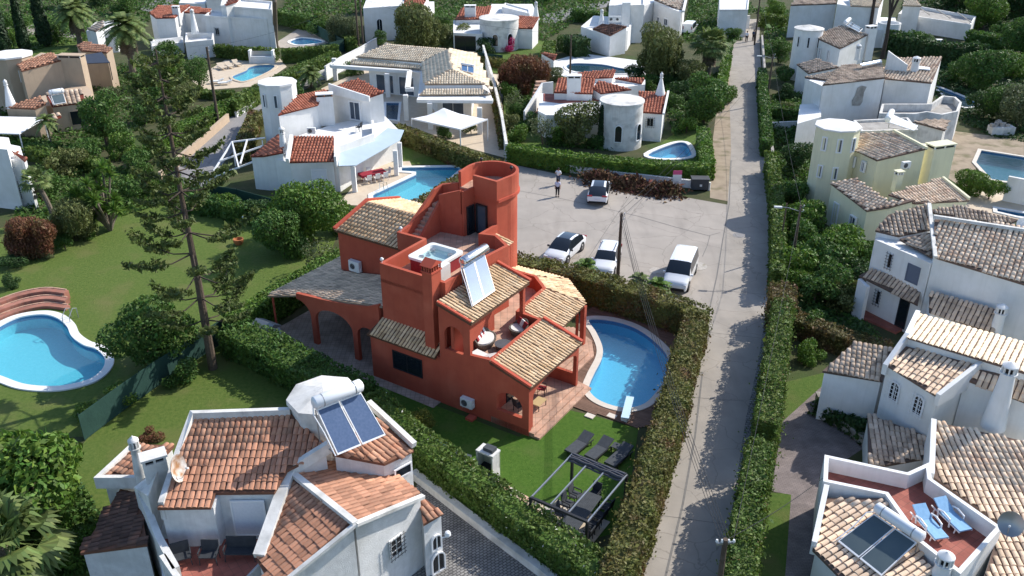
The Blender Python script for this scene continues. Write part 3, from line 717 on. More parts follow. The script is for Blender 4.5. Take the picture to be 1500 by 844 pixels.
# ---------------------------------------------------------------- pools
def water_material(name, tint, bumps):
    m = bpy.data.materials.new(name); m.use_nodes = True; n = m.node_tree.nodes; l = m.node_tree.links; n.remove(n['Principled BSDF'])
    tr = n.new('ShaderNodeBsdfTransparent'); tr.inputs[0].default_value = (*tint, 1); gl = n.new('ShaderNodeBsdfGlossy'); gl.inputs['Roughness'].default_value = .06
    df = n.new('ShaderNodeBsdfDiffuse'); df.inputs[0].default_value = (tint[0]*.35, tint[1]*.45, tint[2]*.5, 1)
    tc = n.new('ShaderNodeTexCoord'); t = n.new('ShaderNodeTexNoise'); t.inputs['Scale'].default_value = 3.4; t.inputs['Detail'].default_value = 4; t.inputs['Distortion'].default_value = 1.
    l.new(tc.outputs['Object'], t.inputs['Vector']); bp = n.new('ShaderNodeBump'); bp.inputs['Strength'].default_value = bumps; bp.inputs['Distance'].default_value = .05; l.new(t.outputs['Fac'], bp.inputs['Height'])
    l.new(bp.outputs[0], gl.inputs['Normal']); lw = n.new('ShaderNodeLayerWeight'); l.new(bp.outputs[0], lw.inputs['Normal']); pw = n.new('ShaderNodeMath'); pw.operation = 'POWER'; pw.inputs[1].default_value = 4.5; l.new(lw.outputs['Facing'], pw.inputs[0]); fz = n.new('ShaderNodeMath'); fz.operation = 'MULTIPLY_ADD'; fz.inputs[1].default_value = .7; fz.inputs[2].default_value = .02; l.new(pw.outputs[0], fz.inputs[0])
    m0 = n.new('ShaderNodeMixShader'); m0.inputs[0].default_value = .12; l.new(tr.outputs[0], m0.inputs[1]); l.new(df.outputs[0], m0.inputs[2])
    ms = n.new('ShaderNodeMixShader'); l.new(fz.outputs[0], ms.inputs[0]); l.new(m0.outputs[0], ms.inputs[1]); l.new(gl.outputs[0], ms.inputs[2]); l.new(ms.outputs[0], n['Material Output'].inputs[0])
    MATS[name] = m
water_material('water', (.80, .96, .98), .7); water_material('water_deep', (.45, .78, .85), .5)
def pool(label, outline, lining='pool_lining', cop='coping', cw=.38, depth=1.05, water='water', name='swimming_pool', cz=.10, k=6, straight=False):
    o = list(outline) if straight else smooth_loop(outline, k)
    if sum(o[i][0]*o[(i+1) % len(o)][1]-o[(i+1) % len(o)][0]*o[i][1] for i in range(len(o))) < 0: o = o[::-1]
    POOLS.append(o); c = ctr(o); t = thing(name, label, 'pool', (c[0], c[1], 0)); n = len(o)
    # basin
    tris, V = cdt(o); b = MB(); b.add([(x, y, -depth) for x, y in V], tris)
    b.add([(x, y, -depth) for x, y in o]+[(x, y, .03) for x, y in o], [[i, (i+1) % n, n+(i+1) % n, n+i] for i in range(n)]); b.build('basin', lining, t)
    tris, V = cdt(o); MB().add([(x, y, -.10) for x, y in V], tris).build('water', water, t, recalc=False)
    MB().strip(offs(o, .012, True), .02, -.30, .02, True).build('waterline_tiles', 'waterline', t)
    mid = offs(o, -cw/2+.04, True); MB().strip(mid, cw, .0, cz, True).build('coping', cop, t)
    return t, o

# ---------------------------------------------------------------- masses from picked corners
def zflat(pts):
    """make the picked corners coplanar by moving them vertically"""
    A = np.array([[p.x, p.y, 1] for p in pts]); b = np.array([p.z for p in pts]); k = np.linalg.lstsq(A, b, rcond=None)[0]
    return [Vector((p.x, p.y, float(A[i]@k))) for i, p in enumerate(pts)]
def mass(h, picks, wm, tm=None, dm=None, over=.15, z0=0., wall=True, **k):
    """walls under a tiled roof plane whose corners are picked as (px, py, z)"""
    pts = zflat(K3(picks))
    if wall: walls(h, pts, wm, z0, over)
    if tm: roof(h, pts, tm, dm, **k)
    return pts
def flat(h, picks, wm, z0=0., para=0., t=.22, floor=None, name='wall'):
    """flat-roofed block, picked at its top z; para = parapet height above the roof deck"""
    pts = K3(picks); q = [p.xy.to_tuple() for p in pts]; z = sum(p.z for p in pts)/len(pts)
    MB().prism(q, z0, z-para).build(name, wm, h)
    if para:
        c = q if sum(q[i][0]*q[(i+1) % len(q)][1]-q[(i+1) % len(q)][0]*q[i][1] for i in range(len(q))) > 0 else q[::-1]
        MB().strip(offs(c, t/2, True), t, z-para-.05, z, True).build('parapet', wm, h)
        if floor: MB().prism(offs(c, t*.9, True), z-para-.02, z-para+.02).build('roof_floor', floor, h)
    return pts
def octo(h, c, r, z1, wm, capm='white_stucco', n=8, z0=0., lip=.14, rise=.3, a0=.2, lipz=.16, name='turret'):
    o = MB().lathe((c[0], c[1], z0), [(r, 0), (r, z1-z0-lipz)], n, a0).build(name, wm, h, smooth=n > 12)
    MB().lathe((c[0], c[1], z1-lipz), [(r+lip, 0), (r+lip, lipz), (.02, lipz+rise)], n, a0).build('turret_cap', capm, o, smooth=n > 12)
    return o
def house(name, label, px, py, cat='house', group=None):
    p = P(px, py); return thing(name, label, cat, (p.x, p.y, 0), 0, group)
def ridge_cap(h, a, b, m, r=.14): return MB().tube([a, b], r, 8).build('ridge', m, h)

def ground_cover(name, label, poly, n, m, leaf=.2, hmax=.7, seed=1):
    """low uncountable planting over a picked patch of ground"""
    rng = np.random.default_rng(seed); q = PP(poly); xs = [p[0] for p in q]; ys = [p[1] for p in q]; out = []
    while len(out) < n:
        x, y = rng.uniform(min(xs), max(xs)), rng.uniform(min(ys), max(ys))
        if inside((x, y), q) and not any(inside((x, y), o) for o in POOLS): out.append((x, y, 0))
    p = np.array(out); w_ = wobble(p, .55, seed)+.7*wobble(p, 1.6, seed+2); p[:, 2] = np.clip(.12+hmax*(w_+.25), .03, hmax*1.6)*rng.uniform(.25, 1, n)
    V, F = leaves(p, np.tile([0, 0, 1.], (n, 1)), leaf, 1.8, .9, rng); return tagit(npmesh(name, V, F, m), label, 'ground cover', kind='stuff')
# ---------------------------------------------------------------- pools first: the ground sheets are cut around them
def Z(lst, ox, oy, s): return [(ox+x/s, oy+y/s) for x, y in lst]
pool_main, po_main = pool('kidney-shaped blue swimming pool beside the red villa', PP(Z([(668,215),(705,205),(790,215),(880,245),(960,300),(1015,360),(1022,420),(1000,490),(960,545),(920,582),(860,602),(810,600),(740,580),(690,550),(668,510),(690,450),(725,380),(728,330),(700,265)], 640, 400, 3.015)), cw=.42)
pool_left, po_left = pool('curved turquoise pool with white rim on the left lawn', PP(Z([(200,265),(270,280),(320,320),(345,370),(400,410),(460,430),(500,470),(495,520),(440,570),(340,600),(240,610),(120,600),(30,570),(-60,530),(-120,460),(-80,380),(0,320),(90,280)], 0, 380, 3.247)), 'pool_lining_pale', 'coping_white', .55)
pool_wh, po_wh = pool('stepped turquoise pool behind the red villa, beside the covered patio', PP([(546,286),(609,256.5),(609,253),(588,251.5),(588,246.5),(665,245),(676,247),(655,266),(609,296),(586,301),(546,294)]), 'pool_lining_pale', 'coping_white', .45, straight=True)
pool_cyl, po_cyl = pool('small pointed blue pool behind the clipped hedge at the car park', PP([(949,227),(984,212),(1003,210),(1011,219),(1010,230.5),(969,233)]), 'pool_lining', 'coping_white', .5, k=4)
pool_ul, po_ul = pool('pale turquoise pool with cream loungers at the upper left', PP([(340,113),(359.5,104),(365,99),(380,96),(402,96.5),(396,104),(372.5,115),(354,120)]), 'pool_lining_pale', 'patio_stone', .4)
pool_far, po_far = pool('teal pool on the pale terrace of the far white house', PP([(829,98),(841,93.5),(881,95),(905,99.7),(924,103),(930,107),(905,109),(844,106)]), 'pool_lining_dark', 'coping_white', .4, water='water_deep', k=4)
pool_right, po_right = pool('dark teal pool at the right edge behind the yellow house', PP([(1437,221),(1500,231),(1545,240),(1535,275),(1475,267),(1452,264),(1429,239)]), 'pool_lining_dark', 'coping', .4, water='water_deep', straight=True)
pool_rd, po_rd = pool('small round blue pool on the grey terrace at the top left', PP([(425,61),(443,56),(466,58.7),(472,62.6),(443,66.5),(430,65)]), 'pool_lining', 'coping_white', .4, k=4)
pool_k, po_k = pool('narrow deep blue pool in the courtyard of the low modern house', PP([(565.5,151),(585,151),(582.5,177),(565.5,175)]), 'navy', 'coping_white', .3, water='water_deep', straight=True)
pool_ur, po_ur = pool('curved blue pool half hidden by trees at the upper right', PP([(1371,128),(1392,134.5),(1420,146),(1432,153),(1412,158),(1385,142)]), 'pool_lining_dark', 'coping_white', .35, k=4)
pool_nv, po_nv = pool('navy pool at the right edge behind the tiled house roof', PP([(1459.5,306),(1500,313),(1530,319),(1530,324),(1490,318),(1460,311)]), 'navy', 'coping_white', .35, straight=True, water='water_deep')

# ---------------------------------------------------------------- ground, roads, lawns
sheet('ground', [(-700, -60), (700, -60), (700, 1100), (-700, 1100)], 0, 'soil')
ROAD_L = [(905,930),(937.7,844),(965,741.6),(1000.5,631),(1020.6,560.7),(1043,475),(1052,430),(1060,360),(1065.6,299),(1068.3,258),(1071,220),(1069,160),(1068,107),(1072.6,73.6),(1080,46),(1086,28)]
ROAD_R = [(1046,930),(1058,844),(1073,741),(1093,611),(1108.5,540),(1123.6,450),(1127,411),(1128,329),(1125.6,274.5),(1121,220),(1118,153),(1114.5,92),(1112.5,55),(1113,28)]
sheet('road', PP(ROAD_L)+PP(ROAD_R)[::-1], .008, 'concrete_road')
sheet('parking_yard', PP([(700,232),(741,239),(830,258),(905,272),(980,285),(1066,300),(1062,360),(1052,430),(1043,474),(1030,470),(960,450),(860,425),(755,400),(690,330)]), .004, 'concrete_yard')
sheet('gutter', PP([(1058,844),(1073,741),(1093,611),(1108.5,540),(1123.6,450),(1127,411),(1128,329)])+PP([(1136,329),(1136,411),(1135,450),(1121,540),(1107,611),(1089,741),(1076,844)]), .012, 'cobble_strip')
sheet('verge', PP([(937.7,844),(965,741.6),(1000.5,631),(1020.6,560.7),(1043,475),(1036,470),(1012,556),(991,627),(953,738),(926,844)]), .012, 'gravel')
sheet('dry_verge', PP([(1040,240),(1049,165),(1060,110),(1068,107),(1069,160),(1071,220),(1068,258),(1066,295),(1040,290)]), .012, 'dry_soil')
sheet('lane', PP([(240,262),(300,200),(345,165),(400,128),(450,100),(520,75),(560,60),(590,70),(540,90),(470,118),(410,152),(370,190),(330,235),(300,275)]), .006, 'asphalt_grey')
sheet('lane_upper', PP([(205,14),(250,-12),(330,-30),(330,-14),(255,6),(222,20)]), .006, 'asphalt_grey')
sheet('lane_far_left', PP([(-60,44),(60,36),(110,50),(125,58),(60,50),(-60,60)]), .006, 'concrete_yard')
sheet('lane_far', PP([(795,22),(850,8),(900,0),(900,8),(850,18),(815,34),(795,34)]), .006, 'asphalt_grey')
sheet('lawn', PP([(-120,420),(-60,380),(0,335),(120,285),(210,262),(300,275),(430,292),(500,330),(480,380),(395,450),(335,492),(230,560),(128,640),(-60,640)]), .004, 'lawn_dry')
sheet('back_lawn', PP([(128,642),(230,562),(335,494),(350,500),(420,560),(560,700),(400,760),(230,844),(60,870),(40,760)]), .006, 'lawn_dry')
sheet('garden_lawn', PP([(505,545),(600,580),(760,640),(830,600),(880,612),(935,628),(925,700),(905,780),(830,800),(640,660),(560,600)]), .006, 'lawn_rich')
sheet('side_lawn', PP([(560,178),(650,205),(720,232),(690,250),(672,242),(590,240),(585,215)]), .006, 'lawn_mid')
sheet('corner_lawn', PP([(975,205),(1030,165),(1045,240),(1010,236),(945,230)]), .006, 'lawn_mid')
sheet('far_lawn', PP([(735,150),(745,90),(800,100),(770,150),(800,215),(745,215)]), .006, 'lawn_mid')
sheet('strip_lawn', PP([(1132,640),(1150,560),(1212,545),(1202,570),(1146,618)]), .006, 'lawn_mid')
sheet('lower_lawn', PP([(1112,780),(1128,722),(1160,724),(1152,844),(1145,900),(1090,900)]), .006, 'lawn_mid')
sheet('brick_path', PP([(1204,566),(1240,590),(1290,640),(1200,700),(1190,900),(1146,900),(1159,725),(1130,720),(1146,618)]), .010, 'brick_path')
sheet('garden_earth', PP([(1132,300),(1210,330),(1330,500),(1240,480),(1165,520),(1140,620),(1120,640),(1130,450)]), .005, 'soil')
sheet('driveway', PP([(612,704),(700,770),(790,840),(840,900),(560,900),(600,760)]), .008, 'cobble')
sheet('building_plot', PP([(1110,190),(1170,190),(1180,150),(1120,150)]), .006, 'dry_soil')
sheet('rubble_yard', PP([(1380,190),(1500,205),(1500,232),(1437,220),(1420,280),(1370,250)]), .006, 'dry_soil')
sheet('rear_terrace', PP([(1400,300),(1440,275),(1540,285),(1540,330),(1450,318)]), .006, 'patio_stone')
sheet('white_terrace', PP([(470,130),(560,90),(735,110),(742,232),(690,218),(600,185),(560,178)]), .006, 'patio_stone')
sheet('cream_terrace', PP([(280,118),(330,88),(410,86),(420,98),(380,126),(300,132)]), .006, 'patio_stone')
sheet('grey_terrace', PP([(405,62),(440,40),(500,62),(480,72),(410,70)]), .006, 'concrete_yard')
sheet('pale_terrace', PP([(800,92),(850,78),(960,92),(960,112),(900,118),(800,110)]), .006, 'coping_white')
sheet('pool_patio', PP([(495,300),(545,240),(600,236),(610,258),(548,296),(546,302)]), .012, 'patio_stone')
sheet('far_garden', PP([(-60,30),(120,20),(160,60),(0,110),(-100,120)]), .005, 'lawn_mid')
sheet('garden_top', PP([(640,60),(720,50),(800,60),(800,110),(740,110),(640,90)]), .005, 'lawn_mid')

# joints and cracks in the concrete
jt = MB()
def seam(pts, wd, z=.016):
    q = PP(pts); L = offs(q, wd/2); R = offs(q, -wd/2); n = len(q)
    jt.add([(*p, z) for p in L]+[(*p, z) for p in R], [[i, i+1, n+i+1, n+i] for i in range(n-1)])
seam([(1071,235),(1068,300),(1059,350),(1050,405),(1040,450)], .09)
seam([(1029,545),(1018,640),(1000,740),(975,844)], .11)
seam([(756,279),(812,289),(880,304),(935,317),(990,333),(1040,346)], .05)
seam([(1055,341),(1040,345),(1036,360),(1029,376)], .05)
seam([(925,284),(900,320),(880,350),(862,378)], .04)
seam([(948,285),(922,318)], .03)
for a, b in [((1036,487),(1118,496)),((1010,582),(1090,588)),((966,755),(1060,768)),((1048,425),(1124,432)),((1066,268),(1124,272)),((1070,180),(1118,184)),((1069,120),(1115,124))]: seam([a, b], .035)
jt.build('paving_joints', 'joint')['kind'] = 'structure'
for i, (a, b, r) in enumerate([(1022,390,.75),(1082,345,.5),(962,397,.6)]):
    c = P(a, b); tagit(MB().lathe((c.x, c.y, .009), [(r, 0), (r, .008)], 24).build('road_patch', 'asphalt_grey' if i == 1 else 'gravel'), kind='structure')
# ---------------------------------------------------------------- the red villa
VO = P(774.3, 639.5); VA = math.radians(-33.1)
villa = thing('red_villa', 'red villa with sand-coloured tile roofs, roof terrace and round tower', 'villa', (VO.x, VO.y, 0), VA)
VM = FRAME[villa.name]
def V3(x, y, z): return VM @ Vector((x, y, z))
def VL(lst): return [V3(*p) for p in lst]
RS = 'red_stucco'
def vbox(x0, x1, y0, y1, z0, z1, name='wall', m=RS, parent=None): return MB(VM).box((x0+x1)/2, (y0+y1)/2, z0, z1, x1-x0, y1-y0).build(name, m, parent or villa)
def vprism(poly, z0, z1, name='wall', m=RS, parent=None): return MB(VM).prism(poly, z0, z1).build(name, m, parent or villa)
# ground floor
vprism([(-11.65, 0), (-2.6, 0), (-2.6, 5.7), (-4.6, 5.75), (-4.6, 9.4), (-6.0, 10.6), (-13.5, 10.6), (-13.5, 5.5), (-11.65, 5.5)], 0, 3.2)
fl1 = vprism([(-6.4, .22), (-2.85, .22), (-2.85, 5.5), (-4.8, 5.52), (-4.8, 9.3), (-6.1, 10.4), (-8.4, 10.4), (-8.4, 7), (-6.4, 7)], 3.18, 3.3, 'terrace_floor', 'terracotta_floor')
# first-floor terrace parapet and the arch wall of the loggia
MB(VM).strip([(-4.0, .11), (-2.62, .11), (-2.72, 5.6), (-4.45, 5.75), (-4.7, 9.35), (-6.1, 10.5), (-8.5, 10.5)], .22, 3.15, [4.1, 4.25, 4.25, 4.25, 4.25, 4.25, 4.25]).build('parapet', RS, villa)
MB(VM).panel([(-6.2, 3.15), (-4.0, 3.15), (-4.0, 6.32), (-6.2, 6.87)], [arch(-5.15, 1.35, 3.95, 4.95, 10)], .22, (0, 0, 0), (1, 0, 0), (0, -1, 0)).build('arch_wall', RS, villa)
MB(VM).box(-5.4, 2.3, 3.3, 6.5, .2, 4.2).build('wall', RS, villa)
MB(VM).box(-4.12, 5.75, 3.3, 6.25, .26, .26).build('post', RS, villa); MB(VM).box(-4.12, 3.0, 5.95, 6.30, .24, 5.55).build('beam', RS, villa)
MB(VM).panel([(.221, 5.94), (.221, 4.3), (.34, 4.3)]+[(.34+1.3*math.sin(math.radians(15*k)), 5.94-1.1*math.cos(math.radians(15*k))) for k in range(7)], [], .22, (-4.02, 0, 0), (0, 1, 0), (1, 0, 0)).build('arch_bracket', RS, villa)
# tall block with the roof terrace
vprism([(-11.35, 1.0), (-6.4, 1.0), (-6.4, 5.4), (-6.2, 7.4), (-7.8, 8.4), (-8.7, 8.1), (-8.7, 9.8), (-13.5, 9.8), (-13.5, 5.45), (-11.35, 5.45)], 3.1, 6.62)
vprism([(-11.2, 1.15), (-6.5, 1.15), (-6.5, 5.4), (-6.3, 7.3), (-7.8, 8.25), (-8.8, 8.0), (-8.8, 10), (-13.4, 10), (-13.4, 5.6), (-11.2, 5.6)], 6.6, 6.7, 'terrace_floor', 'terracotta_floor')
MB(VM).strip([(-11.24, 5.34), (-11.24, 1.11), (-6.5, 1.11), (-6.5, 5.35), (-6.31, 7.34), (-7.8, 8.3), (-8.74, 7.99), (-8.74, 9.75)], .22, 6.4, [7.66, 7.66, 7.66, 7.66, 7.66, 7.66, 7.66, 7.66]).build('parapet', RS, villa)
MB(VM).strip([(-11.24, 5.34), (-13.4, 5.34), (-13.4, 6.4), (-13.4, 9.2), (-13.3, 10.0), (-11.9, 10.0)], .22, 6.4, [7.66, 7.62, 7.75, 9.35, 9.5, 9.9]).build('parapet', RS, villa)
# outside stair: first flight back, second flight up to the tower roof
st = MB(VM)
for i in range(8): st.box(-12.98, 6.2+.3*i+.15, 6.65, 6.7+.2*(i+1), .62, .3)
st.box(-12.9, 9.3, 6.65, 8.5, .8, 1.1)
for i in range(6): st.box(-12.3+.3*i, 9.35, 6.65, 8.5+.19*(i+1), .3, .9)
st.build('stair', 'terracotta_floor', villa)
vprism([(-12.62, 6.3), (-12.44, 6.3), (-12.44, 8.6), (-12.62, 8.6)], 6.7, [7.0, 7.0, 8.9, 8.9], 'stair_wall')
MB(VM).prism([(-12.6, 8.5), (-10.78, 8.72), (-10.62, 9.9), (-12.6, 9.9)], 6.65, 8.25).build('wall', RS, villa)
MB(VM).strip([(-12.52, 8.6), (-10.88, 8.82)], .2, 8.2, [9.35, 9.95]).build('parapet', RS, villa)
# tower
TW = [(-11.75, 9.9), (-10.6, 9.9), (-8.68, 9.75)]+[(-10.2+1.62*math.cos(a)+(.12 if math.cos(a) > 0 else -.1), 11.35+1.75*math.sin(a)) for a in [math.radians(-18+ 10.3*i) for i in range(21)]]
vprism(TW, 0, 9.56, 'tower'); vprism(TW, 9.55, 9.66, 'tower_floor', 'terracotta_floor')
MB(VM).strip([TW[1], TW[2]]+TW[3:]+[TW[0]], .2, 9.3, 10.72).build('parapet', RS, villa)
MB(VM).strip(TW[2:-4], .34, 9.22, 9.42).build('moulding', 'red_cap', villa)
MB(VM).strip([(-10.72, 8.75), (-10.6, 9.9)], .16, 6.7, 9.9).build('wall', RS, villa)
A_, B_ = V3(-10.64, 8.75, 0), V3(-10.52, 9.9, 0)
opening(villa, A_, B_, .25, .95, 6.72, 8.75, frame='dark_metal', mull=0, name='door', proud=.11)
opening(villa, V3(-10.6, 9.83, 0), V3(-8.68, 9.68, 0), .25, 1.15, 6.72, 8.8, frame='dark_metal', glass='glass_blue', mull=0, name='door', proud=.13)
# caps on the walls
# roofs
def vroof(pts, tm='sand_tile', dm='sand_deck', **k): k.setdefault('fill', .385); return roof(villa, VL(pts), tm, dm, **k)
vroof([(-11.75, -.2, 3.2), (-6.45, -.2, 3.2), (-6.45, 1.0, 3.86), (-11.4, 1.0, 3.86)], pitch=.25, expo=.4)
MB(VM).prism([(-11.65, .0), (-6.42, 0), (-6.42, 1.0), (-11.4, 1.0)], 3.0, [3.12, 3.12, 3.7, 3.7]).build('wall', RS, villa)
vroof([(-6.25, -.1, 6.95), (-3.8, -.1, 6.33), (-3.8, 6.05, 6.33), (-6.25, 6.05, 6.95)], pitch=.26, expo=.4, thick=.2)
vroof([(-2.6, -.1, 4.2), (.15, -.1, 3.42), (.15, 5.75, 3.42), (-2.6, 5.75, 4.2)], pitch=.26, expo=.4, thick=.16)
vroof([(-4.45, 5.95, 4.2), (-1.75, 5.95, 3.42), (-2.1, 10.35, 3.42), (-4.7, 9.4, 4.2)], pitch=.26, expo=.4, thick=.16, down=None)
vroof([(-4.7, 9.4, 4.2), (-2.1, 10.35, 3.42), (-4.9, 12.75, 3.42), (-6.1, 10.6, 4.2)], pitch=.26, expo=.4, thick=.16)
vroof([(-6.1, 10.6, 4.2), (-4.9, 12.75, 3.42), (-9.0, 12.4, 3.5), (-8.2, 10.6, 4.2)], pitch=.26, expo=.4, thick=.16)
vroof([(-8.62, 8.3, 7.05), (-7.3, 8.9, 6.7), (-7.6, 9.8, 6.7), (-8.62, 9.7, 7.05)], pitch=.26, expo=.35)
MB(VM).prism([(-8.7, 8.2), (-7.4, 9.2), (-7.7, 9.75), (-8.7, 9.75)], 3.0, 6.62).build('wall', RS, villa)
vroof([(-19.25, 5.35, 6.38), (-13.5, 5.35, 6.38), (-13.5, 8.8, 7.35), (-19.25, 8.8, 7.35)], pitch=.3, expo=.42)
vroof([(-19.25, 8.8, 7.33), (-13.5, 8.8, 7.33), (-13.5, 12.3, 6.4), (-19.25, 12.3, 6.4)], pitch=.3, expo=.42)
MB(VM).prism([(-19.1, 5.5), (-13.5, 5.5), (-13.5, 8.8), (-19.1, 8.8)], 0, [6.26, 6.26, 7.2, 7.2]).build('wall', RS, villa)
MB(VM).prism([(-19.1, 8.8), (-13.5, 8.8), (-13.5, 12.1), (-19.1, 12.1)], 0, [7.2, 7.2, 6.3, 6.3]).build('wall', RS, villa)
MB(VM).beam((-19.2, 5.3, 6.5), (-19.2, 8.8, 7.47), .24, .2).beam((-19.2, 8.8, 7.46), (-19.2, 12.3, 6.5), .24, .2).build('verge', 'red_cap', villa)
for a_, b_, w_, h_ in (((-2.5, -.06, 4.32), (.16, -.06, 3.5), .18, .13), ((-2.6, 5.78, 4.32), (.16, 5.78, 3.5), .2, .16), ((-6.2, 6.1, 7.06), (-3.75, 6.1, 6.42), .2, .16), ((-6.2, -.04, 6.99), (-3.85, -.04, 6.38), .16, .1)): MB(VM).beam(a_, b_, w_, h_).build('verge', 'red_cap', villa)
# carport roof and arcade
zc = lambda x: 2.95+(x+20.9)*.179
vroof([(-21.1, .35, zc(-21.1)), (-18.8, 1.0, zc(-18.8)), (-11.4, 1.0, zc(-11.4)), (-11.4, 5.45, zc(-11.4)), (-19.1, 5.45, zc(-19.1)), (-19.15, 7.7, zc(-19.15)), (-21.2, 7.7, zc(-21.2))], 'carport_tile', 'beige_deck', pitch=.24, expo=.6, thick=.12)
def ell(x0, x1, zs, rise, a0=180, a1=0, n=12): return [((x0+x1)/2+(x1-x0)/2*math.cos(math.radians(a0+(a1-a0)*i/n)), zs+rise*math.sin(math.radians(a0+(a1-a0)*i/n))) for i in range(n+1)]
ar = [(-18.9, 3.5), (-18.9, 3.2)]+[(-18.9+1.2*math.sin(math.radians(90*i/7)), 2.1+1.0*math.cos(math.radians(90*i/7))) for i in range(8)]+[(-17.7, 0), (-17.3, 0)]+ell(-17.3, -14.0, 2.0, 1.05)+[(-14.0, 0), (-13.6, 0)]+ell(-13.6, -11.9, 2.0, .75)+[(-11.9, 0), (-11.62, 0), (-11.62, 4.75), (-12.6, 4.35), (-14.3, 4.0), (-16.5, 3.72)]
MB(VM).panel(ar, [], .25, (0, .88, 0), (1, 0, 0), (0, -1, 0)).build('arcade', RS, villa)
for x, y in ((-20.9, .6), (-20.9, 4.0), (-21.0, 7.5)): MB(VM).box(x, y, 0, zc(x)-.12, .1, .1).build('post', 'burnt_orange' if 0 else 'red_cap', villa)
vprism([(-21.3, -.7), (-9.0, -.7), (-6.3, -.75), (-6.3, 0), (-11.6, 0), (-11.6, 5.5), (-19, 5.5), (-19, 9), (-21.3, 9)], -.02, .03, 'carport_floor', 'carport_floor')
# porches on the pool side
vprism([(-2.6, .0), (-.02, .0), (-.02, 5.65), (-1.7, 5.95), (-1.75, 9.5), (-2.5, 10.7), (-4.4, 11.6), (-6, 11.3), (-6, 5)], .0, .42, 'porch_floor', 'terracotta_floor')
SC_ = [(.155, .04), (.155, 5.75), (-1.53, 6.12), (-1.56, 9.55), (-2.4, 10.85), (-4.25, 11.75)]
MB(VM).strip(SC_, .38, 0, .28).build('step', 'terracotta_floor', villa); MB(VM).strip(offs(SC_, -.37), .37, 0, .14).build('step', 'terracotta_floor', villa)
MB(VM).panel([(-2.6, 0), (0, 0), (0, 3.36), (-2.6, 4.1)], [arch(-1.32, 1.75, 1.05, 1.75, 10, .7)], .26, (0, 0, 0), (1, 0, 0), (0, -1, 0)).build('arch_wall', RS, villa)
MB(VM).panel([(.262, .421), (.45, .421)]+[(2.95-2.5*math.cos(math.pi*i/12), 2.5+.55*math.sin(math.pi*i/12)) for i in range(13)]+[(5.45, .421), (5.68, .421), (5.68, 3.3), (.262, 3.3)], [], .24, (0, 0, 0), (0, 1, 0), (1, 0, 0)).build('arcade', RS, villa)
vbox(-2.6, -.26, 5.48, 5.68, .42, 1.25, 'low_wall')
vbox(-2.05, -1.78, 6.15, 6.42, .42, 3.3, 'post'); vbox(-2.3, -2.0, 10.0, 10.3, .42, 3.3, 'post'); vbox(-4.95, -4.65, 12.1, 12.4, 0, 3.3, 'post')
MB(VM).panel([(6.42, .421), (6.43, .421)]+[(8.2-1.77*math.cos(math.pi*i/10), 2.55+.5*math.sin(math.pi*i/10)) for i in range(11)]+[(9.97, .421), (10.0, .421), (10.0, 3.3), (6.42, 3.3)], [], .2, (-1.9, 0, 0), (-.05, .998, 0), (.998, .05, 0)).build('arcade', RS, villa)
# windows and doors
opening(villa, V3(-11.65, 0, 0), V3(0, 0, 0), 1.75, 4.05, 1.25, 2.55, frame='dark_metal', mull=1, name='window')
opening(villa, V3(-2.6, 0, 0), V3(-2.6, 5.7, 0), 1.6, 3.6, .43, 2.6, frame='dark_metal', mull=1, name='door')
opening(villa, V3(-4.6, 5.75, 0), V3(-4.6, 9.4, 0), .8, 2.8, .43, 2.6, frame='dark_metal', mull=1, name='door')
opening(villa, V3(-6.4, 1.0, 0), V3(-6.4, 7, 0), 3.6, 5.2, 3.32, 5.5, frame='dark_metal', mull=1, name='door')
# chimney
ch = vbox(-7.45, -6.75, .22, 1.1, 3.3, 8.45, 'chimney'); vbox(-7.5, -6.7, .17, 1.15, 8.42, 8.52, 'band', 'red_cap', ch)
b = MB(VM)
for i in range(5): b.box(-7.42+.16*i, .24, 8.5, 8.88, .07, .07); b.box(-7.42+.16*i, 1.08, 8.5, 8.88, .07, .07); b.box(-7.42, .24+.21*i, 8.5, 8.88, .07, .07); b.box(-6.78, .24+.21*i, 8.5, 8.88, .07, .07)
b.build('cap_posts', RS, ch); vbox(-7.3, -6.9, .4, .95, 8.5, 8.88, 'flue', 'black_plastic', ch)
MB(VM).add([(-7.52, .12, 8.87), (-6.68, .12, 8.87), (-6.68, 1.2, 8.87), (-7.52, 1.2, 8.87), (-7.52, .66, 9.2), (-6.68, .66, 9.2)], [[0, 1, 2, 3][::-1], [0, 1, 5, 4], [2, 3, 4, 5], [0, 4, 3], [1, 2, 5]]).build('cap', 'red_cap', ch)
vbox(-5.9, -5.3, -.5, 0, 0, .35, 'plinth', 'red_cap') if False else None
b = MB(VM); b.box(-3.75, -.42, 0, .16, .5, .5); b.build('drain_block', 'red_cap', villa)
# wall lamps on the parapets
for x, y, z in ((-11.24, 1.11, 7.66), (-8.95, 11.9, 10.72), (-11.6, 12.2, 10.72), (-13.3, 5.4, 7.66)):
    MB(VM).tube([(x, y, z), (x, y, z+.12)], .025, 6).lathe((x, y, z+.12), [(.05, 0), (.11, .06), (.12, .14), (.06, .22)], 10).build('parapet_lamp', 'plastic_white' if z < 8 else 'dark_metal', villa, smooth=True)
ac_unit('air_conditioner', 'air conditioner at the foot of the red villa wall above the lawn', V3(-4.15, -.2, .55), VA, 0)
ac_unit('air_conditioner', 'air conditioner on the carport roof against the red wall', V3(-17.5, 5.25, zc(-17.5)+.1), VA, 0, .95, .8)
solar_heater('solar_heater', 'solar water heater with pale blue panels on the red villa roof', VL([(-6.55, 2.55, 7.95), (-6.5, 5.1, 7.95), (-4.15, 3.35, 6.9), (-4.1, .85, 6.9)] if 0 else [(-6.3, 2.6, 8.05), (-6.3, 4.9, 8.05), (-4.45, 3.3, 6.75), (-4.45, 1.0, 6.75)]), .3, 'pv_pale', 'steel')
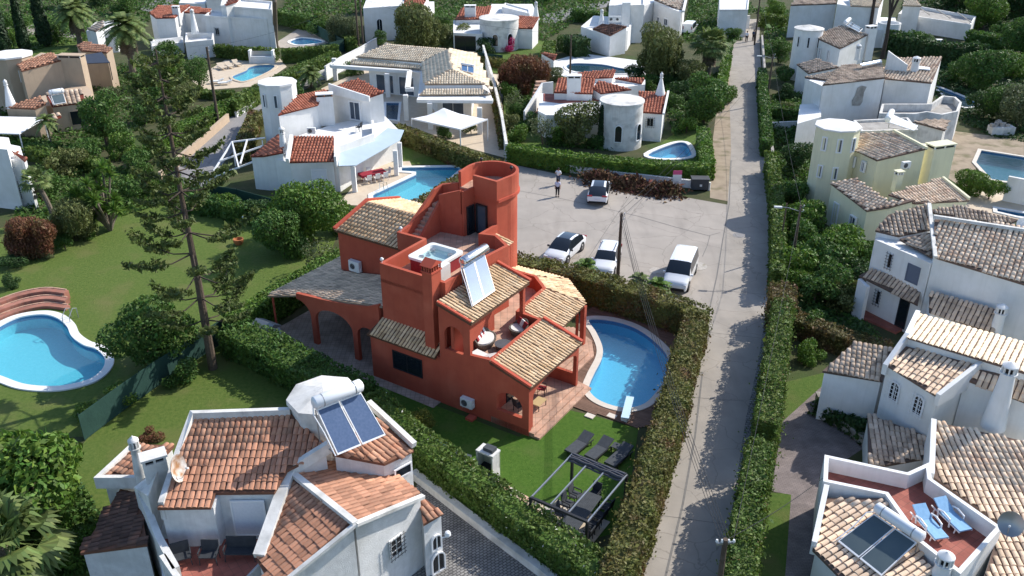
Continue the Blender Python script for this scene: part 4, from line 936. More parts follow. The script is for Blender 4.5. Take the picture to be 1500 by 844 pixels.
# hot tub
tub = thing('hot_tub', 'white hot tub with dark side panels on the red villa roof terrace', 'hot tub', V3(-9.3, 3.9, 6.7), VA); TM = FRAME[tub.name]
TM = TM @ Matrix.Scale(1.14, 4)
rr = lambda a, r: [(sx*(a-r)+r*math.cos(t), sy*(a-r)+r*math.sin(t)) for sx, sy, t0 in ((1, 1, 0), (-1, 1, 90), (-1, -1, 180), (1, -1, 270)) for t in [math.radians(t0+18*i) for i in range(6)]]
MB(TM).strip(rr(1.0, .2), .12, 0, .74, True).build('cabinet', 'cushion_red', tub)
o_ = rr(1.12, .25); i_ = rr(.9, .35); n_ = len(o_); b = MB(TM)
b.add([(x, y, .72) for x, y in o_]+[(x, y, .86) for x, y in o_]+[(x, y, .86) for x, y in i_]+[(x*.85, y*.85, .5) for x, y in i_]+[(x*.5, y*.5, .42) for x, y in i_], [[k*n_+i, k*n_+(i+1) % n_, (k+1)*n_+(i+1) % n_, (k+1)*n_+i] for k in range(4) for i in range(n_)]+[[4*n_+i for i in range(n_)]])
b.build('shell', 'plastic_white', tub, smooth=True)
MB(TM).add([(x*.97, y*.97, .66) for x, y in i_], [list(range(n_))]).build('water', 'water', tub, recalc=False)
for k, (x, y) in enumerate([(.6, .5), (-.6, .5), (.6, -.5), (-.6, -.5)]): MB(TM).lathe((x, y, .7), [(.16, 0), (.14, .08), (.03, .1)], 12).build('headrest', 'grey_metal', tub, smooth=True)
MB(TM).box(1.25, -1.0, 0, .88, .28, .9).build('cover_lifter', 'plastic_white', tub)
# ---------------------------------------------------------------- the neighbours' houses
W_, RW, OW = 'white_stucco', 'rough_white', 'old_white'
# ---- B: white house with the terracotta roofs, bottom left
hB = house('white_house', 'white house with weathered terracotta roofs and octagonal turret, lower left', 380, 790)
TT = ('terracotta', 'terracotta_deck')
big = mass(hB, [(282,608,6.8),(425,605,6.8),(481,655,6.25),(421,690,5.75),(402,722,5.4),(316,723,5.4),(308,742,5.25),(230,743,5.25)], RW, *TT, over=.1, pitch=.25, expo=.42, singles=130)
parapet(hB, K3([(236,740,5.3),(262,665,6),(281,606,7.0),(425,601,7.0)]), OW, 4.5, [5.45, 6.25, 7.1, 7.1], .24)
gr = mass(hB, [(425,692,5.3),(494,668,4.75),(562,681,4.2),(618,727,4.2),(520,767,5.3)], RW, *TT, over=.06, pitch=.25, expo=.42, singles=90)
gl = mass(hB, [(425,693,5.28),(520,768,5.28),(446,826,4.6),(405,870,4.1),(377,822,4.1)], RW, *TT, over=.06, pitch=.25, expo=.42, singles=80)
def coping(h, a, b, wd=.26, hh=.16, m=OW): return MB().beam(a, b, wd, hh).build('coping', m, h)
coping(hB, P(424,690,5.42), P(521,767,5.42), .28, .2); coping(hB, P(521,768,5.38), P(620,727,4.32), .24, .16); coping(hB, P(521,768,5.38), P(400,866,4.2), .2, .14)
coping(hB, P(424,690,5.5), P(380,815,4.3), .5, .3); coping(hB, P(424,690,5.5), P(484,653,6.5), .3, .5)
sr = mass(hB, [(487,664,5.95),(553,612,5.95),(606,658,5.2),(563,681,5.2)], RW, *TT, over=.08, pitch=.27, expo=.44)
coping(hB, P(540,590,6.2), P(607,652,5.4), .26, .3)
lw = mass(hB, [(612,722,3.7),(622,728,3.7),(648,752,3.3),(620,768,3.3)], RW, *TT, over=.05, pitch=.27, expo=.44)
c = P(474,577,7.5); octo(hB, c, 1.62, 7.45, OW, OW, 8, 0, .1, .42, .25, .3)
ml = mass(hB, [(146,697,3.65),(197,651,3.65),(255,652,3.65),(214,697,3.65)], RW, *TT, over=.1, pitch=.27, expo=.44, down=(-.35, -1))
parapet(hB, K3([(216,699,3.8),(143,699,3.8),(197,649,3.8)]), OW, 3.2, 3.85, .22)
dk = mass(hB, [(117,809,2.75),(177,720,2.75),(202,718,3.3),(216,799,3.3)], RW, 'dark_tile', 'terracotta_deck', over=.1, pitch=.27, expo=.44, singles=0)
# stepped chimney buttress
MB().prism([tuple(P(x, y, 4.4).xy) for x, y in ((196,714),(222,700),(238,712),(222,748))], 0, [5.2, 5.4, 4.6, 4.4]).build('buttress', OW, hB)
MB().strip([P(206,722,4.2).xy, P(236,800,3.4).xy, P(262,850,3.2).xy], .3, 0, [4.5, 3.9, 3.9]).build('parapet', OW, hB)
chimney(hB, P(229,690,5.2), 4.4, 6.15, 1.0, .62, OW, OW, .5)
algarve_chimney(hB, P(206,692,4.0), 3.4, 6.1, .34, .19, OW)
MB().prism([tuple(P(x, y, 2.9).xy) for x, y in ((225,744),(316,722),(402,722),(392,815),(330,880),(240,862))], 0, 2.9).build('wall', RW, hB)
MB().prism([tuple(P(x, y, 2.9).xy) for x, y in ((236,790),(392,790),(388,815),(330,876),(243,858))], 2.88, 2.93).build('terrace_floor', 'terrace_floor_red', hB)
MB().strip([P(238,815,3.8).xy, P(262,850,3.8).xy, P(280,890,3.8).xy], .25, 2.5, 3.9).build('parapet', OW, hB)
opening(hB, gr[4], gr[3], 1.75, 2.5, 2.0, 3.05, bars='iron', frame='white_metal', trans=2, proud=.06)
A_, B_ = P(622,768,0), P(650,752,0)
opening(hB, lw[3], lw[2], .35, .95, 1.4, 2.3, 'arch', proud=.08); opening(hB, lw[3], lw[2], .3, 1.1, .0, 1.2, 'arch', proud=.08)
opening(hB, sr[3], sr[2], .5, 1.5, 4.0, 4.6, mull=0)
tv = big[5]-big[4]; opening(hB, big[4], big[5], .5, 2.0, 3.0, 5.0, glass='shutter_white', mull=0, name='shutter_door')
lamp = MB().tube([P(648,788,2.9), P(655,786,3.0)], .03, 6).lathe(P(656,786,2.9), [(.08, 0), (.15, .1), (.12, .25), (.04, .3)], 10).build('wall_lamp', 'white_metal', hB, smooth=True)
solar_heater('solar_heater', 'solar water heater with two blue panels beside the grey octagonal turret', [P(463,600,8.15), P(529,574,8.15), P(566,637,6.5), P(494,667,6.5)], .3)
sat_dish('satellite_dish', 'rust-stained satellite dish on the terracotta roof beside a chimney', P(259,700,5.75), .58, (.92, -.12, .22), 'rusty', .5)

# ---- C: bottom-right house with the roof terrace
hC = house('white_house', 'white house with red-floored roof terrace and two blue loungers, lower right', 1330, 800)
PT = ('pink_tile', 'pink_deck')
ter = flat(hC, [(1206,705,3.4),(1208,666,3.4),(1329,692,3.4),(1362,677,3.4),(1365,701,3.4),(1468,773,3.4),(1407,841,3.4),(1347,794,3.4),(1297,724,3.4)], W_, 0, .85, .2, 'terrace_floor_red')
mass(hC, [(1212,726,3.0),(1288,733,3.05),(1350,806,3.05),(1372,850,2.9),(1290,905,2.3),(1190,806,2.3)], W_, *PT, over=.1, pitch=.29, expo=.45, fill=.425, singles=150)
parapet(hC, K3([(1210,716,3.1),(1192,800,2.5)]), W_, 2.0, [3.35, 2.75], .24)
bc = mass(hC, [(1369,617,3.3),(1545,655,3.4),(1560,870,2.3),(1440,850,2.3),(1466,770,2.55),(1367,700,2.75)], W_, *PT, over=.05, pitch=.29, expo=.45, fill=.425, singles=150, down=(-.12, -1))
parapet(hC, K3([(1367,618,3.5),(1363,700,3.0)]), W_, 1.5, [3.7, 3.3], .26)
mass(hC, [(1271,607,2.1),(1358,637,2.1),(1360,672,1.75),(1289,682,1.75),(1272,678,1.75)], W_, 'old_tile', 'old_deck', over=.08, pitch=.27, expo=.4)
algarve_chimney(hC, P(1376,850,2.6), 1.8, 4.2, .55, .3)
solar_heater('solar_heater', 'solar water heater with two grey panels beside the red-floored roof terrace', [P(1280,752,3.55), P(1344,795,3.55), P(1291.6,844,2.75), P(1226.6,792,2.75)], .27, 'pv_green')
sat_dish('satellite_dish', 'grey mesh satellite dish at the right edge of the roof terrace', P(1474,790,3.3), .52, (-.5, -.6, .35), 'grey_metal', .9)

# ---- D: low house behind it with two barred arched windows
hD = house('white_house', 'low white house with two barred arched windows and conical chimney', 1400, 600)
dm = mass(hD, [(1327,505,5.3),(1432,536,5.3),(1376,580,4.7),(1297,535,4.7)], W_, *PT, over=.08, pitch=.29, expo=.45, fill=.425, singles=120)
da = mass(hD, [(1252,501,3.9),(1308,513,3.9),(1293,558,3.4),(1205,543,3.4)], W_, 'old_tile', 'old_deck', over=.1, pitch=.27, expo=.4)
ds = mass(hD, [(1342,462,5.45),(1520,508,5.45),(1520,551,5.8),(1329,493,5.8)], W_, 'beige_tile', 'pink_deck', over=.05, pitch=.3, expo=.5, fill=.42)
parapet(hD, K3([(1297,533,4.9),(1329,490,5.85),(1344,459,5.5)]), W_, 4.2, [4.85, 5.95, 5.7], .26)
parapet(hD, K3([(1374,580,4.8),(1442,527,5.6)]), W_, 4.2, [4.9, 5.7], .24)
d2 = mass(hD, [(1432,538,5.3),(1520,560,5.3),(1520,594,4.75),(1412,556,4.75)], W_, *PT, over=.05, pitch=.29, expo=.45, fill=.425)
algarve_chimney(hD, P(1456,618,3.3), 3.0, 7.0, .62, .34)
dA, dB = dm[3], dm[2]
opening(hD, dA, dB, .55, 1.2, 2.9, 4.1, 'arch', bars='white_metal'); opening(hD, dA, dB, 2.1, 2.75, 2.9, 4.1, 'arch', bars='white_metal')

# ---- E: two-storey house with the tiled porch
hE = house('white_house', 'two-storey white house with tiled porch and iron window grilles, right edge', 1400, 440)
e1 = mass(hE, [(1302,312,6.7),(1359,300,6.9),(1367,334,6.3),(1316,345,6.0),(1282,339,6.0)], W_, 'old_tile', 'old_deck', over=.08, pitch=.3, expo=.42, fill=.42)
e2 = mass(hE, [(1370,318,7.2),(1472,329,7.2),(1545,345,7.2),(1545,428,6.0),(1500,415,6.0),(1366,378,6.0)], W_, *PT, over=.06, pitch=.32, expo=.46, fill=.425)
coping(hE, P(1361,299,7.1), P(1370,377,6.2), .24, .2); coping(hE, P(1368,317,7.3), P(1500,337,7.3), .24, .2)
MB().prism([tuple(P(x, y, 6).xy) for x, y in ((1283,343),(1366,378),(1400,360),(1330,320))], 0, 5.6).build('wall', W_, hE)
e3 = mass(hE, [(1275,391,3.7),(1351,414,3.7),(1345,445,2.9),(1258,407,2.9)], W_, 'old_tile', 'old_deck', over=.1, wall=False, pitch=.29, expo=.45, fill=.425)
e4 = mass(hE, [(1362,428,3.9),(1463,455,3.9),(1457,487,3.1),(1361,457,3.1)], W_, 'old_tile', 'old_deck', over=.05, pitch=.29, expo=.45, fill=.425)
mass(hE, [(1318,350,5.95),(1366,340,6.35),(1367,377,5.8)], W_, 'old_tile', 'old_deck', wall=False, pitch=.29, expo=.4)
mass(hE, [(1363,304,4.2),(1405,302,4.2),(1492,322,3.9),(1470,330,3.7),(1370,316,3.7)], W_, 'old_tile', 'old_deck', pitch=.29, expo=.45, fill=.425)
E1, E2 = P(1283,343,6), P(1366,378,6)
MB().strip([P(1249,461).xy, P(1262,470).xy], .3, 0, [2.9, 2.7]).build('porch_wall', W_, hE)
MB().prism(PP([(1250,462),(1275,452),(1335,478),(1312,490)]), 0, .18).build('porch_floor', 'terrace_floor_red', hE)
opening(hE, E1, E2, 1.3, 1.7, 4.0, 5.1, bars='iron', mull=0, frame='shutter_white'); opening(hE, E1, E2, 2.9, 3.9, 3.7, 5.0, glass='shutter_grey', frame='shutter_grey', mull=0)
opening(hE, E1, E2, 1.0, 1.4, 1.0, 2.1, bars='iron', mull=0, frame='shutter_white'); opening(hE, E1, E2, 2.9, 3.7, .2, 2.4, mull=0, frame='dark_metal', name='door')
algarve_chimney(hE, P(1460,480,3.2), 2.9, 4.9, .36, .3)
sat_dish('satellite_dish', 'small white satellite dish on the tiled roof at the right edge', P(1496,335,6.9), .4, (-.3, -.8, .3), 'white_metal', .35)

# ---- F: yellow house with the octagonal tower
hF = house('yellow_house', 'pale yellow house with octagonal tower and white window surrounds', 1300, 300)
cF = P(1228,183,7.6); octo(hF, cF, 1.92, 7.6, 'cream_stucco', W_, 9, 0, .12, .25, .3, .14)
f1 = mass(hF, [(1246,216,5.6),(1258,196,6.0),(1309,193,6.5),(1358,218,6.3),(1285,234,5.6)], 'cream_stucco', *PT, over=.1, pitch=.3, expo=.42, fill=.42)
coping(hF, P(1309,191,6.65), P(1358,217,6.45), .22, .2, 'cream_stucco')
f2 = mass(hF, [(1216,272,3.5),(1254,258,4.3),(1302,283,4.4),(1340,298,3.7),(1302,308,3.3),(1270,308,3.3)], 'cream_stucco', *PT, over=.1, pitch=.3, expo=.42, fill=.42)
f3 = mass(hF, [(1302,283,4.3),(1382,261,4.4),(1420,292,3.6),(1340,300,3.6)], 'cream_stucco', *PT, over=.08, pitch=.3, expo=.42, fill=.42)
coping(hF, P(1381,260,4.55), P(1420,291,3.75), .22, .2, 'cream_stucco')
MB().prism([tuple(P(x, y, 5.5).xy) for x, y in ((1286,235),(1357,219),(1370,212),(1300,205),(1262,200))], 2.5, 5.5).build('wall', 'cream_stucco', hF)
chimney(hF, P(1374,232,5.2), 2.8, 6.6, 2.3, 1.1, 'cream_stucco', W_, .35)
chimney(hF, P(1314,268,4.3), 3.6, 5.4, .6, .5, 'cream_stucco', W_, .3)
for (ax, ay, bx, by, u0, u1, z0, z1) in ((1270,308,1216,272,3.6,4.4,.3,2.4),(1270,308,1216,272,1.0,1.9,1.0,2.2),(1285,234,1246,216,1.2,1.7,4.0,5.0),(1285,234,1246,216,2.6,3.0,4.0,5.0)):
    A_, B_ = P(ax, ay, 3.3 if z1 < 3 else 5.6), P(bx, by, 3.4 if z1 < 3 else 5.6); opening(hF, A_, B_, u0, u1, z0, z1, frame='white_metal', glass='glass_blue', fw=.1, proud=.16)
for z0, z1 in ((5.6, 6.9), (3.1, 4.3)):
    for a in (-2.42, -1.72, -1.02):
        d = Vector((math.cos(a), math.sin(a))); c2 = Vector(cF.xy)+d*1.86; s_ = Vector((-d.y, d.x))
        if z0 > 5 or a < -1.5: opening(hF, c2-s_*.4, c2+s_*.4, .15, .65, z0, z1, frame='white_metal', glass='glass_blue', fw=.1, mull=0, proud=.1)
sat = ac_unit('air_conditioner', 'air conditioner high on the pale yellow gable wall', P(1324,246,4.9)+Vector((0, -.25, 0)), .3, 0, .8, .6)
solar_heater('solar_heater', 'solar water heater with white panels on the grey roof behind the yellow tower', [P(1306,170,6.3), P(1306,166,6.3), P(1343,186,5.4), P(1340,190,5.4)] if 0 else [P(1303,179,6.0), P(1309,168,6.0), P(1345,184,5.5), P(1339,191,5.5)], .3, 'tank_white', npan=2)

# ---- G: house under repair with the round-walled terrace
hG = house('white_house', 'white house under repair with grey plaster patch and round-walled terrace', 1280, 170)
g1 = mass(hG, [(1205,124,6.0),(1297,114,6.0),(1292,93,6.5),(1233,96,6.5)], W_, 'old_tile', 'old_deck', over=.06, pitch=.3, expo=.42, fill=.42)
g2 = mass(hG, [(1179,112,5.6),(1218,105,5.8),(1233,96,6.0),(1222,118,5.6),(1180,114,5.5)], W_, 'old_tile', 'old_deck', over=.06, pitch=.3, expo=.42, fill=.42)
MB().prism([tuple(P(x, y, 5.5).xy) for x, y in ((1180,114),(1212,112),(1222,119),(1205,125))], 0, 5.4).build('wall', W_, hG)
g3 = mass(hG, [(1290,104,5.6),(1312,83,6.4),(1380,84,6.4),(1365,121,5.6),(1297,114,5.6)], W_, 'pink_tile', 'pink_deck', over=.06, pitch=.34, expo=.46, fill=.41)
MB().prism([tuple(P(x, y, 3.2).xy) for x, y in ((1172,152),(1203,150),(1203,170),(1168,180))], 0, 3.1).build('wall', W_, hG)
gf = flat(hG, [(1292,152,3.6),(1363,152,3.6),(1380,140,3.6),(1400,142,3.6),(1409,150,3.6),(1404,163,3.6),(1380,168,3.6),(1358,164,3.6),(1340,167,3.6),(1288,166,3.6)], OW, 0, .8, .25, 'concrete_old')
mass(hG, [(1335,176,4.2),(1363,170,4.2),(1390,178,3.4),(1385,190,3.4),(1340,186,3.4)], OW, 'old_tile', 'old_deck', pitch=.3, expo=.42, fill=.42)
flat(hG, [(1250,176,4.6),(1330,172,4.6),(1345,190,4.6),(1262,192,4.6)], OW, 0, .25, .25, 'concrete_old')
MB().panel([(s_+.25*math.sin(i*2.1)*.3, z_) for i, (s_, z_) in enumerate([(4.6,3.2),(5.6,3.1),(6.0,3.5),(5.9,4.6),(6.1,5.2),(5.5,5.4),(4.9,5.2),(4.7,4.4),(4.5,3.8)])], [], .02, Vector((*g1[0].xy, 0))+Vector((0, -.03, 0)), Vector((*(g1[1]-g1[0]).xy, 0)).normalized(), Vector((*(g1[1]-g1[0]).yx, 0)).normalized()*1.0 if 0 else Vector(((g1[1]-g1[0]).y, -(g1[1]-g1[0]).x, 0)).normalized()).build('plaster_patch', 'concrete_old', hG)
algarve_chimney(hG, P(1339,105,5.8), 5.2, 7.6, .5, .4); MB().strip([P(1298,92,6.6).xy, P(1328,104,5.9).xy], .3, 5, [8.0, 6.6]).build('buttress', W_, hG)
MB().tube([P(1259,97,6.75), P(1289,91,6.75)], .32, 14).build('water_tank', 'steel', hG, smooth=True)
MB().beam(P(1342,99,6.15), P(1362,101,6.1), 1.3, .12).build('skylight', 'white_metal', hG)

# ---- H: narrow house with the round tower
hH = house('white_house', 'narrow white house with round tower and slit windows, upper right', 1220, 110)
cH = P(1185.5,41,6.9); octo(hH, cH, 1.9, 6.9, W_, 'old_white', 20, 0, .1, .45, .2, .12)
h1 = mass(hH, [(1199,60,5.6),(1231,69,5.6),(1271,52,6.0),(1233,36,6.7),(1207,45,6.4)], W_, 'old_tile', 'old_deck', over=.08, pitch=.32, expo=.46, fill=.425)
h2 = mass(hH, [(1167,94,3.5),(1196,86,4.0),(1229,98,3.8),(1184,107,3.2)], W_, 'old_tile', 'old_deck', over=.08, pitch=.32, expo=.46, fill=.425)
chimney(hH, P(1272,66,4.6), 2.5, 7.2, 1.3, .9, W_, W_, .4); algarve_chimney(hH, P(1256,80,4.5), 3.8, 5.9, .35, .28)
for (u0, u1) in ((.5, .75), (2.1, 2.35)): opening(hH, P(1199,60,5.6), P(1231,69,5.6), u0, u1, 3.4, 4.8, mull=0, fw=.04, proud=.14)
opening(hH, P(1231,69,5.6), P(1271,52,5.6), 2.6, 3.1, 4.2, 4.7, mull=0, fw=.04, proud=.14)
for a in (-2.5, -1.8, -1.1):
    d = Vector((math.cos(a), math.sin(a))); c2 = Vector(cH.xy)+d*1.96; s_ = Vector((-d.y, d.x)); opening(hH, c2-s_*.3, c2+s_*.3, .15, .45, 4.6, 6.0, mull=0, fw=.04, proud=.06)
solar_heater('solar_heater', 'dark solar water heater on the grey roof beside the round white tower', [P(1240,32,7.0), P(1244,30,7.0), P(1263,43,6.5), P(1259,45,6.5)] if 0 else [P(1239,36,6.9), P(1245,31,6.9), P(1264,42,6.5), P(1259,47,6.5)], .28, 'glass_dark')
# ---- I: house with scaffolding at the top
hI = house('white_house', 'white house with scaffolding on its shaded wall, top right', 1230, 40)
mass(hI, [(1158,8,5.2),(1226,5,5.2),(1222,-6,5.6),(1166,-2,5.6)], W_, 'old_tile', 'old_deck', over=.05, pitch=.34, expo=.5)
mass(hI, [(1246,9,5.6),(1288,10,5.6),(1296,-8,6.4),(1244,-8,6.4)], W_, 'beige_tile', 'beige_deck', over=.05, pitch=.34, expo=.5)
MB().prism([tuple(P(x, y, 5.4).xy) for x, y in ((1226,6),(1246,9),(1250,-4),(1230,-8))], 0, 5.4).build('wall', W_, hI)
cI = P(1303,34,3.6); MB().lathe((cI.x, cI.y, 0), [(1.75, 0), (1.75, 3.7), (1.5, 3.7), (1.5, 3.1)], 20).build('round_wall', W_, hI, smooth=True)
MB().prism([tuple(P(x, y, 3.2).xy) for x, y in ((1286,40),(1318,40),(1312,22),(1284,22))], 0, 2.8).build('wall', W_, hI)
sc = MB(); a0 = P(1160,46); b0 = P(1216,38)
scf = thing('scaffold', 'dark metal scaffold against the shaded wall of the top right house', 'scaffold', ((a0.x+b0.x)/2, (a0.y+b0.y)/2-.7, 0))
for i in range(4):
    q = a0.lerp(b0, i/3)
    for k in (-.5, -1.3): sc.tube([(q.x, q.y+k, 0), (q.x, q.y+k, 4.4)], .05, 5)
for z in (1.6, 2.6, 3.6, 4.3):
    for k in (-.5, -1.3): sc.tube([(a0.x, a0.y+k, z), (b0.x, b0.y+k, z)], .045, 5)
for i in range(3): p, q = a0.lerp(b0, i/3), a0.lerp(b0, (i+1)/3); sc.tube([(p.x, p.y-1.3, .2), (q.x, q.y-1.3, 3.6)], .04, 5)
sc.build('tubes', 'dark_metal', scf)
MB().beam((a0.x, a0.y-.9, 1.75), (b0.x, b0.y-.9, 1.75), .8, .05).build('platform', 'wood_pole', scf)
# ---- top right flat building and the yard oven
hS = house('low_building', 'long low white building with flat terrace roof at the top right', 1370, 30, 'building')
flat(hS, [(1316,20,2.6),(1423,36,2.6),(1430,24,2.6),(1330,6,2.6)], W_, 0, .5, .25, 'concrete_old')
mass(hS, [(1322,8,4.6),(1350,9,4.6),(1340,-4,5.3),(1326,-4,5.3)], W_, 'beige_tile', 'beige_deck')
for q in ((1345,10,1362,22),(1372,14,1392,27),(1402,18,1423,33)): MB().beam(P(q[0], q[1], 3.6), P(q[2], q[3], 2.9), .12).build('pergola_beam', 'concrete_old', hS)
# ---- J: house with the big white drum
hJ = house('white_house', 'white house with large round drum room and tiled roofs behind the car park', 880, 190)
PK = ('orange_tile', 'orange_deck')
cJ0, cJ1 = P(885,219), P(935,219); cJ = Vector(((cJ0.x+cJ1.x)/2, cJ0.y+1.6, 0))
o = MB().lathe((cJ.x, cJ.y, 0), [(2.35, 0), (2.3, 4.9), (2.42, 4.9), (2.42, 5.06), (.02, 5.25)], 28).build('drum_room', OW, hJ, smooth=True)
for a in (-1.78, -.75):
    d = Vector((math.cos(a), math.sin(a))); c2 = cJ.xy+d*2.36; s_ = Vector((-d.y, d.x)); opening(hJ, c2-s_*.6, c2+s_*.6, .18, 1.02, 1.0, 2.9, 'arch', mull=0, proud=.1)
j1 = mass(hJ, [(940,164,3.3),(971,166,3.3),(977,136,4.1),(935,134,4.1)], W_, *PK, over=.08, pitch=.34, expo=.46, fill=.41)
coping(hJ, P(972,167,3.45), P(979,134,4.25), .22, .2, W_)
j2 = mass(hJ, [(811,135,3.6),(818,114,4.2),(872,116,4.2),(868,137,3.6)], W_, *PK, over=.08, pitch=.34, expo=.46, fill=.41)
j3 = mass(hJ, [(868,130,3.8),(877,117,4.3),(925,131,3.8),(880,136,3.7)], W_, *PK, over=.05, pitch=.34, expo=.46, fill=.41)
j4 = mass(hJ, [(848,114,3.9),(846,107,4.0),(902,101,4.4),(898,114,3.9)], W_, *PK, over=.08, pitch=.34, expo=.46, fill=.41)
j5 = mass(hJ, [(902,112,3.9),(944,116,3.7),(940,122,3.5),(900,116,3.6)], W_, *PK, over=.08, pitch=.34, expo=.46, fill=.41)
MB().prism([tuple(P(x, y, 3.2).xy) for x, y in ((870,135),(945,125),(945,118),(900,113),(870,118))], 0, 3.3).build('wall', W_, hJ)
MB().prism([tuple(P(x, y, 2.7).xy) for x, y in ((792,136),(868,139),(900,150),(885,168),(800,168),(788,162))], 0, 2.65).build('wall', W_, hJ)
MB().prism([tuple(P(x, y, 2.7).xy) for x, y in ((796,137),(866,140),(880,148),(820,151),(796,148))], 2.6, 2.7).build('terrace_floor', 'terrace_floor_red', hJ)
MB().strip([P(768,168,1.2).xy, P(794,124,3.2).xy, P(810,122,3.2).xy], .2, 0, [1.6, 3.4, 3.4]).build('parapet', W_, hJ)
st = MB(); s0, s1 = P(780,172,0), P(792,150,0)
for i in range(10): q = s0.lerp(s1, i/9); st.box(q.x, q.y, 0, .27*(i+1), 1.3, .75, .2)
st.build('stair', 'terracotta_floor', hJ)
chimney(hJ, P(840,142,3.0), 2.6, 5.6, 1.6, .9, W_, W_, 0)
algarve_chimney(hJ, P(967,140,3.9), 3.4, 6.6, .75, .12)
opening(hJ, j1[0], j1[1], .6, 1.4, 1.7, 2.7, bars='iron')
# ---- K: low modern house with the beige hipped roof
hK = house('modern_house', 'low modern white house with beige hipped roof and portico beam', 640, 130)
KT = ('beige_tile', 'beige_deck')
mass(hK, [(566,65,5.2),(657,72,5.2),(618,91,4.25),(521,83,4.25)], W_, *KT, wall=False, pitch=.31, expo=.45)
mass(hK, [(657,72,5.2),(661,101,5.2),(622,123,4.25),(618,91,4.25)], W_, *KT, wall=False, pitch=.31, expo=.45)
mass(hK, [(662,101,5.2),(710,123,4.25),(622,123.5,4.25)], W_, *KT, wall=False, pitch=.31, expo=.45)
mass(hK, [(658,72,5.2),(699,78,4.6),(721,134,4.0),(710,123,4.25),(662,101,5.2)], W_, *KT, wall=False, pitch=.31, expo=.45)
def kprism(l, z, z0, z1, n='wall', m=W_): return MB().prism([tuple(P(x, y, z).xy) for x, y in l], z0, z1).build(n, m, hK)
kprism([(524,83),(618,92),(624,124),(707,124),(696,82),(658,74),(567,67)], 4.2, 3.3, 4.1, 'fascia')
kprism([(512,96),(616,106),(612,145),(722,147),(700,84),(560,70)], 3.3, 3.05, 3.3, 'eaves')
mass(hK, [(513,93,3.6),(616,100,3.6),(616,95,3.9),(516,87,3.9)], W_, *KT, wall=False, pitch=.31, expo=.45)
mass(hK, [(614,139,3.5),(720,138,3.5),(710,131,3.8),(622,131,3.8)], W_, *KT, wall=False, pitch=.31, expo=.45)
kprism([(540,98),(616,106),(640,128),(690,132),(700,84),(560,70)], 3.3, 0, 3.06)
for a, b in (((486,97),(600,105)),((600,105),(597,131)),((594,131),(606,131)),((486,97),(512,80))): MB().beam(P(*a, 3.3), P(*b, 3.3), .6, .4).build('portico_beam', W_, hK)
MB().beam(P(611,147,3.2), P(722,148,3.2), .9, .35).build('portico_beam', W_, hK)
for x, y in ((492,118),(596,176),(631,189),(569,142),(548,120),(703,196)): q = P(x, y); MB().box(q.x, q.y, 0, 3.05, .55, .55).build('column', W_, hK)
for a, b, u0, u1 in (((640,128),(690,132),.6,3.4),((540,98),(616,106),1.0,3.6),((540,98),(616,106),4.4,6.6)): opening(hK, P(*a, 3.3), P(*b, 3.3), u0, u1, .1, 2.5, glass='glass_blue', name='glass_door')
solar_heater('solar_heater', 'small solar panel on the beige hipped roof of the modern house', [P(676,95,5.3), P(694,98,5.2), P(694,107,4.9), P(676,103,5.0)], .12, 'pv_pale')
# ---- L: white house with the octagonal tower and grey awning
hL = house('white_house', 'white house with octagonal tower, orange roofs and grey-blue patio awning', 470, 240)
LT = ('orange_tile', 'orange_deck')
cL = P(405.5,119,7.3); octo(hL, cL, 1.95, 7.3, W_, W_, 9, 0, .1, .12, .2, .2)
for a in (-2.2, -1.5):
    d = Vector((math.cos(a), math.sin(a))); c2 = cL.xy+d*1.95; s_ = Vector((-d.y, d.x)); opening(hL, c2-s_*.4, c2+s_*.4, .2, .6, 4.9, 6.3, mull=0, glass='glass_blue', proud=.06)
l1 = mass(hL, [(407,168,5.4),(465,154,5.4),(481,131,6.2),(437,140,6.2)], W_, *LT, over=.08, pitch=.3, expo=.44, fill=.41)
l2 = mass(hL, [(483,128,6.3),(525,115,6.9),(562,135,6.2),(541,142,5.9)], W_, *LT, over=.06, pitch=.3, expo=.44, fill=.41)
MB().strip([P(482,127,6.4).xy, P(541,142,6.1).xy], .2, 5.6, [6.75, 6.15]).build('parapet', W_, hL)
chimney(hL, P(476,150,5.4), 3, 6.4, 1.7, .9, W_, 'burnt_orange', .2)
l3 = mass(hL, [(367,228,3.4),(409,195,4.2),(415,222,3.9),(388,230,3.4)], W_, *LT, over=.06, pitch=.3, expo=.44, fill=.41)
l4 = mass(hL, [(424,237,3.2),(430,200,4.3),(489,201,4.3),(489,236,3.2)], W_, *LT, over=.05, pitch=.3, expo=.44, fill=.41)
MB().prism([tuple(P(x, y, 3.1).xy) for x, y in ((388,231),(426,238),(430,226),(414,212))], 0, 3.1).build('wall', W_, hL)
MB().prism([tuple(P(x, y, 3.1).xy) for x, y in ((489,236),(495,236),(545,205),(585,190),(560,165),(490,180),(430,200))], 0, 3.0).build('wall', W_, hL)
MB().strip([P(491,234,3.6).xy, P(495,219,3.6).xy, P(547,200,3.6).xy, P(546,180,3.6).xy], .22, 2.9, 3.9).build('parapet', W_, hL)
coping(hL, P(421,236,3.5), P(427,200,4.6), .3, .5, W_)
algarve_chimney(hL, P(415,215,3.9), 3.4, 5.9, .4, .24)
aw = thing('patio_awning', 'grey-blue fabric awning over the patio of the octagonal-tower house', 'awning', (P(530,262).x, P(530,262).y, 0))
MB().slab(zflat(K3([(496,243,2.9),(495,219,3.3),(548,200,3.4),(568,187,3.4),(592,192,2.95),(586,205,2.8),(521,242,2.7)])), .06).build('canopy', 'awning_blue', aw)
for x, y in ((520,281),(581,257),(587,245)): q = P(x, y); MB().box(q.x, q.y, 0, 2.62, .42, .42).build('post', W_, aw)
opening(hL, l2[0], l2[3], 2.4, 3.9, 3.1, 5.2, name='glass_door', glass='glass_blue', fw=.12, proud=.14)
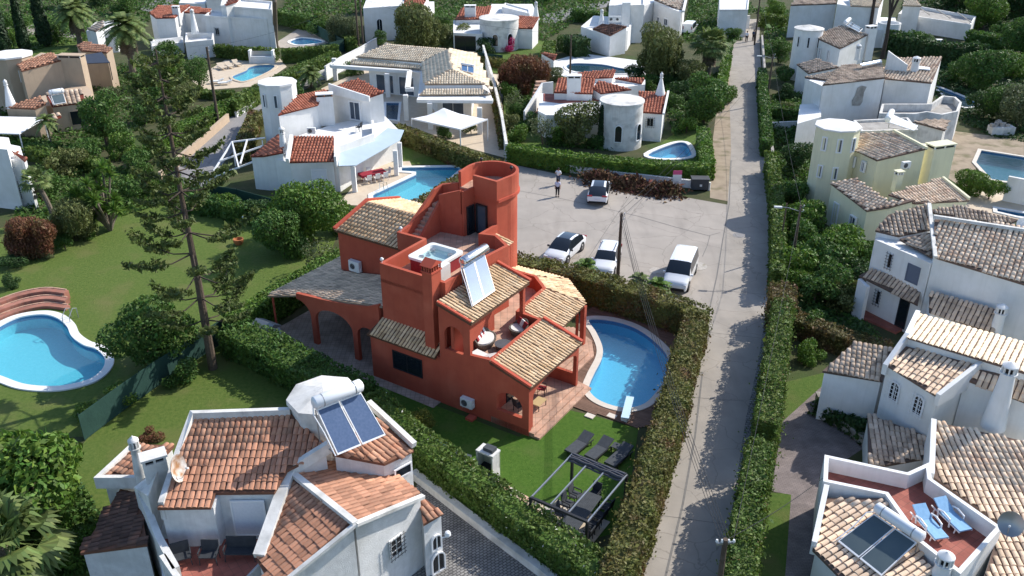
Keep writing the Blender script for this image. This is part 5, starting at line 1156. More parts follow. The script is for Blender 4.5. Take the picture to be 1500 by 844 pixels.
opening(hL, l4[0], l4[3], 1.9, 3.4, 1.1, 2.4, glass='shutter_white', mull=0)
opening(hL, P(388,231,3.1), P(369,228,3.1), .5, 1.2, 1.0, 2.2, bars='white_metal', proud=.12)
opening(hL, P(495,236,3.0), P(545,205,3.0), .2, 1.1, .2, 2.2, name='door', frame='dark_metal', proud=.06); opening(hL, P(495,236,3.0), P(545,205,3.0), 2.0, 4.6, .2, 2.3, name='glass_door', proud=.06)
ac_unit('air_conditioner', 'air conditioner on the white wall above the small orange roof', P(457,196,4.4)+Vector((0, -.1, 0)), 0, 0, .8, .6)
# ---- M: beige house
hM = house('beige_house', 'beige stucco house with flat-capped tower and white canopy, upper left', 80, 150)
cM = P(14,79,6.6); octo(hM, cM, 2.5, 6.6, 'beige_stucco', W_, 9, 0, .15, .15, .1, .2)
m1 = mass(hM, [(24,94,5.8),(75,76,6.4),(90,88,6.0),(31,104,5.5)], 'beige_stucco', 'terracotta', 'terracotta_deck', over=.05, pitch=.36, expo=.5)
MB().prism([tuple(P(x, y, 5.4).xy) for x, y in ((33,104),(92,90),(96,80),(60,76),(26,94))], 0, 5.3).build('wall', 'beige_stucco', hM)
chimney(hM, P(107,94,5.4), 0, 6.6, 2.9, 1.2, 'beige_stucco', 'old_white', -.1)
m2 = mass(hM, [(112,66,5.2),(123,61,5.5),(165,70,5.2),(156,77,4.9),(118,74,4.9)], 'beige_stucco', 'terracotta', 'terracotta_deck', over=.05, pitch=.36, expo=.5)
m3 = mass(hM, [(8,157,3.4),(58,141,4.0),(67,151,3.7),(51,160,3.3)], 'beige_stucco', 'terracotta', 'terracotta_deck', over=.05, pitch=.36, expo=.5)
m4 = mass(hM, [(66,137,3.9),(121,131,3.9),(124,150,3.1),(76,156,3.1)], 'beige_stucco', 'old_tile', 'orange_deck', over=.05, pitch=.5, expo=.6)
mass(hM, [(76,168,2.6),(88,165,2.7),(90,172,2.3),(78,175,2.3)], 'beige_stucco', 'old_tile', 'orange_deck', pitch=.5, expo=.5, wall=False)
MB().prism([tuple(P(x, y, 3.0).xy) for x, y in ((60,155),(124,150),(135,135),(124,120),(60,140))], 0, 2.9).build('wall', 'beige_stucco', hM)
sp = MB().slab(zflat(K3([(116,81,5.3),(149,77,5.3),(161,91,4.6),(119,94,4.6)])), .08).build('solar_awning', 'pv_dark', hM)
for x, y in ((122,95),(160,92)): MB().tube([P(x, y, 4.55), P(x, y, 4.55)-Vector((0, 0, 2.2))], .06, 6).build('post', 'dark_metal', hM)
algarve_chimney(hM, P(15,150,3.8), 3.2, 6.4, .6, .15)
opening(hM, m4[3], m4[2], 1.6, 4.0, .6, 2.3, frame='beige_stucco', proud=.06); opening(hM, P(24,95,5.4), P(32,104,5.4), .8, 1.6, 3.6, 5.0, mull=0, proud=.16)
solar_heater('solar_heater', 'solar water heater with pale panel on the striped roof of the beige house', [P(74,140,4.3), P(93,137,4.3), P(97,150,3.7), P(79,153,3.7)], .3, 'pv_green', npan=1)
cn = thing('shade_canopy', 'white rectangular shade canopy beside the beige house', 'canopy', (P(30,205).x, P(30,205).y, 0))
MB().slab(zflat(K3([(-30,170,2.7),(67,172,2.7),(28,196,2.5),(-40,194,2.5)])), .1).build('roof_sheet', 'canvas_white', cn)
for x, y in ((64,174),(28,195),(-10,194)): MB().tube([P(x, y, 2.5), P(x, y, 2.5)-Vector((0, 0, 2.5))], .07, 6).build('post', 'white_metal', cn)
# ---- N: white houses at the top left
hN = house('white_house', 'long white house with shaded blank walls and orange roofs, top left', 320, 60)
mass(hN, [(219,20,4.6),(230,8,5.2),(279,8,5.2),(266,17,4.9),(256,26,4.5),(228,26,4.5)], W_, *LT, over=.05, pitch=.4, expo=.5)
mass(hN, [(269,18,4.6),(280,10,4.9),(309,13,4.9),(308,20,4.6)], W_, *LT, over=.05, pitch=.4, expo=.5)
flat(hN, [(299,22,4.8),(391,30,4.5),(400,20,4.8),(309,14,4.8)], W_, 0, .3); flat(hN, [(323,8,6.2),(398,14,6.2),(400,2,6.2),(326,-4,6.2)], W_, 0, .3)
mass(hN, [(330,8,6.6),(348,2,6.9),(352,-6,7.0),(335,-2,6.8)], W_, *LT, pitch=.4, expo=.5)
flat(hN, [(271,62,2.6),(312,58,2.6),(313,48,2.6),(272,48,2.6)], W_, 0, .7); flat(hN, [(222,68,1.6),(268,62,1.6),(268,54,1.6),(224,58,1.6)], W_, 0, .4)
chimney(hN, P(259,22,4.6), 3, 6.0, 1.0, .8, W_, W_, 0); algarve_chimney(hN, P(284,36,4.0), 2.6, 6.4, .6, .25)
opening(hN, P(299,22,4.8), P(391,30,4.5), 1.6, 2.3, 1.8, 2.9, bars='iron', proud=.06); MB().strip([P(222,70,1).xy, P(268,62,1).xy], .2, 0, 1.9).build('garden_wall', W_, hN)
hN2 = house('white_cottage', 'small white house half hidden by palms at the upper left', 150, 60)
flat(hN2, [(126,46,3.4),(168,44,3.4),(176,30,3.4),(140,32,3.4)], W_, 0, .3); mass(hN2, [(128,42,3.8),(150,30,4.4),(152,38,4.2),(140,46,3.8)], W_, 'old_tile', 'old_deck', pitch=.4, expo=.5)
opening(hN2, P(126,46,3.4), P(168,44,3.4), 2, 3, 1.2, 2.4, proud=.06)
hT = house('white_house', 'white walls with orange roof beyond the lane at the very top left', 330, -10)
flat(hT, [(262,4,3.2),(300,6,3.2),(310,-8,3.2),(270,-8,3.2)], W_, 0, .3); mass(hT, [(300,-2,4.4),(350,-2,4.4),(352,-16,5.0),(305,-16,5.0)], W_, *LT, pitch=.4, expo=.5)
# ---- O, P, Q and the white block at the end of the road
hO = house('white_house', 'white house with round drum, flat grey cap and pink bougainvillea, top centre', 730, 60)
cO = P(731,24,4.9); MB().lathe((cO.x, cO.y, 0), [(3.1, 0), (3.05, 4.6), (3.15, 4.6), (3.15, 4.75), (.05, 4.9)], 28).build('drum_room', OW, hO, smooth=True)
for a in (-1.75, -1.0):
    d = Vector((math.cos(a), math.sin(a))); c2 = cO.xy+d*3.12; s_ = Vector((-d.y, d.x)); opening(hO, c2-s_*.6, c2+s_*.6, .1, 1.1, .9, 2.8, 'arch', mull=0, proud=.12)
mass(hO, [(759,41,3.2),(780,42,3.2),(789,26,4.0),(757,23,4.0)], W_, *PK, over=.05, pitch=.4, expo=.5)
mass(hO, [(667,28,3.4),(676,12,4.1),(720,9,4.3),(714,28,3.4)], W_, *PK, over=.05, pitch=.4, expo=.5)
flat(hO, [(664,48,2.8),(706,50,2.8),(714,30,2.8),(664,30,2.8)], W_, 0, .2); MB().prism([tuple(P(x, y, 3).xy) for x, y in ((714,34),(760,28),(786,20),(780,6),(720,6))], 0, 3.0).build('wall', W_, hO)
flat(hO, [(735,10,4.0),(776,20,4.0),(776,14,4.0),(740,4,4.0)], W_, 0, .2)
chimney(hO, P(689,24,3.6), 2.5, 5.4, 1.8, 1.0, W_, W_, 0); algarve_chimney(hO, P(785,22,3.8), 3, 6.0, .6, .2)
opening(hO, P(664,48,2.8), P(706,50,2.8), .2, 3.6, .1, 2.4, name='garage_door', frame='dark_metal', proud=.06); opening(hO, P(759,41,3.1), P(780,42,3.1), .7, 1.5, 1.2, 2.2, proud=.14)
hP = house('white_house', 'shaded white house with terrace doors behind the teal pool, top centre', 930, 60)
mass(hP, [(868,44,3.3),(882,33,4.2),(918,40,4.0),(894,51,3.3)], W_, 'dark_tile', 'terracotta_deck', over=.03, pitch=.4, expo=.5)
MB().prism([tuple(P(x, y, 3.2).xy) for x, y in ((851,38),(868,44),(894,51),(920,44),(930,26),(870,22))], 0, 3.1).build('wall', W_, hP)
flat(hP, [(892,8,6.0),(944,7,6.0),(944,-6,6.0),(896,-6,6.0)], W_, 0, .3); flat(hP, [(912,4,6.8),(924,4,6.8),(924,-4,6.8),(912,-4,6.8)], W_, 0, 0)
mass(hP, [(958,1,5.0),(1000,16,4.6),(1005,-4,5.6),(962,-10,5.8)], W_, 'pink_tile', 'pink_deck', over=.05, pitch=.5, expo=.6)
MB().prism([tuple(P(x, y, 4.6).xy) for x, y in ((925,14),(958,4),(998,18),(1004,2),(930,-4))], 0, 4.6).build('wall', W_, hP)
coping(hP, P(1001,17,4.8), P(1006,-6,5.8), .4, .3, W_)
for a, b, u0, u1, z0, z1 in (((868,44),(894,51),1.6,3.0,.1,2.3),((894,51),(920,44),.8,3.2,.1,2.4),((958,4),(998,18),1.2,2.4,.8,2.6),((958,4),(998,18),4.0,5.4,1.6,2.8)): opening(hP, P(*a, 3.2 if a[1] > 20 else 4.6), P(*b, 3.2 if a[1] > 20 else 4.6), u0, u1, z0, z1, glass='glass_blue', proud=.12, fw=.12)
algarve_chimney(hP, P(881,32,3.8), 3.2, 5.8, .55, .2)
for k, x in enumerate((896, 905)): ac_unit('air_conditioner', ('left' if k == 0 else 'right')+' one of the paired air conditioners on the shaded top centre house', P(x, 33, 4.2), 0, 0, 1.0, .9)
hQ = house('white_house', 'tall white house with round gable behind the willowy trees, top centre left', 590, 30)
MB().prism([tuple(P(x, y, 5.2).xy) for x, y in ((532,14),(590,10),(600,-8),(540,-8))], 0, 5.4).build('wall', W_, hQ)
mass(hQ, [(590,11,5.0),(620,8,5.0),(628,-8,6.0),(594,-8,6.0)], W_, *PK, over=.05, pitch=.4, expo=.5); MB().prism([tuple(P(x, y, 3).xy) for x, y in ((590,30),(630,30),(636,4),(590,4))], 0, 3.2).build('wall', W_, hQ)
opening(hQ, P(532,14,5.2), P(590,10,5.2), 2.0, 3.0, 1.6, 3.6, 'arch', proud=.1)
hV = house('white_house', 'plain white block at the far end of the road', 1075, 15)
flat(hV, [(1054,14,4.5),(1096,14,4.5),(1098,-8,4.5),(1054,-8,4.5)], W_, 0, .2)
hR = house('white_house', 'bright white house with barred arched window at the left edge', 10, 290)
MB().prism([tuple(P(x, y, 4.5).xy) for x, y in ((-60,236),(36,236),(30,216),(-20,206),(-90,210))], 0, 4.6).build('wall', W_, hR)
mass(hR, [(17,222,5.0),(19,220,5.2),(40,231,4.9),(36,236,4.7)], W_, *PK, pitch=.36, expo=.5)
MB().prism([tuple(P(x, y, 5).xy) for x, y in ((-60,224),(14,232),(16,214),(-60,206))], 0, 5.8).build('wall', W_, hR)
opening(hR, P(-60,236,4.5), P(36,236,4.5), 3.9, 4.9, .8, 2.9, 'arch', bars='white_metal', proud=.06)
hU = house('garden_shed', 'small white shed with terracotta roof beside the teal pool', 790, 95, 'shed')
mass(hU, [(792,78,2.6),(801,76,2.9),(815,82,2.6),(812,88,2.3)], W_, *PK, pitch=.4, expo=.5)
hX = house('poolside_wall', 'white wall with grey panel at the right edge above the roofs', 1485, 270, 'wall')
MB().strip([P(1478,258,2.4).xy, P(1530,268,2.4).xy], .3, 0, 2.4).build('wall', W_, hX)
# ---------------------------------------------------------------- hedges
def H_(label, top, h, wd, m='leaf_hedge', dens=62, leaf=.15, **k): return hedge(label, PP(top, h), wd, h, m, dens, leaf, **k)
H_('long clipped hedge with rusty top between the pool and the road', [(1020,462),(1003,520),(985,590),(957,680),(932,750),(907,830),(893,880)], 2.3, 1.45, 'leaf_hedge_brown', 190, .088, lump=.17, shag=.1)
H_('rust and olive hedge between the red villa and the car park', [(757,377),(800,386),(850,398),(900,412),(950,427),(1000,443),(1026,456)], 2.2, 1.5, 'leaf_hedge_brown', 170, .092, lump=.17, shag=.1)
H_('glossy green hedge above the white wall of the cobbled drive', [(548,580),(600,628),(660,672),(720,715),(790,765),(850,808),(895,845)], 1.95, 1.5, 'leaf_hedge', 200, .09, lump=.2, flowers=('flower_white', .006))
H_('broad dark hedge beside the carport of the red villa', [(345,478),(400,502),(450,530),(520,566)], 1.9, 2.3, 'leaf_mid', 130, .11, lump=.28)
H_('bright clipped hedge along the carport roof of the red villa', [(340,462),(390,432),(440,402),(498,368)], 2.1, 1.3, 'leaf_bright', 130, .105)
H_('low shrub border behind the left lawn, below the octagonal-tower house', [(272,285),(320,292),(370,302),(405,306)], 1.5, 1.6, 'leaf_mid', 50, .18, lump=.3)
H_('tall green hedge right of the road, upper stretch', [(1147,442),(1141,500),(1132,560),(1125,612)], 3.0, 1.2, 'leaf_hedge', 180, .09, lump=.2, flowers=('leaf_hedge_red', .1), shag=.1)
H_('tall green hedge right of the road, lower stretch', [(1115,648),(1104,710),(1093,780),(1083,870)], 3.0, 1.2, 'leaf_hedge', 190, .09, lump=.2, flowers=('leaf_hedge_red', .06), shag=.1)
H_('pinkish hedge end at the top of the right-hand hedge', [(1147,418),(1147,436)], 2.6, 1.7, 'leaf_hedge_red', 150, .095, shag=.15)
H_('narrow hedge behind the fence right of the road', [(1140,395),(1142,350),(1140,300),(1135,250),(1130,222)], 2.2, .9, 'leaf_hedge', 55, .16)
H_('dark hedge along the right side of the upper road', [(1125,205),(1122,165),(1119,130),(1117,100)], 1.9, 1.0, 'leaf_mid', 45, .17)
H_('square-cut green hedge behind the white wall of the car park', [(748,212),(830,224),(920,234),(1036,241)], 1.9, 1.3, 'leaf_bright', 55, .15, lump=.05)
H_('square-cut green hedge beside the verge, end of the small pool', [(1037,236),(1034,212),(1031,188)], 1.9, 1.3, 'leaf_bright', 55, .15, lump=.05)
H_('long brown-green hedge in front of the low modern house', [(585,184),(640,205),(700,228),(731,238)], 1.9, 1.2, 'leaf_hedge_brown', 55, .15)
H_('brown-green hedge behind the tower of the red villa', [(722,243),(690,250),(645,276),(612,296)], 1.9, 1.2, 'leaf_hedge_brown', 60, .15)
H_('short brown hedge beside the lane and the octagonal tower', [(374,162),(352,212)], 1.8, 1.4, 'leaf_hedge_brown', 50, .16)
H_('green hedge along the lane between the two upper left pools', [(338,146),(395,118),(445,94),(490,76)], 2.0, 1.5, 'leaf_hedge', 42, .18)
H_('green hedge above the beige wall of the lane', [(222,206),(270,180),(325,151)], 1.7, 1.6, 'leaf_bright', 45, .17)
H_('clipped hedge behind the cream poolside terrace', [(318,66),(355,70),(402,72)], 1.8, 1.2, 'leaf_hedge', 32, .2)
H_('green hedge between the cream terrace and the round pool', [(415,72),(450,70),(492,66)], 2.0, 1.3, 'leaf_hedge', 32, .2)
H_('lawn hedge at the foot of the cream pool terrace', [(275,128),(310,134),(340,134)], 1.0, 1.2, 'leaf_hedge', 32, .18)
H_('rust-tinged hedge in the garden before the tiled porch', [(1170,462),(1210,478),(1260,493),(1298,503)], 1.5, 1.3, 'leaf_hedge_red', 150, .095)
H_('hedge below the white canopy at the left edge', [(-20,202),(30,206),(75,212)], 1.3, 1.6, 'leaf_mid', 45, .17)
H_('hedge running behind the yuccas on the left', [(40,216),(100,226),(150,236)], 1.3, 1.4, 'leaf_hedge', 45, .17)
H_('square dark hedge block behind the shed', [(838,52),(852,58)], 2.6, 2.4, 'leaf_dark', 30, .22)
H_('far hedge beside the top lane', [(842,14),(895,20)], 2.0, 1.6, 'leaf_mid', 24, .24)
H_('hedge left of the shed at the russet tree', [(806,60),(800,78)], 1.8, 1.6, 'leaf_hedge', 30, .22)
H_('hedge above the green fence at the top left', [(468,20),(495,38),(515,58)], 2.0, 1.4, 'leaf_hedge', 30, .22)
H_('tall hedge at the very top left behind the round pool', [(408,14),(430,20),(455,24)], 2.4, 1.5, 'leaf_mid', 26, .22)
H_('hedge beside the low modern house and the bougainvillea', [(700,82),(742,88)], 1.3, .8, 'leaf_hedge_brown', 35, .18)
H_('rusty strip hedge along the right wall of the modern house', [(722,120),(730,160),(738,205)], 1.1, .8, 'leaf_hedge_brown', 45, .16)
H_('leafy hedge right of the palm by the upper road', [(1055,128),(1062,96),(1066,80)], 1.7, 1.1, 'leaf_bright', 35, .18)
H_('dark hedge behind the yard oven, upper right', [(1310,46),(1350,58),(1400,66),(1440,66)], 3.0, 2.0, 'leaf_dark', 28, .24, lump=.3)
H_('bright hedge top beside the flat building, upper right', [(1425,46),(1460,52),(1500,52)], 2.0, 2.0, 'leaf_mid', 28, .24)
H_('hedge in front of the house under repair', [(1128,155),(1170,158)], 1.6, 1.4, 'leaf_mid', 34, .19)
H_('hedge across the top behind the end of the road', [(1118,20),(1150,24)], 2.2, 1.6, 'leaf_hedge', 24, .24)
H_('dark clipped hedge beside the pale terrace trees', [(960,112),(1000,108),(1020,104)], 1.4, 1.2, 'leaf_dark', 34, .2)
H_('low planting in the stone bed beside the brick path', [(1208,588),(1240,604),(1270,625)], .8, 1.5, 'leaf_dark', 90, .15, lump=.2)

# ---------------------------------------------------------------- trees
PROT = {}
def T_(kind, label, base, s=1., m='leaf_mid', seed=1, rz=None, cat='tree', name='tree', sz=None, group=None, z=0.):
    """plant a tree with its foot at pixel base; the crown mesh is shared between trees of one kind"""
    key = (kind, seed, m)
    if key not in PROT: p = tree_proto(kind, seed*17+3); [c for c in p.children if c.name.startswith('crown')][0].data.materials[0] = MATS[m]; PROT[key] = (p, [])
    p, used = PROT[key]; q = P(*base)
    o = place(p, used, (q.x, q.y, z), rz if rz is not None else (base[0]*.37 % 6.28), (s, s, s*(sz or 1.)), label, group)
    o['category'] = cat; o.name = name; return o
G1 = 'garden trees'
T_('mango', 'large glossy-leaved tree filling the lower left corner', (48,775), .95, 'leaf_bright', 1)
T_('bush', 'round leafy shrub beside the dark-tiled roof, lower left', (118,822), .75, 'leaf_bright', 2, cat='shrub', name='shrub')
T_('dense', 'big dark round bush between the left pool and the tall pine', (232,535), .86, 'leaf_mid', 3, cat='shrub', name='shrub')
T_('bush', 'shrub under the pine along the green mesh fence', (265,560), .8, 'leaf_mid', 1, cat='shrub', name='shrub', sz=.8)
T_('bush', 'ivy-green shrub below the left pool rim', (185,585), .7, 'leaf_bright', 3, cat='shrub', name='shrub', sz=.7)
T_('bush', 'low shrub above the corner of the mesh fence', (135,612), .6, 'leaf_bright', 1, cat='shrub', name='shrub', sz=.7)
T_('bush', 'brown twiggy bush behind the small chimney, lower left', (222,648), .45, 'leaf_russet', 4, cat='shrub', name='shrub', sz=.8)
T_('dense', 'tall dark shrub behind the carport hedge, left one', (415,375), .82, 'leaf_mid', 2, cat='shrub', name='shrub')
T_('dense', 'tall leafy shrub before the white wall of the octagonal-tower house', (458,352), 1.0, 'leaf_bright', 3, cat='shrub', name='shrub')
T_('bush', 'leafy shrub beside the garage of the red villa', (505,338), 1.1, 'leaf_mid', 2, cat='shrub', name='shrub')
T_('bare_mix', 'shrub with pale big leaves behind the carport hedge', (470,400), .72, 'leaf_grey', 2, cat='shrub', name='shrub')
T_('bush', 'dark shrub at the right end of the lawn border', (380,322), .95, 'leaf_dark', 1, cat='shrub', name='shrub')
T_('weeping', 'red-brown drooping shrub before the white house, left edge', (50,378), .62, 'leaf_russet', 1, cat='shrub', name='shrub')
T_('weeping', 'dark drooping tree beside the yuccas', (112,352), .72, 'leaf_olive', 2)
T_('bush', 'dark low shrub under the red-brown one', (18,392), .7, 'leaf_dark', 3, cat='shrub', name='shrub', sz=.7)
T_('bush', 'pale-leaved low plant in the lawn border', (70,378), .42, 'leaf_grey', 2, cat='shrub', name='shrub', sz=.7)
T_('bush', 'bright low plant at the end of the lawn border', (132,350), .4, 'leaf_bright', 1, cat='shrub', name='shrub', sz=.7)
T_('round', 'dense round tree before the beige house', (158,214), 1.2, 'leaf_mid', 1)
T_('bush', 'white-flowering shrub on the beige house terrace', (160,150), .95, 'leaf_grey', 3, cat='shrub', name='shrub')
T_('olive', 'airy tree left of the cream pool', (292,128), .82, 'leaf_mid', 1)
T_('olive', 'thin pine-like tree beside the upper lane', (272,158), .78, 'leaf_olive', 2)
T_('bush', 'dark shrub below the tall pine trunk by the lane', (232,236), 1.1, 'leaf_bright', 3, cat='shrub', name='shrub')
T_('bush', 'leafy shrub left of the lane mouth', (205,252), 1.1, 'leaf_mid', 2, cat='shrub', name='shrub')
T_('weeping', 'pale willowy tree behind the lamp posts, top centre left', (508,66), .92, 'leaf_grey', 3)
T_('weeping', 'large willowy tree behind the modern house', (612,76), 1.4, 'leaf_olive', 2)
T_('dense', 'dark tree right of the willowy one behind the modern house', (648,70), .62, 'leaf_olive', 1)
T_('bush', 'small dark bush left of the willowy tree', (556,66), 1.0, 'leaf_mid', 1, cat='shrub', name='shrub')
T_('weeping', 'russet drooping tree beside the modern house', (765,136), .98, 'leaf_russet', 3)
T_('bare_mix', 'thin pale sapling beside the modern house', (752,168), .7, 'leaf_grey', 1)
T_('bush', 'round green shrub on the lawn below the russet tree', (762,172), .85, 'leaf_mid', 3, cat='shrub', name='shrub')
T_('bush', 'shrub at the hedge corner beside the stair of the drum house', (756,208), .9, 'leaf_bright', 1, cat='shrub', name='shrub')
T_('bare_mix', 'loose shrub before the stair of the drum house', (795,212), .85, 'leaf_grey', 3, cat='shrub', name='shrub')
T_('round', 'round yellow-green tree before the white drum', (845,214), 1.12, 'leaf_olive', 2)
T_('weeping', 'broad weeping tree beside the teal pool', (962,118), 1.3, 'leaf_olive', 1)
T_('dense', 'dense dark green tree beside the verge', (1030,182), 1.0, 'leaf_mid', 1)
T_('olive', 'brownish loose tree above the dense one by the verge', (1008,126), .8, 'leaf_olive', 3)
T_('bush', 'small tree beside the shed path', (950,130), .95, 'leaf_mid', 2, cat='shrub', name='shrub')
T_('bush', 'climbing dark bush on the far drum wall', (713,78), 1.2, 'leaf_dark', 2, cat='shrub', name='shrub')
T_('bush', 'shrub on the pergola of the far drum house', (672,66), 1.5, 'leaf_olive', 1, cat='shrub', name='shrub')
T_('bush', 'pink bougainvillea on the far white drum', (743,76), 1.0, 'flower_pink', 1, cat='shrub', name='shrub')
T_('dense', 'big round tree above the curved pool, upper right', (1438,132), 1.05, 'leaf_mid', 2)
T_('dense', 'blue-green tree at the right edge, upper right', (1488,186), .9, 'leaf_grey', 3)
T_('dense', 'dark tree left of the far right corner', (1462,176), .72, 'leaf_mid', 1)
T_('dense', 'bright tree above the flat building, top right', (1440,42), 1.15, 'leaf_bright', 3)
T_('dense', 'tree at the far right, second from the top', (1496,88), 1.2, 'leaf_mid', 3)
T_('dense', 'dark tree at the very top right', (1490,38), 1.5, 'leaf_dark', 1)
T_('dense', 'dark tree behind the flat building, top right', (1400,14), 1.4, 'leaf_dark', 2)
T_('dense', 'dark tree behind the bright one, top right', (1450,8), 1.4, 'leaf_dark', 3)
T_('round', 'dark red-flowering tree beside the yellow tower', (1166,252), .72, 'leaf_dark', 2)
for i, (b, s, m, sd, l) in enumerate([((1168,418),1.25,'leaf_bright',1,'leafy shrub by the road wall below the yellow house'),((1200,400),1.45,'leaf_mid',2,'large shrub below the yellow house windows'),((1232,388),1.5,'leaf_bright',3,'leafy shrub at the yellow house corner'),((1225,432),1.3,'leaf_mid',1,'dark shrub beside the tiled porch'),((1192,444),1.1,'leaf_mid',3,'low shrub above the rust-tinged hedge'),((1238,452),1.0,'leaf_olive',2,'yellowish shrub left of the tiled porch'),((1152,430),.95,'leaf_bright',2,'square green shrub beside the pinkish hedge end')]): T_('bush', l, b, s, m, sd, cat='shrub', name='shrub')
T_('bush', 'ball-shaped topiary on the lawn before the low annex', (1188,530), .66, 'leaf_bright', 1, cat='shrub', name='shrub')
T_('dense', 'round bush between the yellow house and the dark teal pool', (1418,288), .52, 'leaf_bright', 2, cat='shrub', name='shrub')
T_('bush', 'low bush beside the white wall at the right edge', (1448,292), .9, 'leaf_bright', 3, cat='shrub', name='shrub')
T_('olive', 'small lemon bush on the garden lawn below the red villa', (618,634), .30, 'leaf_yellow', 1, cat='shrub', name='shrub')
T_('bush', 'round dark topiary beside the white canopy', (690,196), .62, 'leaf_mid', 3, cat='shrub', name='shrub')
T_('bush', 'green bush under the white canopy', (650,202), .7, 'leaf_mid', 1, cat='shrub', name='shrub')
T_('bush', 'dark bush in the corner of the house under repair', (1148,146), .9, 'leaf_dark', 1, cat='shrub', name='shrub')
T_('round', 'tree beside the scaffolded house, top right', (1140,92), .78, 'leaf_mid', 3)
T_('dense', 'tree at the far end of the road, top right', (1132,34), .7, 'leaf_bright', 1)
T_('round', 'dark tree behind the poles, top centre left', (560,18), 1.3, 'leaf_dark', 1)
T_('dense', 'dark tree at the very top beside the far lane', (800,0), 1.1, 'leaf_dark', 2)
T_('dense', 'bushy dark tree behind the far drum house', (735,-6), 1.2, 'leaf_mid', 1)
T_('dense', 'dark tree group behind the first palm, top left', (140,8), 1.3, 'leaf_dark', 3)
T_('round', 'bushy tree at the lane end, top left', (85,62), .8, 'leaf_mid', 2)
T_('bush', 'low green bush on the far left lawn', (20,66), 1.3, 'leaf_bright', 2, cat='shrub', name='shrub')
T_('cypress', 'tall cypress at the top left corner, outer left', (8,80), 1.25, 'leaf_cypress', 1)
T_('cypress', 'tall cypress at the top left, middle one', (38,76), 1.05, 'leaf_cypress', 1)
T_('cypress', 'tall broad cypress at the top left, nearest the palm', (68,68), 1.3, 'leaf_cypress', 1)
T_('cypress', 'slim dark cypress beside the white drum', (880,216), .52, 'leaf_cypress', 1)
# palms
pl = lambda px, py: P(px, py)
palm('large fan palm in the lower left corner', pl(25,860), 2.6, 3.0, 40, 'fan', 6, seed=3, tr=.26, droop=.6)
palm('fan palm with shaggy skirt, top left', pl(118,66), 5.6, 3.4, 56, 'feather', 60, seed=4, tr=.4)
palm('big fan palm with hanging dead fronds behind the tall pine', pl(195,106), 6.6, 3.6, 56, 'feather', 60, seed=5, tr=.4)
palm('fan palm with shaggy trunk beside the upper road', pl(1036,116), 4.8, 3.0, 54, 'fan', 40, seed=6, tr=.4)
palm('small date palm behind the octagonal tower', pl(456,128), 2.0, 2.1, 34, 'feather', 0, seed=7, tr=.2)
palm('small palm on a leaning trunk behind the red-brown shrub', pl(82,330), 4.1, 1.5, 30, 'fan', 8, seed=8, tr=.22, lean=(-1., .3))
palm('slender palm before the beige house', pl(78,222), 3.4, 1.5, 22, 'feather', 0, seed=9, tr=.1)
palm('squat cycad palm in the hedge beside the car with the dark roof', pl(856,420), 1.75, 1.2, 28, 'feather', 0, seed=10, tr=.14, m='leaf_bright')
palm('squat cycad palm in the hedge before the van, left one', pl(934,440), 1.75, 1.05, 24, 'feather', 0, seed=11, tr=.14, m='leaf_palm')
palm('squat cycad palm in the hedge before the van, right one', pl(962,446), 1.6, 1.2, 26, 'feather', 0, seed=12, tr=.14, m='leaf_bright')
# yucca cluster
yu = thing('yucca', 'tall yucca with spiky rosettes on the left lawn', 'yucca', P(162,338)); YM = FRAME[yu.name]; rng = np.random.default_rng(5)
for k in range(26):
    a = rng.uniform(0, 6.28); r = rng.uniform(.2, 2.3); z = rng.uniform(1.2, 5.6); tip = Vector((r*math.cos(a)-.5, r*math.sin(a), z))
    MB(YM).tube([(0, 0, 0), (tip.x*.4, tip.y*.4, z*.5), tip], [.16, .11, .08], 6).build('stem', 'bark_palm', yu)
    c = MB(YM)
    for i in range(60):
        t_ = rng.uniform(0, 6.28); e = rng.uniform(-.5, 1.4); d = Vector((math.cos(t_)*math.cos(e), math.sin(t_)*math.cos(e), math.sin(e))); s_ = d.cross(Vector((0, 0, 1))).normalized()*.075; L = rng.uniform(.6, 1.0)
        c.add([tip-s_, tip+s_, tip+d*L*.6+s_*.8, tip+d*L+Vector((0, 0, -.08)), tip+d*L*.6-s_*.8], [[0, 1, 2, 3, 4]])
    c.build('rosette', 'leaf_bright', yu)
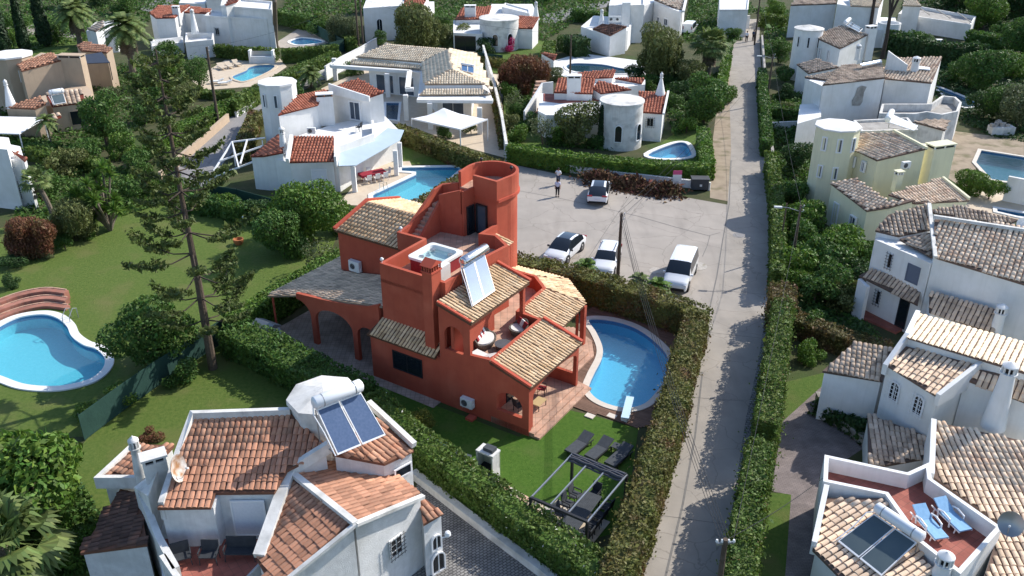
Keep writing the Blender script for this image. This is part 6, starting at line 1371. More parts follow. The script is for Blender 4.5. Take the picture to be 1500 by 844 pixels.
# the tall Norfolk pine
def norfolk(label, base, hgt, seed=2):
    rng = np.random.default_rng(seed); t = thing('norfolk_pine', label, 'pine', P(*base)); M = FRAME[t.name]
    MB(M).tube([(0, 0, -.1), (.05, 0, hgt*.3), (-.05, .05, hgt*.6), (0, 0, hgt)], [.30, .22, .14, .04], 10).build('trunk', 'bark', t)
    br = MB(M); Pn, Nn = [], []
    z = 3.6; w = 0
    while z < hgt-.4:
        f = (z-3.6)/(hgt-3.6); L = (4.0*(1-f)**.6+.55)*(.75 if w == 0 else 1); nb = 5
        for i in range(nb):
            a = 2*math.pi*i/nb+w*.5+rng.normal(0, .12); l = L*rng.uniform(.72, 1.12)
            if rng.random() < .12: continue
            d = np.array([math.cos(a), math.sin(a), 0]); sg = np.array([-d[1], d[0], 0]); sag = rng.uniform(.05, .14)
            f3 = lambda s: d*l*s+np.array([0, 0, z-sag*l*math.sin(math.pi*s)*1.2+.16*l*s*s])
            br.tube([f3(s) for s in (0, .33, .66, 1)], [.055, .04, .03, .015], 5)
            ns = int(l*4.2)
            for k in range(ns):                                 # side branchlets, thick rope-like shoots
                s = .42+.58*k/max(1, ns-1); bl = (.34+.42*math.sin(math.pi*min(1, s)))*rng.uniform(.6, 1.1)*(.6+.12*l)
                for q in (-1, 1):
                    c0 = f3(s); dd = sg*q*.85+d*.6+np.array([0, 0, rng.uniform(.0, .45)]); dd /= np.linalg.norm(dd); m_ = int(17*bl)+5
                    u = rng.uniform(0, 1, m_)[:, None]; pt = c0+dd*bl*u+np.array([0, 0, .12])*u*u; off = rng.normal(0, .055, (m_, 3)); Pn.append(pt+off); Nn.append(off/np.linalg.norm(off, axis=1)[:, None]*.6+dd*.4)
        z += 1.6-.75*f; w += 1
    br.build('branches', 'bark_dark', t)
    p = np.concatenate(Pn); n = np.concatenate(Nn); V, F = leaves(p, n, .105, 2.4, .6, rng); npmesh('crown', V@np.eye(3)+np.array(P(*base)), F, 'leaf_pine', t)
    return t
norfolk('very tall Norfolk pine with tiered branches on the left lawn', (312,540), 20.4)
# umbrella pines whose crowns rise out of the picture
def tall_pine(label, base, hgt, forks, seed):
    rng = np.random.default_rng(seed); t = thing('umbrella_pine', label, 'pine', P(*base)); M = FRAME[t.name]; m = MB(M); fk = hgt*.42
    m.tube([(0, 0, -.1), (.1, 0, fk*.5), (0, 0, fk)], [.34, .28, .24], 9); lob = []
    for dx, dy in forks: e = (dx, dy, hgt); m.tube([(0, 0, fk*.96), (dx*.35, dy*.35, fk+(hgt-fk)*.4), e], [.2, .16, .08], 7); lob.append((e, np.array([1.9, 1.9, .9])))
    m.build('trunk', 'bark_dark', t); p, n = lobes_cloud([(np.array(c)+np.array([0, 0, .4]), r) for c, r in lob], 34, rng); V, F = leaves(p, n, .16, 2.2, .9, rng); npmesh('crown', V+np.array(P(*base)), F, 'leaf_dark', t)
tall_pine('forked dark pine trunk behind the round tower, left one', (1270,62), 15, [(-1.8, .4), (.9, .2), (2.0, .8)], 1)
tall_pine('forked dark pine trunk beside the round wall, right one', (1292,86), 15, [(-1.6, .5), (.6, 1.), (3.4, .6)], 2)

# ---------------------------------------------------------------- more garden planting
for k, (x, y, sc_, m, sd, l) in enumerate([
 (20,420,.5,'leaf_dark',1,'dark shrub at the left edge of the lawn border'),(96,365,.6,'leaf_mid',3,'shrub at the foot of the yuccas'),(150,300,1.1,'leaf_olive',1,'loose shrub behind the yuccas'),(185,300,1.2,'leaf_mid',2,'leafy shrub right of the yuccas'),
 (205,285,1.0,'leaf_bright',3,'bright shrub behind the tall pine trunk'),(250,282,1.0,'leaf_mid',1,'shrub between the tall pine and the steel frame'),(285,300,.9,'leaf_dark',2,'dark shrub below the steel frame'),(330,312,.85,'leaf_bright',3,'bright shrub on the lawn border, middle'),
 (60,290,1.2,'leaf_mid',1,'bushy shrub before the left edge house'),(100,255,1.3,'leaf_olive',2,'olive shrub behind the leaning palm'),(130,240,1.2,'leaf_mid',3,'shrub below the beige house terrace'),(185,232,1.2,'leaf_bright',1,'bright shrub left of the lane wall'),
 (215,180,1.2,'leaf_mid',2,'shrub between the beige house and the lane'),(240,150,1.4,'leaf_mid',3,'bushy shrub under the big fan palm'),(215,128,1.4,'leaf_dark',1,'dark shrub beside the big fan palm trunk'),(255,112,1.4,'leaf_bright',2,'bright shrub left of the cream terrace'),
 (250,90,1.4,'leaf_mid',3,'shrub below the blank white wall, top left'),(430,140,1.0,'leaf_mid',1,'shrub behind the octagonal tower'),(520,110,1.1,'leaf_mid',2,'shrub inside the white wall of the modern house'),
 (745,145,1.0,'leaf_bright',3,'bright shrub at the modern house boundary'),(775,190,.9,'leaf_mid',1,'shrub beside the drum house stair'),(745,190,.9,'leaf_olive',2,'olive shrub at the end of the strip hedge'),(820,212,1.0,'leaf_bright',3,'bright shrub left of the round yellow-green tree'),(872,216,.7,'leaf_mid',1,'small shrub at the foot of the drum'),
 (980,160,1.0,'leaf_mid',2,'shrub right of the drum house roof'),(1005,195,.9,'leaf_bright',3,'shrub on the lawn above the small pool'),(1000,150,1.2,'leaf_dark',1,'dark shrub beside the dense verge tree'),(930,118,1.0,'leaf_dark',3,'dark shrub at the end of the teal pool'),(815,118,.9,'leaf_grey',2,'pale shrub behind the drum house chimney'),
 (1060,150,1.0,'leaf_bright',1,'shrub between the verge and the dense tree'),(1075,58,1.0,'leaf_mid',2,'shrub left of the two far people'),(1150,120,1.0,'leaf_mid',3,'shrub below the round slit-windowed tower'),(1150,175,.9,'leaf_olive',1,'shrub before the plot of the house under repair'),
 (1160,300,1.2,'leaf_mid',2,'shrub at the foot of the yellow tower, left'),(1180,340,1.3,'leaf_bright',3,'shrub between the yellow house and the road'),(1165,370,1.2,'leaf_mid',1,'dense shrub behind the lamp pole'),(1250,420,1.1,'leaf_dark',2,'dark shrub at the porch corner'),(1265,392,1.0,'leaf_mid',3,'shrub against the two-storey white wall'),
 (1215,505,.7,'leaf_mid',2,'low shrub right of the ball topiary'),(1250,512,.8,'leaf_dark',1,'dark shrub above the low annex roof'),(1180,490,.8,'leaf_mid',1,'shrub behind the ball topiary'),(1440,170,1.4,'leaf_dark',3,'dark shrub below the curved pool'),(1400,120,1.5,'leaf_mid',2,'shrub left of the big round tree, upper right'),
 (1480,112,1.6,'leaf_bright',1,'bright shrub above the rubble stack'),(1340,72,1.4,'leaf_mid',3,'shrub right of the round wall, upper right'),(1425,96,1.5,'leaf_dark',1,'dark shrub behind the oven counter'),(1470,62,1.6,'leaf_mid',2,'shrub below the dark hedge, far right'),
 (900,26,1.3,'leaf_dark',3,'dark shrub beside the far shaded house'),(830,74,1.1,'leaf_mid',1,'shrub at the shed wall'),(640,44,1.5,'leaf_mid',2,'shrub beside the far garage'),(470,52,1.3,'leaf_mid',3,'shrub at the mesh fence corner, top left'),(180,20,1.6,'leaf_mid',1,'bushy shrub behind the second palm, top left'),(95,100,1.2,'leaf_mid',2,'shrub behind the beige house roof'),(20,48,1.6,'leaf_mid',3,'bushy shrub between the cypresses')]):
    T_('bush', l, (x, y), sc_, m, sd, cat='shrub', name='shrub')

GC = [('low dark planting in the gardens right of the road', [(1135,300),(1200,330),(1280,390),(1250,455),(1300,505),(1215,500),(1168,460),(1140,430)], 9000, 'leaf_mid', .14, .6),
 ('low planting between the far right pools and trees', [(1400,80),(1540,90),(1540,215),(1450,200),(1380,165),(1350,95)], 12000, 'leaf_dark', .22, 1.0),
 ('low planting along the top right edge', [(1310,40),(1430,40),(1560,50),(1560,-10),(1420,-12),(1330,-14)], 11000, 'leaf_dark', .3, 1.6),
 ('undergrowth at the upper left below the palms', [(-20,120),(130,100),(250,90),(275,120),(235,170),(150,225),(60,240),(-20,215)], 14000, 'leaf_mid', .2, .8),
 ('undergrowth before the steel frame and yuccas', [(40,245),(150,240),(250,265),(310,285),(240,300),(130,330),(60,360),(20,330)], 11000, 'leaf_mid', .16, .7),
 ('planting round the house with the round drum', [(738,110),(800,112),(800,215),(900,222),(940,216),(930,205),(880,214),(800,180),(780,140),(760,215),(745,212)], 8000, 'leaf_mid', .15, .5),
 ('planting beside the verge and the dense tree', [(975,110),(1060,110),(1052,165),(1030,190),(985,200),(975,150)], 8000, 'leaf_mid', .17, .7),
 ('planting along the very top between the far houses', [(410,40),(520,20),(680,60),(800,60),(850,30),(900,0),(700,-10),(420,-10)], 14000, 'leaf_mid', .28, 1.0),
 ('planting at the top of the road, far side', [(1000,60),(1068,90),(1085,40),(1110,12),(1160,20),(1150,60),(1118,90),(1120,30),(1080,-10),(1010,0)], 9000, 'leaf_mid', .25, 1.0),
 ('planting below the yellow tower and plot', [(1130,140),(1180,140),(1168,190),(1190,240),(1178,300),(1140,300),(1130,220)], 8000, 'leaf_mid', .17, .6),
 ('planting along the far top left edge', [(-40,90),(130,60),(200,60),(220,30),(330,-8),(140,-30),(-80,20)], 13000, 'leaf_mid', .28, .9),
 ('ivy below the left pool along the mesh fence', [(130,640),(180,580),(250,535),(330,480),(345,488),(240,556)], 7000, 'leaf_bright', .11, .5),
 ('undergrowth behind the green hedge, below the villa carport', [(335,495),(400,540),(470,590),(560,660),(540,600),(440,530),(370,485)], 7000, 'leaf_dark', .11, .4),
 ('planting below the lower left tree', [(-40,700),(110,690),(150,760),(130,844),(-60,870)], 9000, 'leaf_mid', .12, .5)]
for k, (l, pl, n, m, lf, hm) in enumerate(GC): ground_cover('ground_cover', l, pl, n, m, lf, hm, k+2)
# ---------------------------------------------------------------- cars
def car(name, label, center, front, spec, group='cars parked in the yard', cat='car'):
    c = P(*center); f = P(*front); rz = math.atan2(f.y-c.y, f.x-c.x); t = thing(name, label, cat, c, rz, group); M = FRAME[t.name]
    st, w, belt, paint, roofm = spec['st'], spec['w']/2, spec['belt'], 'car_white', spec.get('roof', 'car_white')
    rings = []
    for x, zr, gh, ws in st:
        ww = w*ws; zb = min(belt, zr-.04) if gh else zr-.10; wr = ww*.97-(zr-zb)*spec.get('tumble', .30) if gh else ww*.86
        zs = .30 if abs(x) < spec['L']/2-.1 else .42
        rings.append([(ww*.95, zs), (ww, min(.58, zr-.15)), (ww*.975, zb), (wr, zr-.055), (wr*.72, zr-.008), (0, zr)])
    nS, nR = len(st), 6
    parts = {}
    def put(nm, m, quad): parts.setdefault((nm, m), MB(M)).add(quad, [[0, 1, 2, 3]])
    for i in range(nS-1):
        gA, gB = st[i][2], st[i+1][2]
        for j in range(nR-1):
            for sd in (1, -1):
                q = [(st[i][0], sd*rings[i][j][0], rings[i][j][1]), (st[i+1][0], sd*rings[i+1][j][0], rings[i+1][j][1]), (st[i+1][0], sd*rings[i+1][j+1][0], rings[i+1][j+1][1]), (st[i][0], sd*rings[i][j+1][0], rings[i][j+1][1])]
                nm, m = 'body', paint
                if j == 2 and gA and gB and min(rings[i][3][1]-rings[i][2][1], rings[i+1][3][1]-rings[i+1][2][1]) > .12 and i not in spec.get('pillars', ()): nm, m = ('side_window_l' if sd > 0 else 'side_window_r'), 'car_glass'
                elif j >= 3 and i in spec['shield']: nm, m = 'windshield', 'car_glass'
                elif j >= 3 and i in spec['rear']: nm, m = 'rear_window', 'car_glass'
                elif j >= (4 if roofm == 'car_black' else 3) and i in spec['top']: nm, m = 'roof', roofm
                put(nm, m, q)
    for i in (0, nS-1):
        r = rings[i]; x = st[i][0]
        for j in range(nR-1): put('body', paint, [(x, r[j][0], r[j][1]), (x, r[j+1][0], r[j+1][1]), (x, -r[j+1][0], r[j+1][1]), (x, -r[j][0], r[j][1])])
    for i in range(nS-1): put('body', paint, [(st[i][0], rings[i][0][0], rings[i][0][1]), (st[i+1][0], rings[i+1][0][0], rings[i+1][0][1]), (st[i+1][0], -rings[i+1][0][0], rings[i+1][0][1]), (st[i][0], -rings[i][0][0], rings[i][0][1])])
    for (nm, m), b in parts.items(): b.build('side_window' if nm.startswith('side_w') else nm, m, t, smooth=True, weld=True)
    L = spec['L']; r = spec.get('wr', .36)
    for sx in (spec['ax'][0], spec['ax'][1]):
        for sy in (-1, 1):
            y = sy*(w-.10); wb = MB(M).tube([(sx, y-.11, r), (sx, y-.10, r), (sx, y+.10, r), (sx, y+.11, r)], [r-.03, r, r, r-.03], 18).build('wheel', 'tyre', t, smooth=True)
            MB(M).tube([(sx, y+sy*.10, r), (sx, y+sy*.125, r)], [r*.66, r*.6], 14).build('rim', 'rim', wb)
            MB(M).tube([(sx, sy*(w-.17), r+.02), (sx, sy*(w+.004), r+.02)], r+.07, 18).build('wheel_arch', 'black_plastic', t)
    for sy in (-1, 1):
        MB(M).box(L/2-.16, sy*w*.70, .66, .80, .20, .36).build('headlight', 'lamp_glass', t, bevel=.03)
        MB(M).box(-L/2+.07, sy*w*.72, spec.get('tl', .86), spec.get('tl', .86)+spec.get('th', .12), .14, .46 if not spec.get('van') else .14).build('tail_light', 'tail_red', t, bevel=.02)
        MB(M).box(spec['mx'], sy*(w+.07), belt-.02, belt+.14, .12, .2).build('mirror', 'car_black' if roofm == 'car_black' else 'car_white', t, bevel=.03)
    MB(M).box(L/2-.04, 0, .32, .52, .14, w*1.5).build('front_grille', 'black_plastic', t, bevel=.02); MB(M).box(-L/2+.04, 0, .34, .50, .14, w*1.6).build('rear_bumper', 'black_plastic', t, bevel=.02)
    MB(M).box(-L/2-.005, 0, .66, .77, .04, .5).build('number_plate', 'shutter_white', t)
    if spec.get('rails'):
        for sy in (-1, 1): MB(M).tube([(-1.3, sy*.56, st[4][1]-.02), (-1.2, sy*.58, st[4][1]+.06), (.1, sy*.58, st[4][1]+.06), (.2, sy*.56, st[4][1]-.02)], .025, 6).build('roof_rail', 'dark_metal', t)
    if spec.get('ribs'):
        for k in range(5): MB(M).beam((-2.1, -.5+.25*k, st[3][1]+.006), (.5, -.5+.25*k, st[3][1]+.006), .05, .02).build('roof_rib', 'car_white', t)
    return t
CY = dict(L=4.75, w=1.92, belt=1.0, roof='car_black', ax=(-1.42, 1.45), mx=.95, tumble=.42, tl=.93, st=[(-2.36,.62,0,.86),(-2.34,.98,0,.93),(-2.12,1.14,0,.97),(-1.75,1.36,1,.99),(-1.2,1.55,1,1.),(-.4,1.63,1,1.),(.2,1.62,1,1.),(.62,1.50,1,1.),(1.05,1.26,1,.99),(1.4,1.06,0,.98),(1.85,.95,0,.96),(2.2,.84,0,.9),(2.34,.70,0,.8),(2.38,.56,0,.76)], shield=(6,7,8), rear=(1,2,3), top=(4,5), pillars=(7,8) if 0 else (8,))
SUV = dict(L=4.4, w=1.84, belt=1.02, ax=(-1.32, 1.38), mx=.9, tl=1.0, th=.22, rails=1, st=[(-2.18,.6,0,.9),(-2.17,1.05,0,.95),(-2.0,1.4,1,.97),(-1.8,1.6,1,.98),(-1.2,1.68,1,1.),(-.2,1.69,1,1.),(.25,1.62,1,1.),(.65,1.44,1,1.),(1.02,1.16,1,.99),(1.3,1.05,0,.97),(1.75,.97,0,.95),(2.05,.86,0,.9),(2.17,.70,0,.84),(2.2,.55,0,.8)], shield=(6,7), rear=(1,2), top=(3,4,5), pillars=(7,))
VAN = dict(L=5.1, w=1.95, belt=1.12, van=1, ax=(-1.55, 1.6), mx=1.35, tl=1.0, th=.5, tumble=.16, ribs=1, st=[(-2.54,.5,0,.94),(-2.53,1.15,1,.98),(-2.46,1.88,1,.98),(-2.3,1.95,1,.99),(-1.2,1.97,1,1.),(0,1.97,1,1.),(.62,1.93,1,1.),(1.05,1.68,1,1.),(1.55,1.24,1,.99),(1.8,1.10,0,.97),(2.2,1.0,0,.94),(2.44,.86,0,.9),(2.53,.66,0,.86),(2.55,.52,0,.84)], shield=(6,7), rear=(), top=(2,3,4,5), pillars=(7,))
car('parked_car', 'white car with black glass roof parked at the hedge, facing the villa', (827,374), (803,396), CY)
car('parked_car', 'white car with plain white roof beside the wooden pole', (888,392), (876,422), SUV)
car('parked_van', 'white passenger van with ribbed roof, nearest the road', (996,410), (981,444), VAN, cat='van')
car('parked_car', 'white car seen from behind at the debris heap', (877,289), (883,262), CY)
car('parked_van', 'white van far away behind the shaded house at the top', (1010,48), (1018,40), VAN, cat='van')
# ---------------------------------------------------------------- people
def skin_mesh(name, pts, edges, radii, m, parent, sub=1, root=0):
    me = bpy.data.meshes.new(name); me.from_pydata(pts, edges, []); o = bpy.data.objects.new(name, me); COL.objects.link(o)
    md = o.modifiers.new('skin', 'SKIN'); md.use_smooth_shade = True
    for i, r in enumerate(radii): me.skin_vertices[0].data[i].radius = (r, r) if not hasattr(r, '__len__') else r
    me.skin_vertices[0].data[root].use_root = True
    sb = o.modifiers.new('sub', 'SUBSURF'); sb.levels = sub; sb.render_levels = sub
    dg = bpy.context.evaluated_depsgraph_get(); nm = bpy.data.meshes.new_from_object(o.evaluated_get(dg)); bpy.data.objects.remove(o); nm.name = name
    nm.materials.clear(); return linkmesh(name, nm, m, parent)
def person(label, foot, rz, shirt, trousers, arms='down', h=1.75):
    q = P(*foot); t = thing('person', label, 'person', q, rz); s = h/1.75
    hip, ch, nk, hd = (0, 0, .95), (0, .0, 1.30), (0, 0, 1.47), (0, .02, 1.60)
    L_sh, R_sh = (-.19, 0, 1.40), (.19, 0, 1.40)
    if arms == 'down': LE, LH, RE, RH = (-.25, -.02, 1.12), (-.24, .08, .88), (.25, -.02, 1.12), (.24, .08, .88)
    else: LE, LH, RE, RH = (-.27, .05, 1.14), (-.12, .26, 1.20), (.30, .10, 1.22), (.22, .30, 1.46)
    V = [hip, ch, nk, hd, (0, .03, 1.74), L_sh, LE, LH, R_sh, RE, RH, (-.10, 0, .90), (-.11, .02, .50), (-.11, -.02, .09), (-.12, .14, .04), (.10, 0, .90), (.11, .02, .50), (.12, -.02, .09), (.13, .14, .04)]
    E = [(0, 1), (1, 2), (2, 3), (3, 4), (1, 5), (5, 6), (6, 7), (1, 8), (8, 9), (9, 10), (0, 11), (11, 12), (12, 13), (13, 14), (0, 15), (15, 16), (16, 17), (17, 18)]
    R = [.13, .14, .055, .095, .075, .07, .045, .03, .07, .045, .03, .09, .06, .045, .035, .09, .06, .045, .035]
    for b, hp in ((7, LH), (10, RH)):
        for k, (dx, dz) in enumerate(((-.035, -.085), (-.012, -.10), (.012, -.095), (.034, -.08), (.05 if b == 7 else -.05, -.045))):
            V.append((hp[0]+dx, hp[1]+.02, hp[2]+dz)); R.append(.010); E.append((b, len(V)-1))
    V = [(x*s, y*s, z*s) for x, y, z in V]
    skin_mesh('body', V, E, [r*s if not hasattr(r, '__len__') else r for r in R], 'skin', t)
    def sub(name, idx, edges, rad, m): skin_mesh(name, [V[i] for i in idx], edges, [r*s for r in rad], m, t)
    tr = [(x, y, z) for x, y, z in V]
    sub('shirt', [0, 1, 2, 5, 6, 8, 9], [(0, 1), (1, 2), (1, 3), (3, 4), (1, 5), (5, 6)], [.165, .175, .07, .092, .066, .092, .066], shirt)
    sub('trousers', [0, 11, 12, 13, 15, 16, 17], [(0, 1), (1, 2), (2, 3), (0, 4), (4, 5), (5, 6)], [.145, .115, .082, .066, .115, .082, .066], trousers)
    M = FRAME[t.name]; b = MB(M); b.lathe((0, 0, 1.62*s), [(.105*s, -.02), (.112*s, .05*s), (.09*s, .12*s), (.03*s, .165*s)], 12); b.build('hair', 'hair', t, smooth=True)
    for sx in (-.12, .12): MB(M).box(sx*s, .07, 0, .07, .10, .28).build('shoe', 'black_plastic', t, bevel=.02)
    fc = MB(M); fc.box(-.035*s, .115*s, 1.63*s, 1.65*s, .028, .02); fc.box(.035*s, .115*s, 1.63*s, 1.65*s, .028, .02); fc.build('eyes', 'hair', t)
    MB(M).box(0, .125*s, 1.585*s, 1.625*s, .028, .035).build('nose', 'skin', t, bevel=.008); MB(M).box(0, .115*s, 1.545*s, 1.557*s, .055, .02).build('mouth', 'cushion_red', t)
    return t
person('person in lilac shirt and black trousers standing in the car park', (816.5,288), math.pi, 'shirt', 'trousers')
person('person in white shirt with raised hands behind the lilac-shirted one', (817.5,271), math.pi*.95, 'shirt_white', 'trousers_blue', 'up')
person('person in dark clothes at the top of the road, left of two', (1093,62), math.pi*.9, 'shirt_white', 'trousers', 'down', 1.8)
person('person in dark clothes at the top of the road, right of two', (1103,60), math.pi*1.1, 'trousers_blue', 'trousers', 'down', 1.8)
# ---------------------------------------------------------------- poles and cables
def pole(label, base, h, r=.12, arm=None, name='utility_pole', insul=True):
    q = P(*base); t = thing(name, label, 'pole', q); M = FRAME[t.name]
    MB(M).tube([(0, 0, -.1), (0, 0, h*.5), (0, 0, h)], [r*1.15, r, r*.78], 10).build('shaft', 'wood_pole', t)
    if insul:
        for k, z in enumerate((h-.12, h-.5)): MB(M).tube([(0, 0, z), (.22, -.05, z), (.22, -.05, z+.1)], .025, 5).build('bracket', 'grey_metal', t); MB(M).lathe((.22, -.05, z+.08), [(.035, 0), (.05, .04), (.03, .1)], 8).build('insulator', 'plastic_white', t)
    if arm: MB(M).tube([(0, 0, h-.5), (arm[0]*.6, arm[1]*.6, h-.25), (arm[0], arm[1], h-.2)], .035, 6).build('lamp_arm', 'grey_metal', t); MB(M).box(arm[0]*1.1, arm[1]*1.1, h-.3, h-.16, .6, .2, math.atan2(arm[1], arm[0])).build('lamp_head', 'plastic_white', t, bevel=.03)
    return Vector((q.x, q.y, h))
t1 = pole('dark wooden pole between the parked cars', (904.5,413), 5.7, .13)
t2 = pole('grey pole with street lamp arm right of the road', (1158,398), 5.6, .11, (-1.5, .2))
pole('thin dark post beside the street lamp pole', (1141,375), 4.6, .07, insul=False)
t4 = pole('tall leaning-looking pole beside the upper left lane', (320,182), 9.0, .16)
pole('short wooden pole before the beige house', (166,212), 4.2, .10)
t6 = pole('left pole of the pair behind the modern house', (526,76), 8.2, .15); t7 = pole('right pole of the pair behind the modern house', (533,78), 8.2, .15)
t8 = pole('dark post before the teal pool', (835,110), 5.6, .13, insul=False)
t9 = pole('pale pole with lamp arm beside the upper road', (1123,152), 6.2, .12, (-1.5, .1))
t10 = pole('tall pole at the far end of the road', (1105,66), 8.6, .13)
bq = P(1063,790,7.2); pb = (bq.x, bq.y)
tb = thing('utility_pole', 'pole top with insulators beside the road, bottom edge', 'pole', (bq.x, bq.y, 0)); BM = FRAME[tb.name]
MB(BM).tube([(0, 0, -.1), (0, 0, 7.2)], [.15, .10], 10).build('shaft', 'wood_pole', tb); MB(BM).beam((-.35, -.05, 7.0), (.35, .05, 7.0), .07, .09).build('crossarm', 'grey_metal', tb)
for x in (-.32, -.12, .12, .32): MB(BM).lathe((x, 0, 7.04), [(.035, 0), (.06, .05), (.04, .14)], 8).build('insulator', 'plastic_white', tb)
tp = Vector((bq.x, bq.y, 7.15))
def cable(label, a, b, sag=.5, r=.014, n=1, sp=.2):
    a = Vector(a); b = Vector(b); m = MB(); d = (b-a).cross(Vector((0, 0, 1))).normalized()
    t = thing('cable', label, 'cable', ((a+b)/2).to_tuple())
    for k in range(n):
        o = d*sp*(k-(n-1)/2); MB().tube([a.lerp(b, i/14)+o*(1 if n == 1 else 1)+Vector((0, 0, -4*sag*(i/14)*(1-i/14))) for i in range(15)], r, 4).build('wire', 'iron', t)
cable('bundle of cables from the dark pole to the bottom-edge pole', t1, tp, .9, .013, 4, .12)
cable('cable along the right-hand hedge from the lamp pole', t2, tp+Vector((.3, 0, 0)), .6)
cable('cable from the bottom-edge pole to the terrace house', tp, P(1206,700,3.3), .2)
cable('pair of cables from the dark pole over the car park to the upper road', t1, t9, .8, .012, 2, .5)
cable('cable from the lamp pole to the upper road pole', t2, t9, .6); cable('cable between the two upper road poles', t9, t10, .6)
cable('cable over the upper left lane to the pole pair', t4, t6, 1.0)
cable('cable from the pole pair to the far drum house', t7, P(690,30,5), .8); cable('cable from the dark post toward the pole pair', t8, t7, .8)
cable('slack guy wire beside the dark wooden pole', t1-Vector((0, 0, .2)), P(935,425,.2), 0, .02)
tagit(MB().tube([P(404,70), P(403,35,4.), P(402,2,8.), P(401,0,8.)+Vector((0, .6, 4.5))], [.42, .36, .34, .3], 10).build('trunk_post', 'bark_palm'), 'thick bare palm trunk beside the round pool, top left', 'palm trunk').name = 'bare_palm_trunk'
# ---------------------------------------------------------------- walls and fences
def gwall(label, pts, h, t=.22, m='white_stucco', name='garden_wall', z0=0.): 
    q = PP(pts); c = q[len(q)//2]; o = thing(name, label, 'wall', (c[0], c[1], 0)); MB().strip(q, t, z0, h).build('wall', m, o); MB().strip(q, t+.08, h-.01, h+.06).build('coping', m if m != 'white_stucco' else 'old_white', o); return o
gwall('low white wall along the back of the car park', [(741,237),(830,252),(905,263),(1000,274),(1040,279)], .75)
gwall('white kerb wall between the cobbled drive and the green hedge', [(606,700),(660,742),(720,788),(800,848),(850,888)], .45, .32, 'old_white')
gwall('beige wall below the hedge of the upper left lane', [(236,266),(270,236),(305,205),(335,178)], .9, .25, 'beige_stucco')
gwall('white wall along the lane behind the octagonal tower', [(346,172),(390,146),(440,122),(500,100)], .6)
gwall('white boundary wall right of the modern house', [(708,84),(724,140),(735,190),(742,236)], 1.8)
gwall('white boundary wall left of the modern house', [(478,118),(500,104),(530,88),(552,74)], 1.9)
gwall('stone edging wall of the plant bed beside the brick path', [(1197,586),(1210,612),(1240,632),(1272,658)], .55, .3, 'concrete_old')
gwall('pale wall right of the upper road', [(1130,300),(1133,260),(1127,215),(1122,160),(1118,100),(1115,62)], 1.1, .2, 'concrete_old')
gwall('white gate wall at the end of the road', [(1076,44),(1096,42)], 2.2, .3)
gwall('white wall beside the upper hedge of the house under repair', [(1128,190),(1170,188)], .8, .25)
gwall('white pillar wall in the right-hand hedge gap', [(1106,640),(1112,641)], 1.9, .3)
fq = [(124,646),(180,603),(240,560),(300,520),(347,490)]
mf = thing('mesh_fence', 'dark green mesh fence below the tall pine', 'fence', P(240,560)); q = PP(fq)
MB().strip(q, .03, .05, 1.75).build('mesh', 'mesh_green', mf)
for i in range(9): s_ = i/8*(len(q)-1); k = min(int(s_), len(q)-2); v = Vector(q[k]).lerp(Vector(q[k+1]), s_-k); MB().tube([(v.x, v.y+.04, 0), (v.x, v.y+.04, 1.85)], .03, 6).build('post', 'mesh_dark', mf)
def meshf(label, pts, h=1.7):
    q = PP(pts); t = thing('mesh_fence', label, 'fence', (*q[0], 0)); MB().strip(q, .04, .05, h).build('mesh', 'mesh_green', t)
    for v in q: MB().tube([(v[0], v[1], 0), (v[0], v[1], h+.1)], .04, 6).build('post', 'mesh_dark', t)
meshf('green mesh fence round the small round pool, top left', [(446,42),(480,62),(505,76),(470,84)], 1.9); meshf('green mesh fence behind the modern house and russet tree', [(692,92),(736,97)], 1.6)
meshf('green mesh fence at the foot of the octagonal-tower house', [(300,290),(350,298),(420,318)], 1.4)
# white steel frame beside the octagonal-tower house
wf = thing('steel_frame', 'white steel carport frame beside the octagonal-tower house', 'frame', P(335,258))
fr = [((306,262,1.),(340,208,2.6)),((340,208,2.6),(388,202,2.6)),((306,262,1.),(374,236,2.2)),((322,236,1.8),(384,214,2.4)),((340,208,2.6),(350,246,2.2)),((362,205,2.6),(352,240,2.2))]
for a, b in fr: MB().beam(P(*a), P(*b), .14).build('beam', 'white_metal', wf)
for x, y, z in ((306,262,1.),(340,208,2.6),(374,236,2.2),(384,206,2.6)): p = P(x, y, z); MB().tube([p, (p.x, p.y, 0)], .07, 6).build('post', 'white_metal', wf)
# ---------------------------------------------------------------- around the main pool
dk = [(-3.6, 12.2), (-4.6, 13.9), (-4.2, 16.6), (.9, 16.6), (4.2, 13.5), (6.2, 9.0), (6.1, 5.6), (4.95, 4.15), (.45, 3.9), (.75, 5.6), (-.95, 6.5), (-1.0, 9.8), (-1.9, 11.2)]
deck = thing('pool_deck', 'brown timber deck around the kidney-shaped pool', 'deck', V3(0, 9, 0), VA); pl_ = [VM.inverted() @ Vector((x, y, 0)) for x, y in offs(po_main, -.3, True)]
def clipx(y, poly):
    xs = []
    for i in range(len(poly)):
        a, b = poly[i], poly[(i+1) % len(poly)]
        if (a[1] > y) != (b[1] > y): xs.append(a[0]+(b[0]-a[0])*(y-a[1])/(b[1]-a[1]))
    return sorted(xs)
y = 4.0; n_pl = 0
while y < 16.6:
    xs = clipx(y, dk); ps = clipx(y, pl_); segs = [(xs[i], xs[i+1]) for i in range(0, len(xs)-1, 2)]
    if len(ps) >= 2:
        out = []
        for a, b in segs:
            lo, hi = ps[0], ps[-1]
            if a < lo: out.append((a, min(b, lo)))
            if b > hi: out.append((max(a, hi), b))
        segs = out
    for a, b in segs:
        if b-a > .15: MB(VM).box((a+b)/2, y, .02, .06, b-a, .135).build('plank', 'wood_deck', deck); n_pl += 1
    y += .15
dbd = thing('diving_board', 'pale blue diving board at the near end of the pool', 'diving board', V3(3.95, 4.75, .06), VA); DM = FRAME[dbd.name]
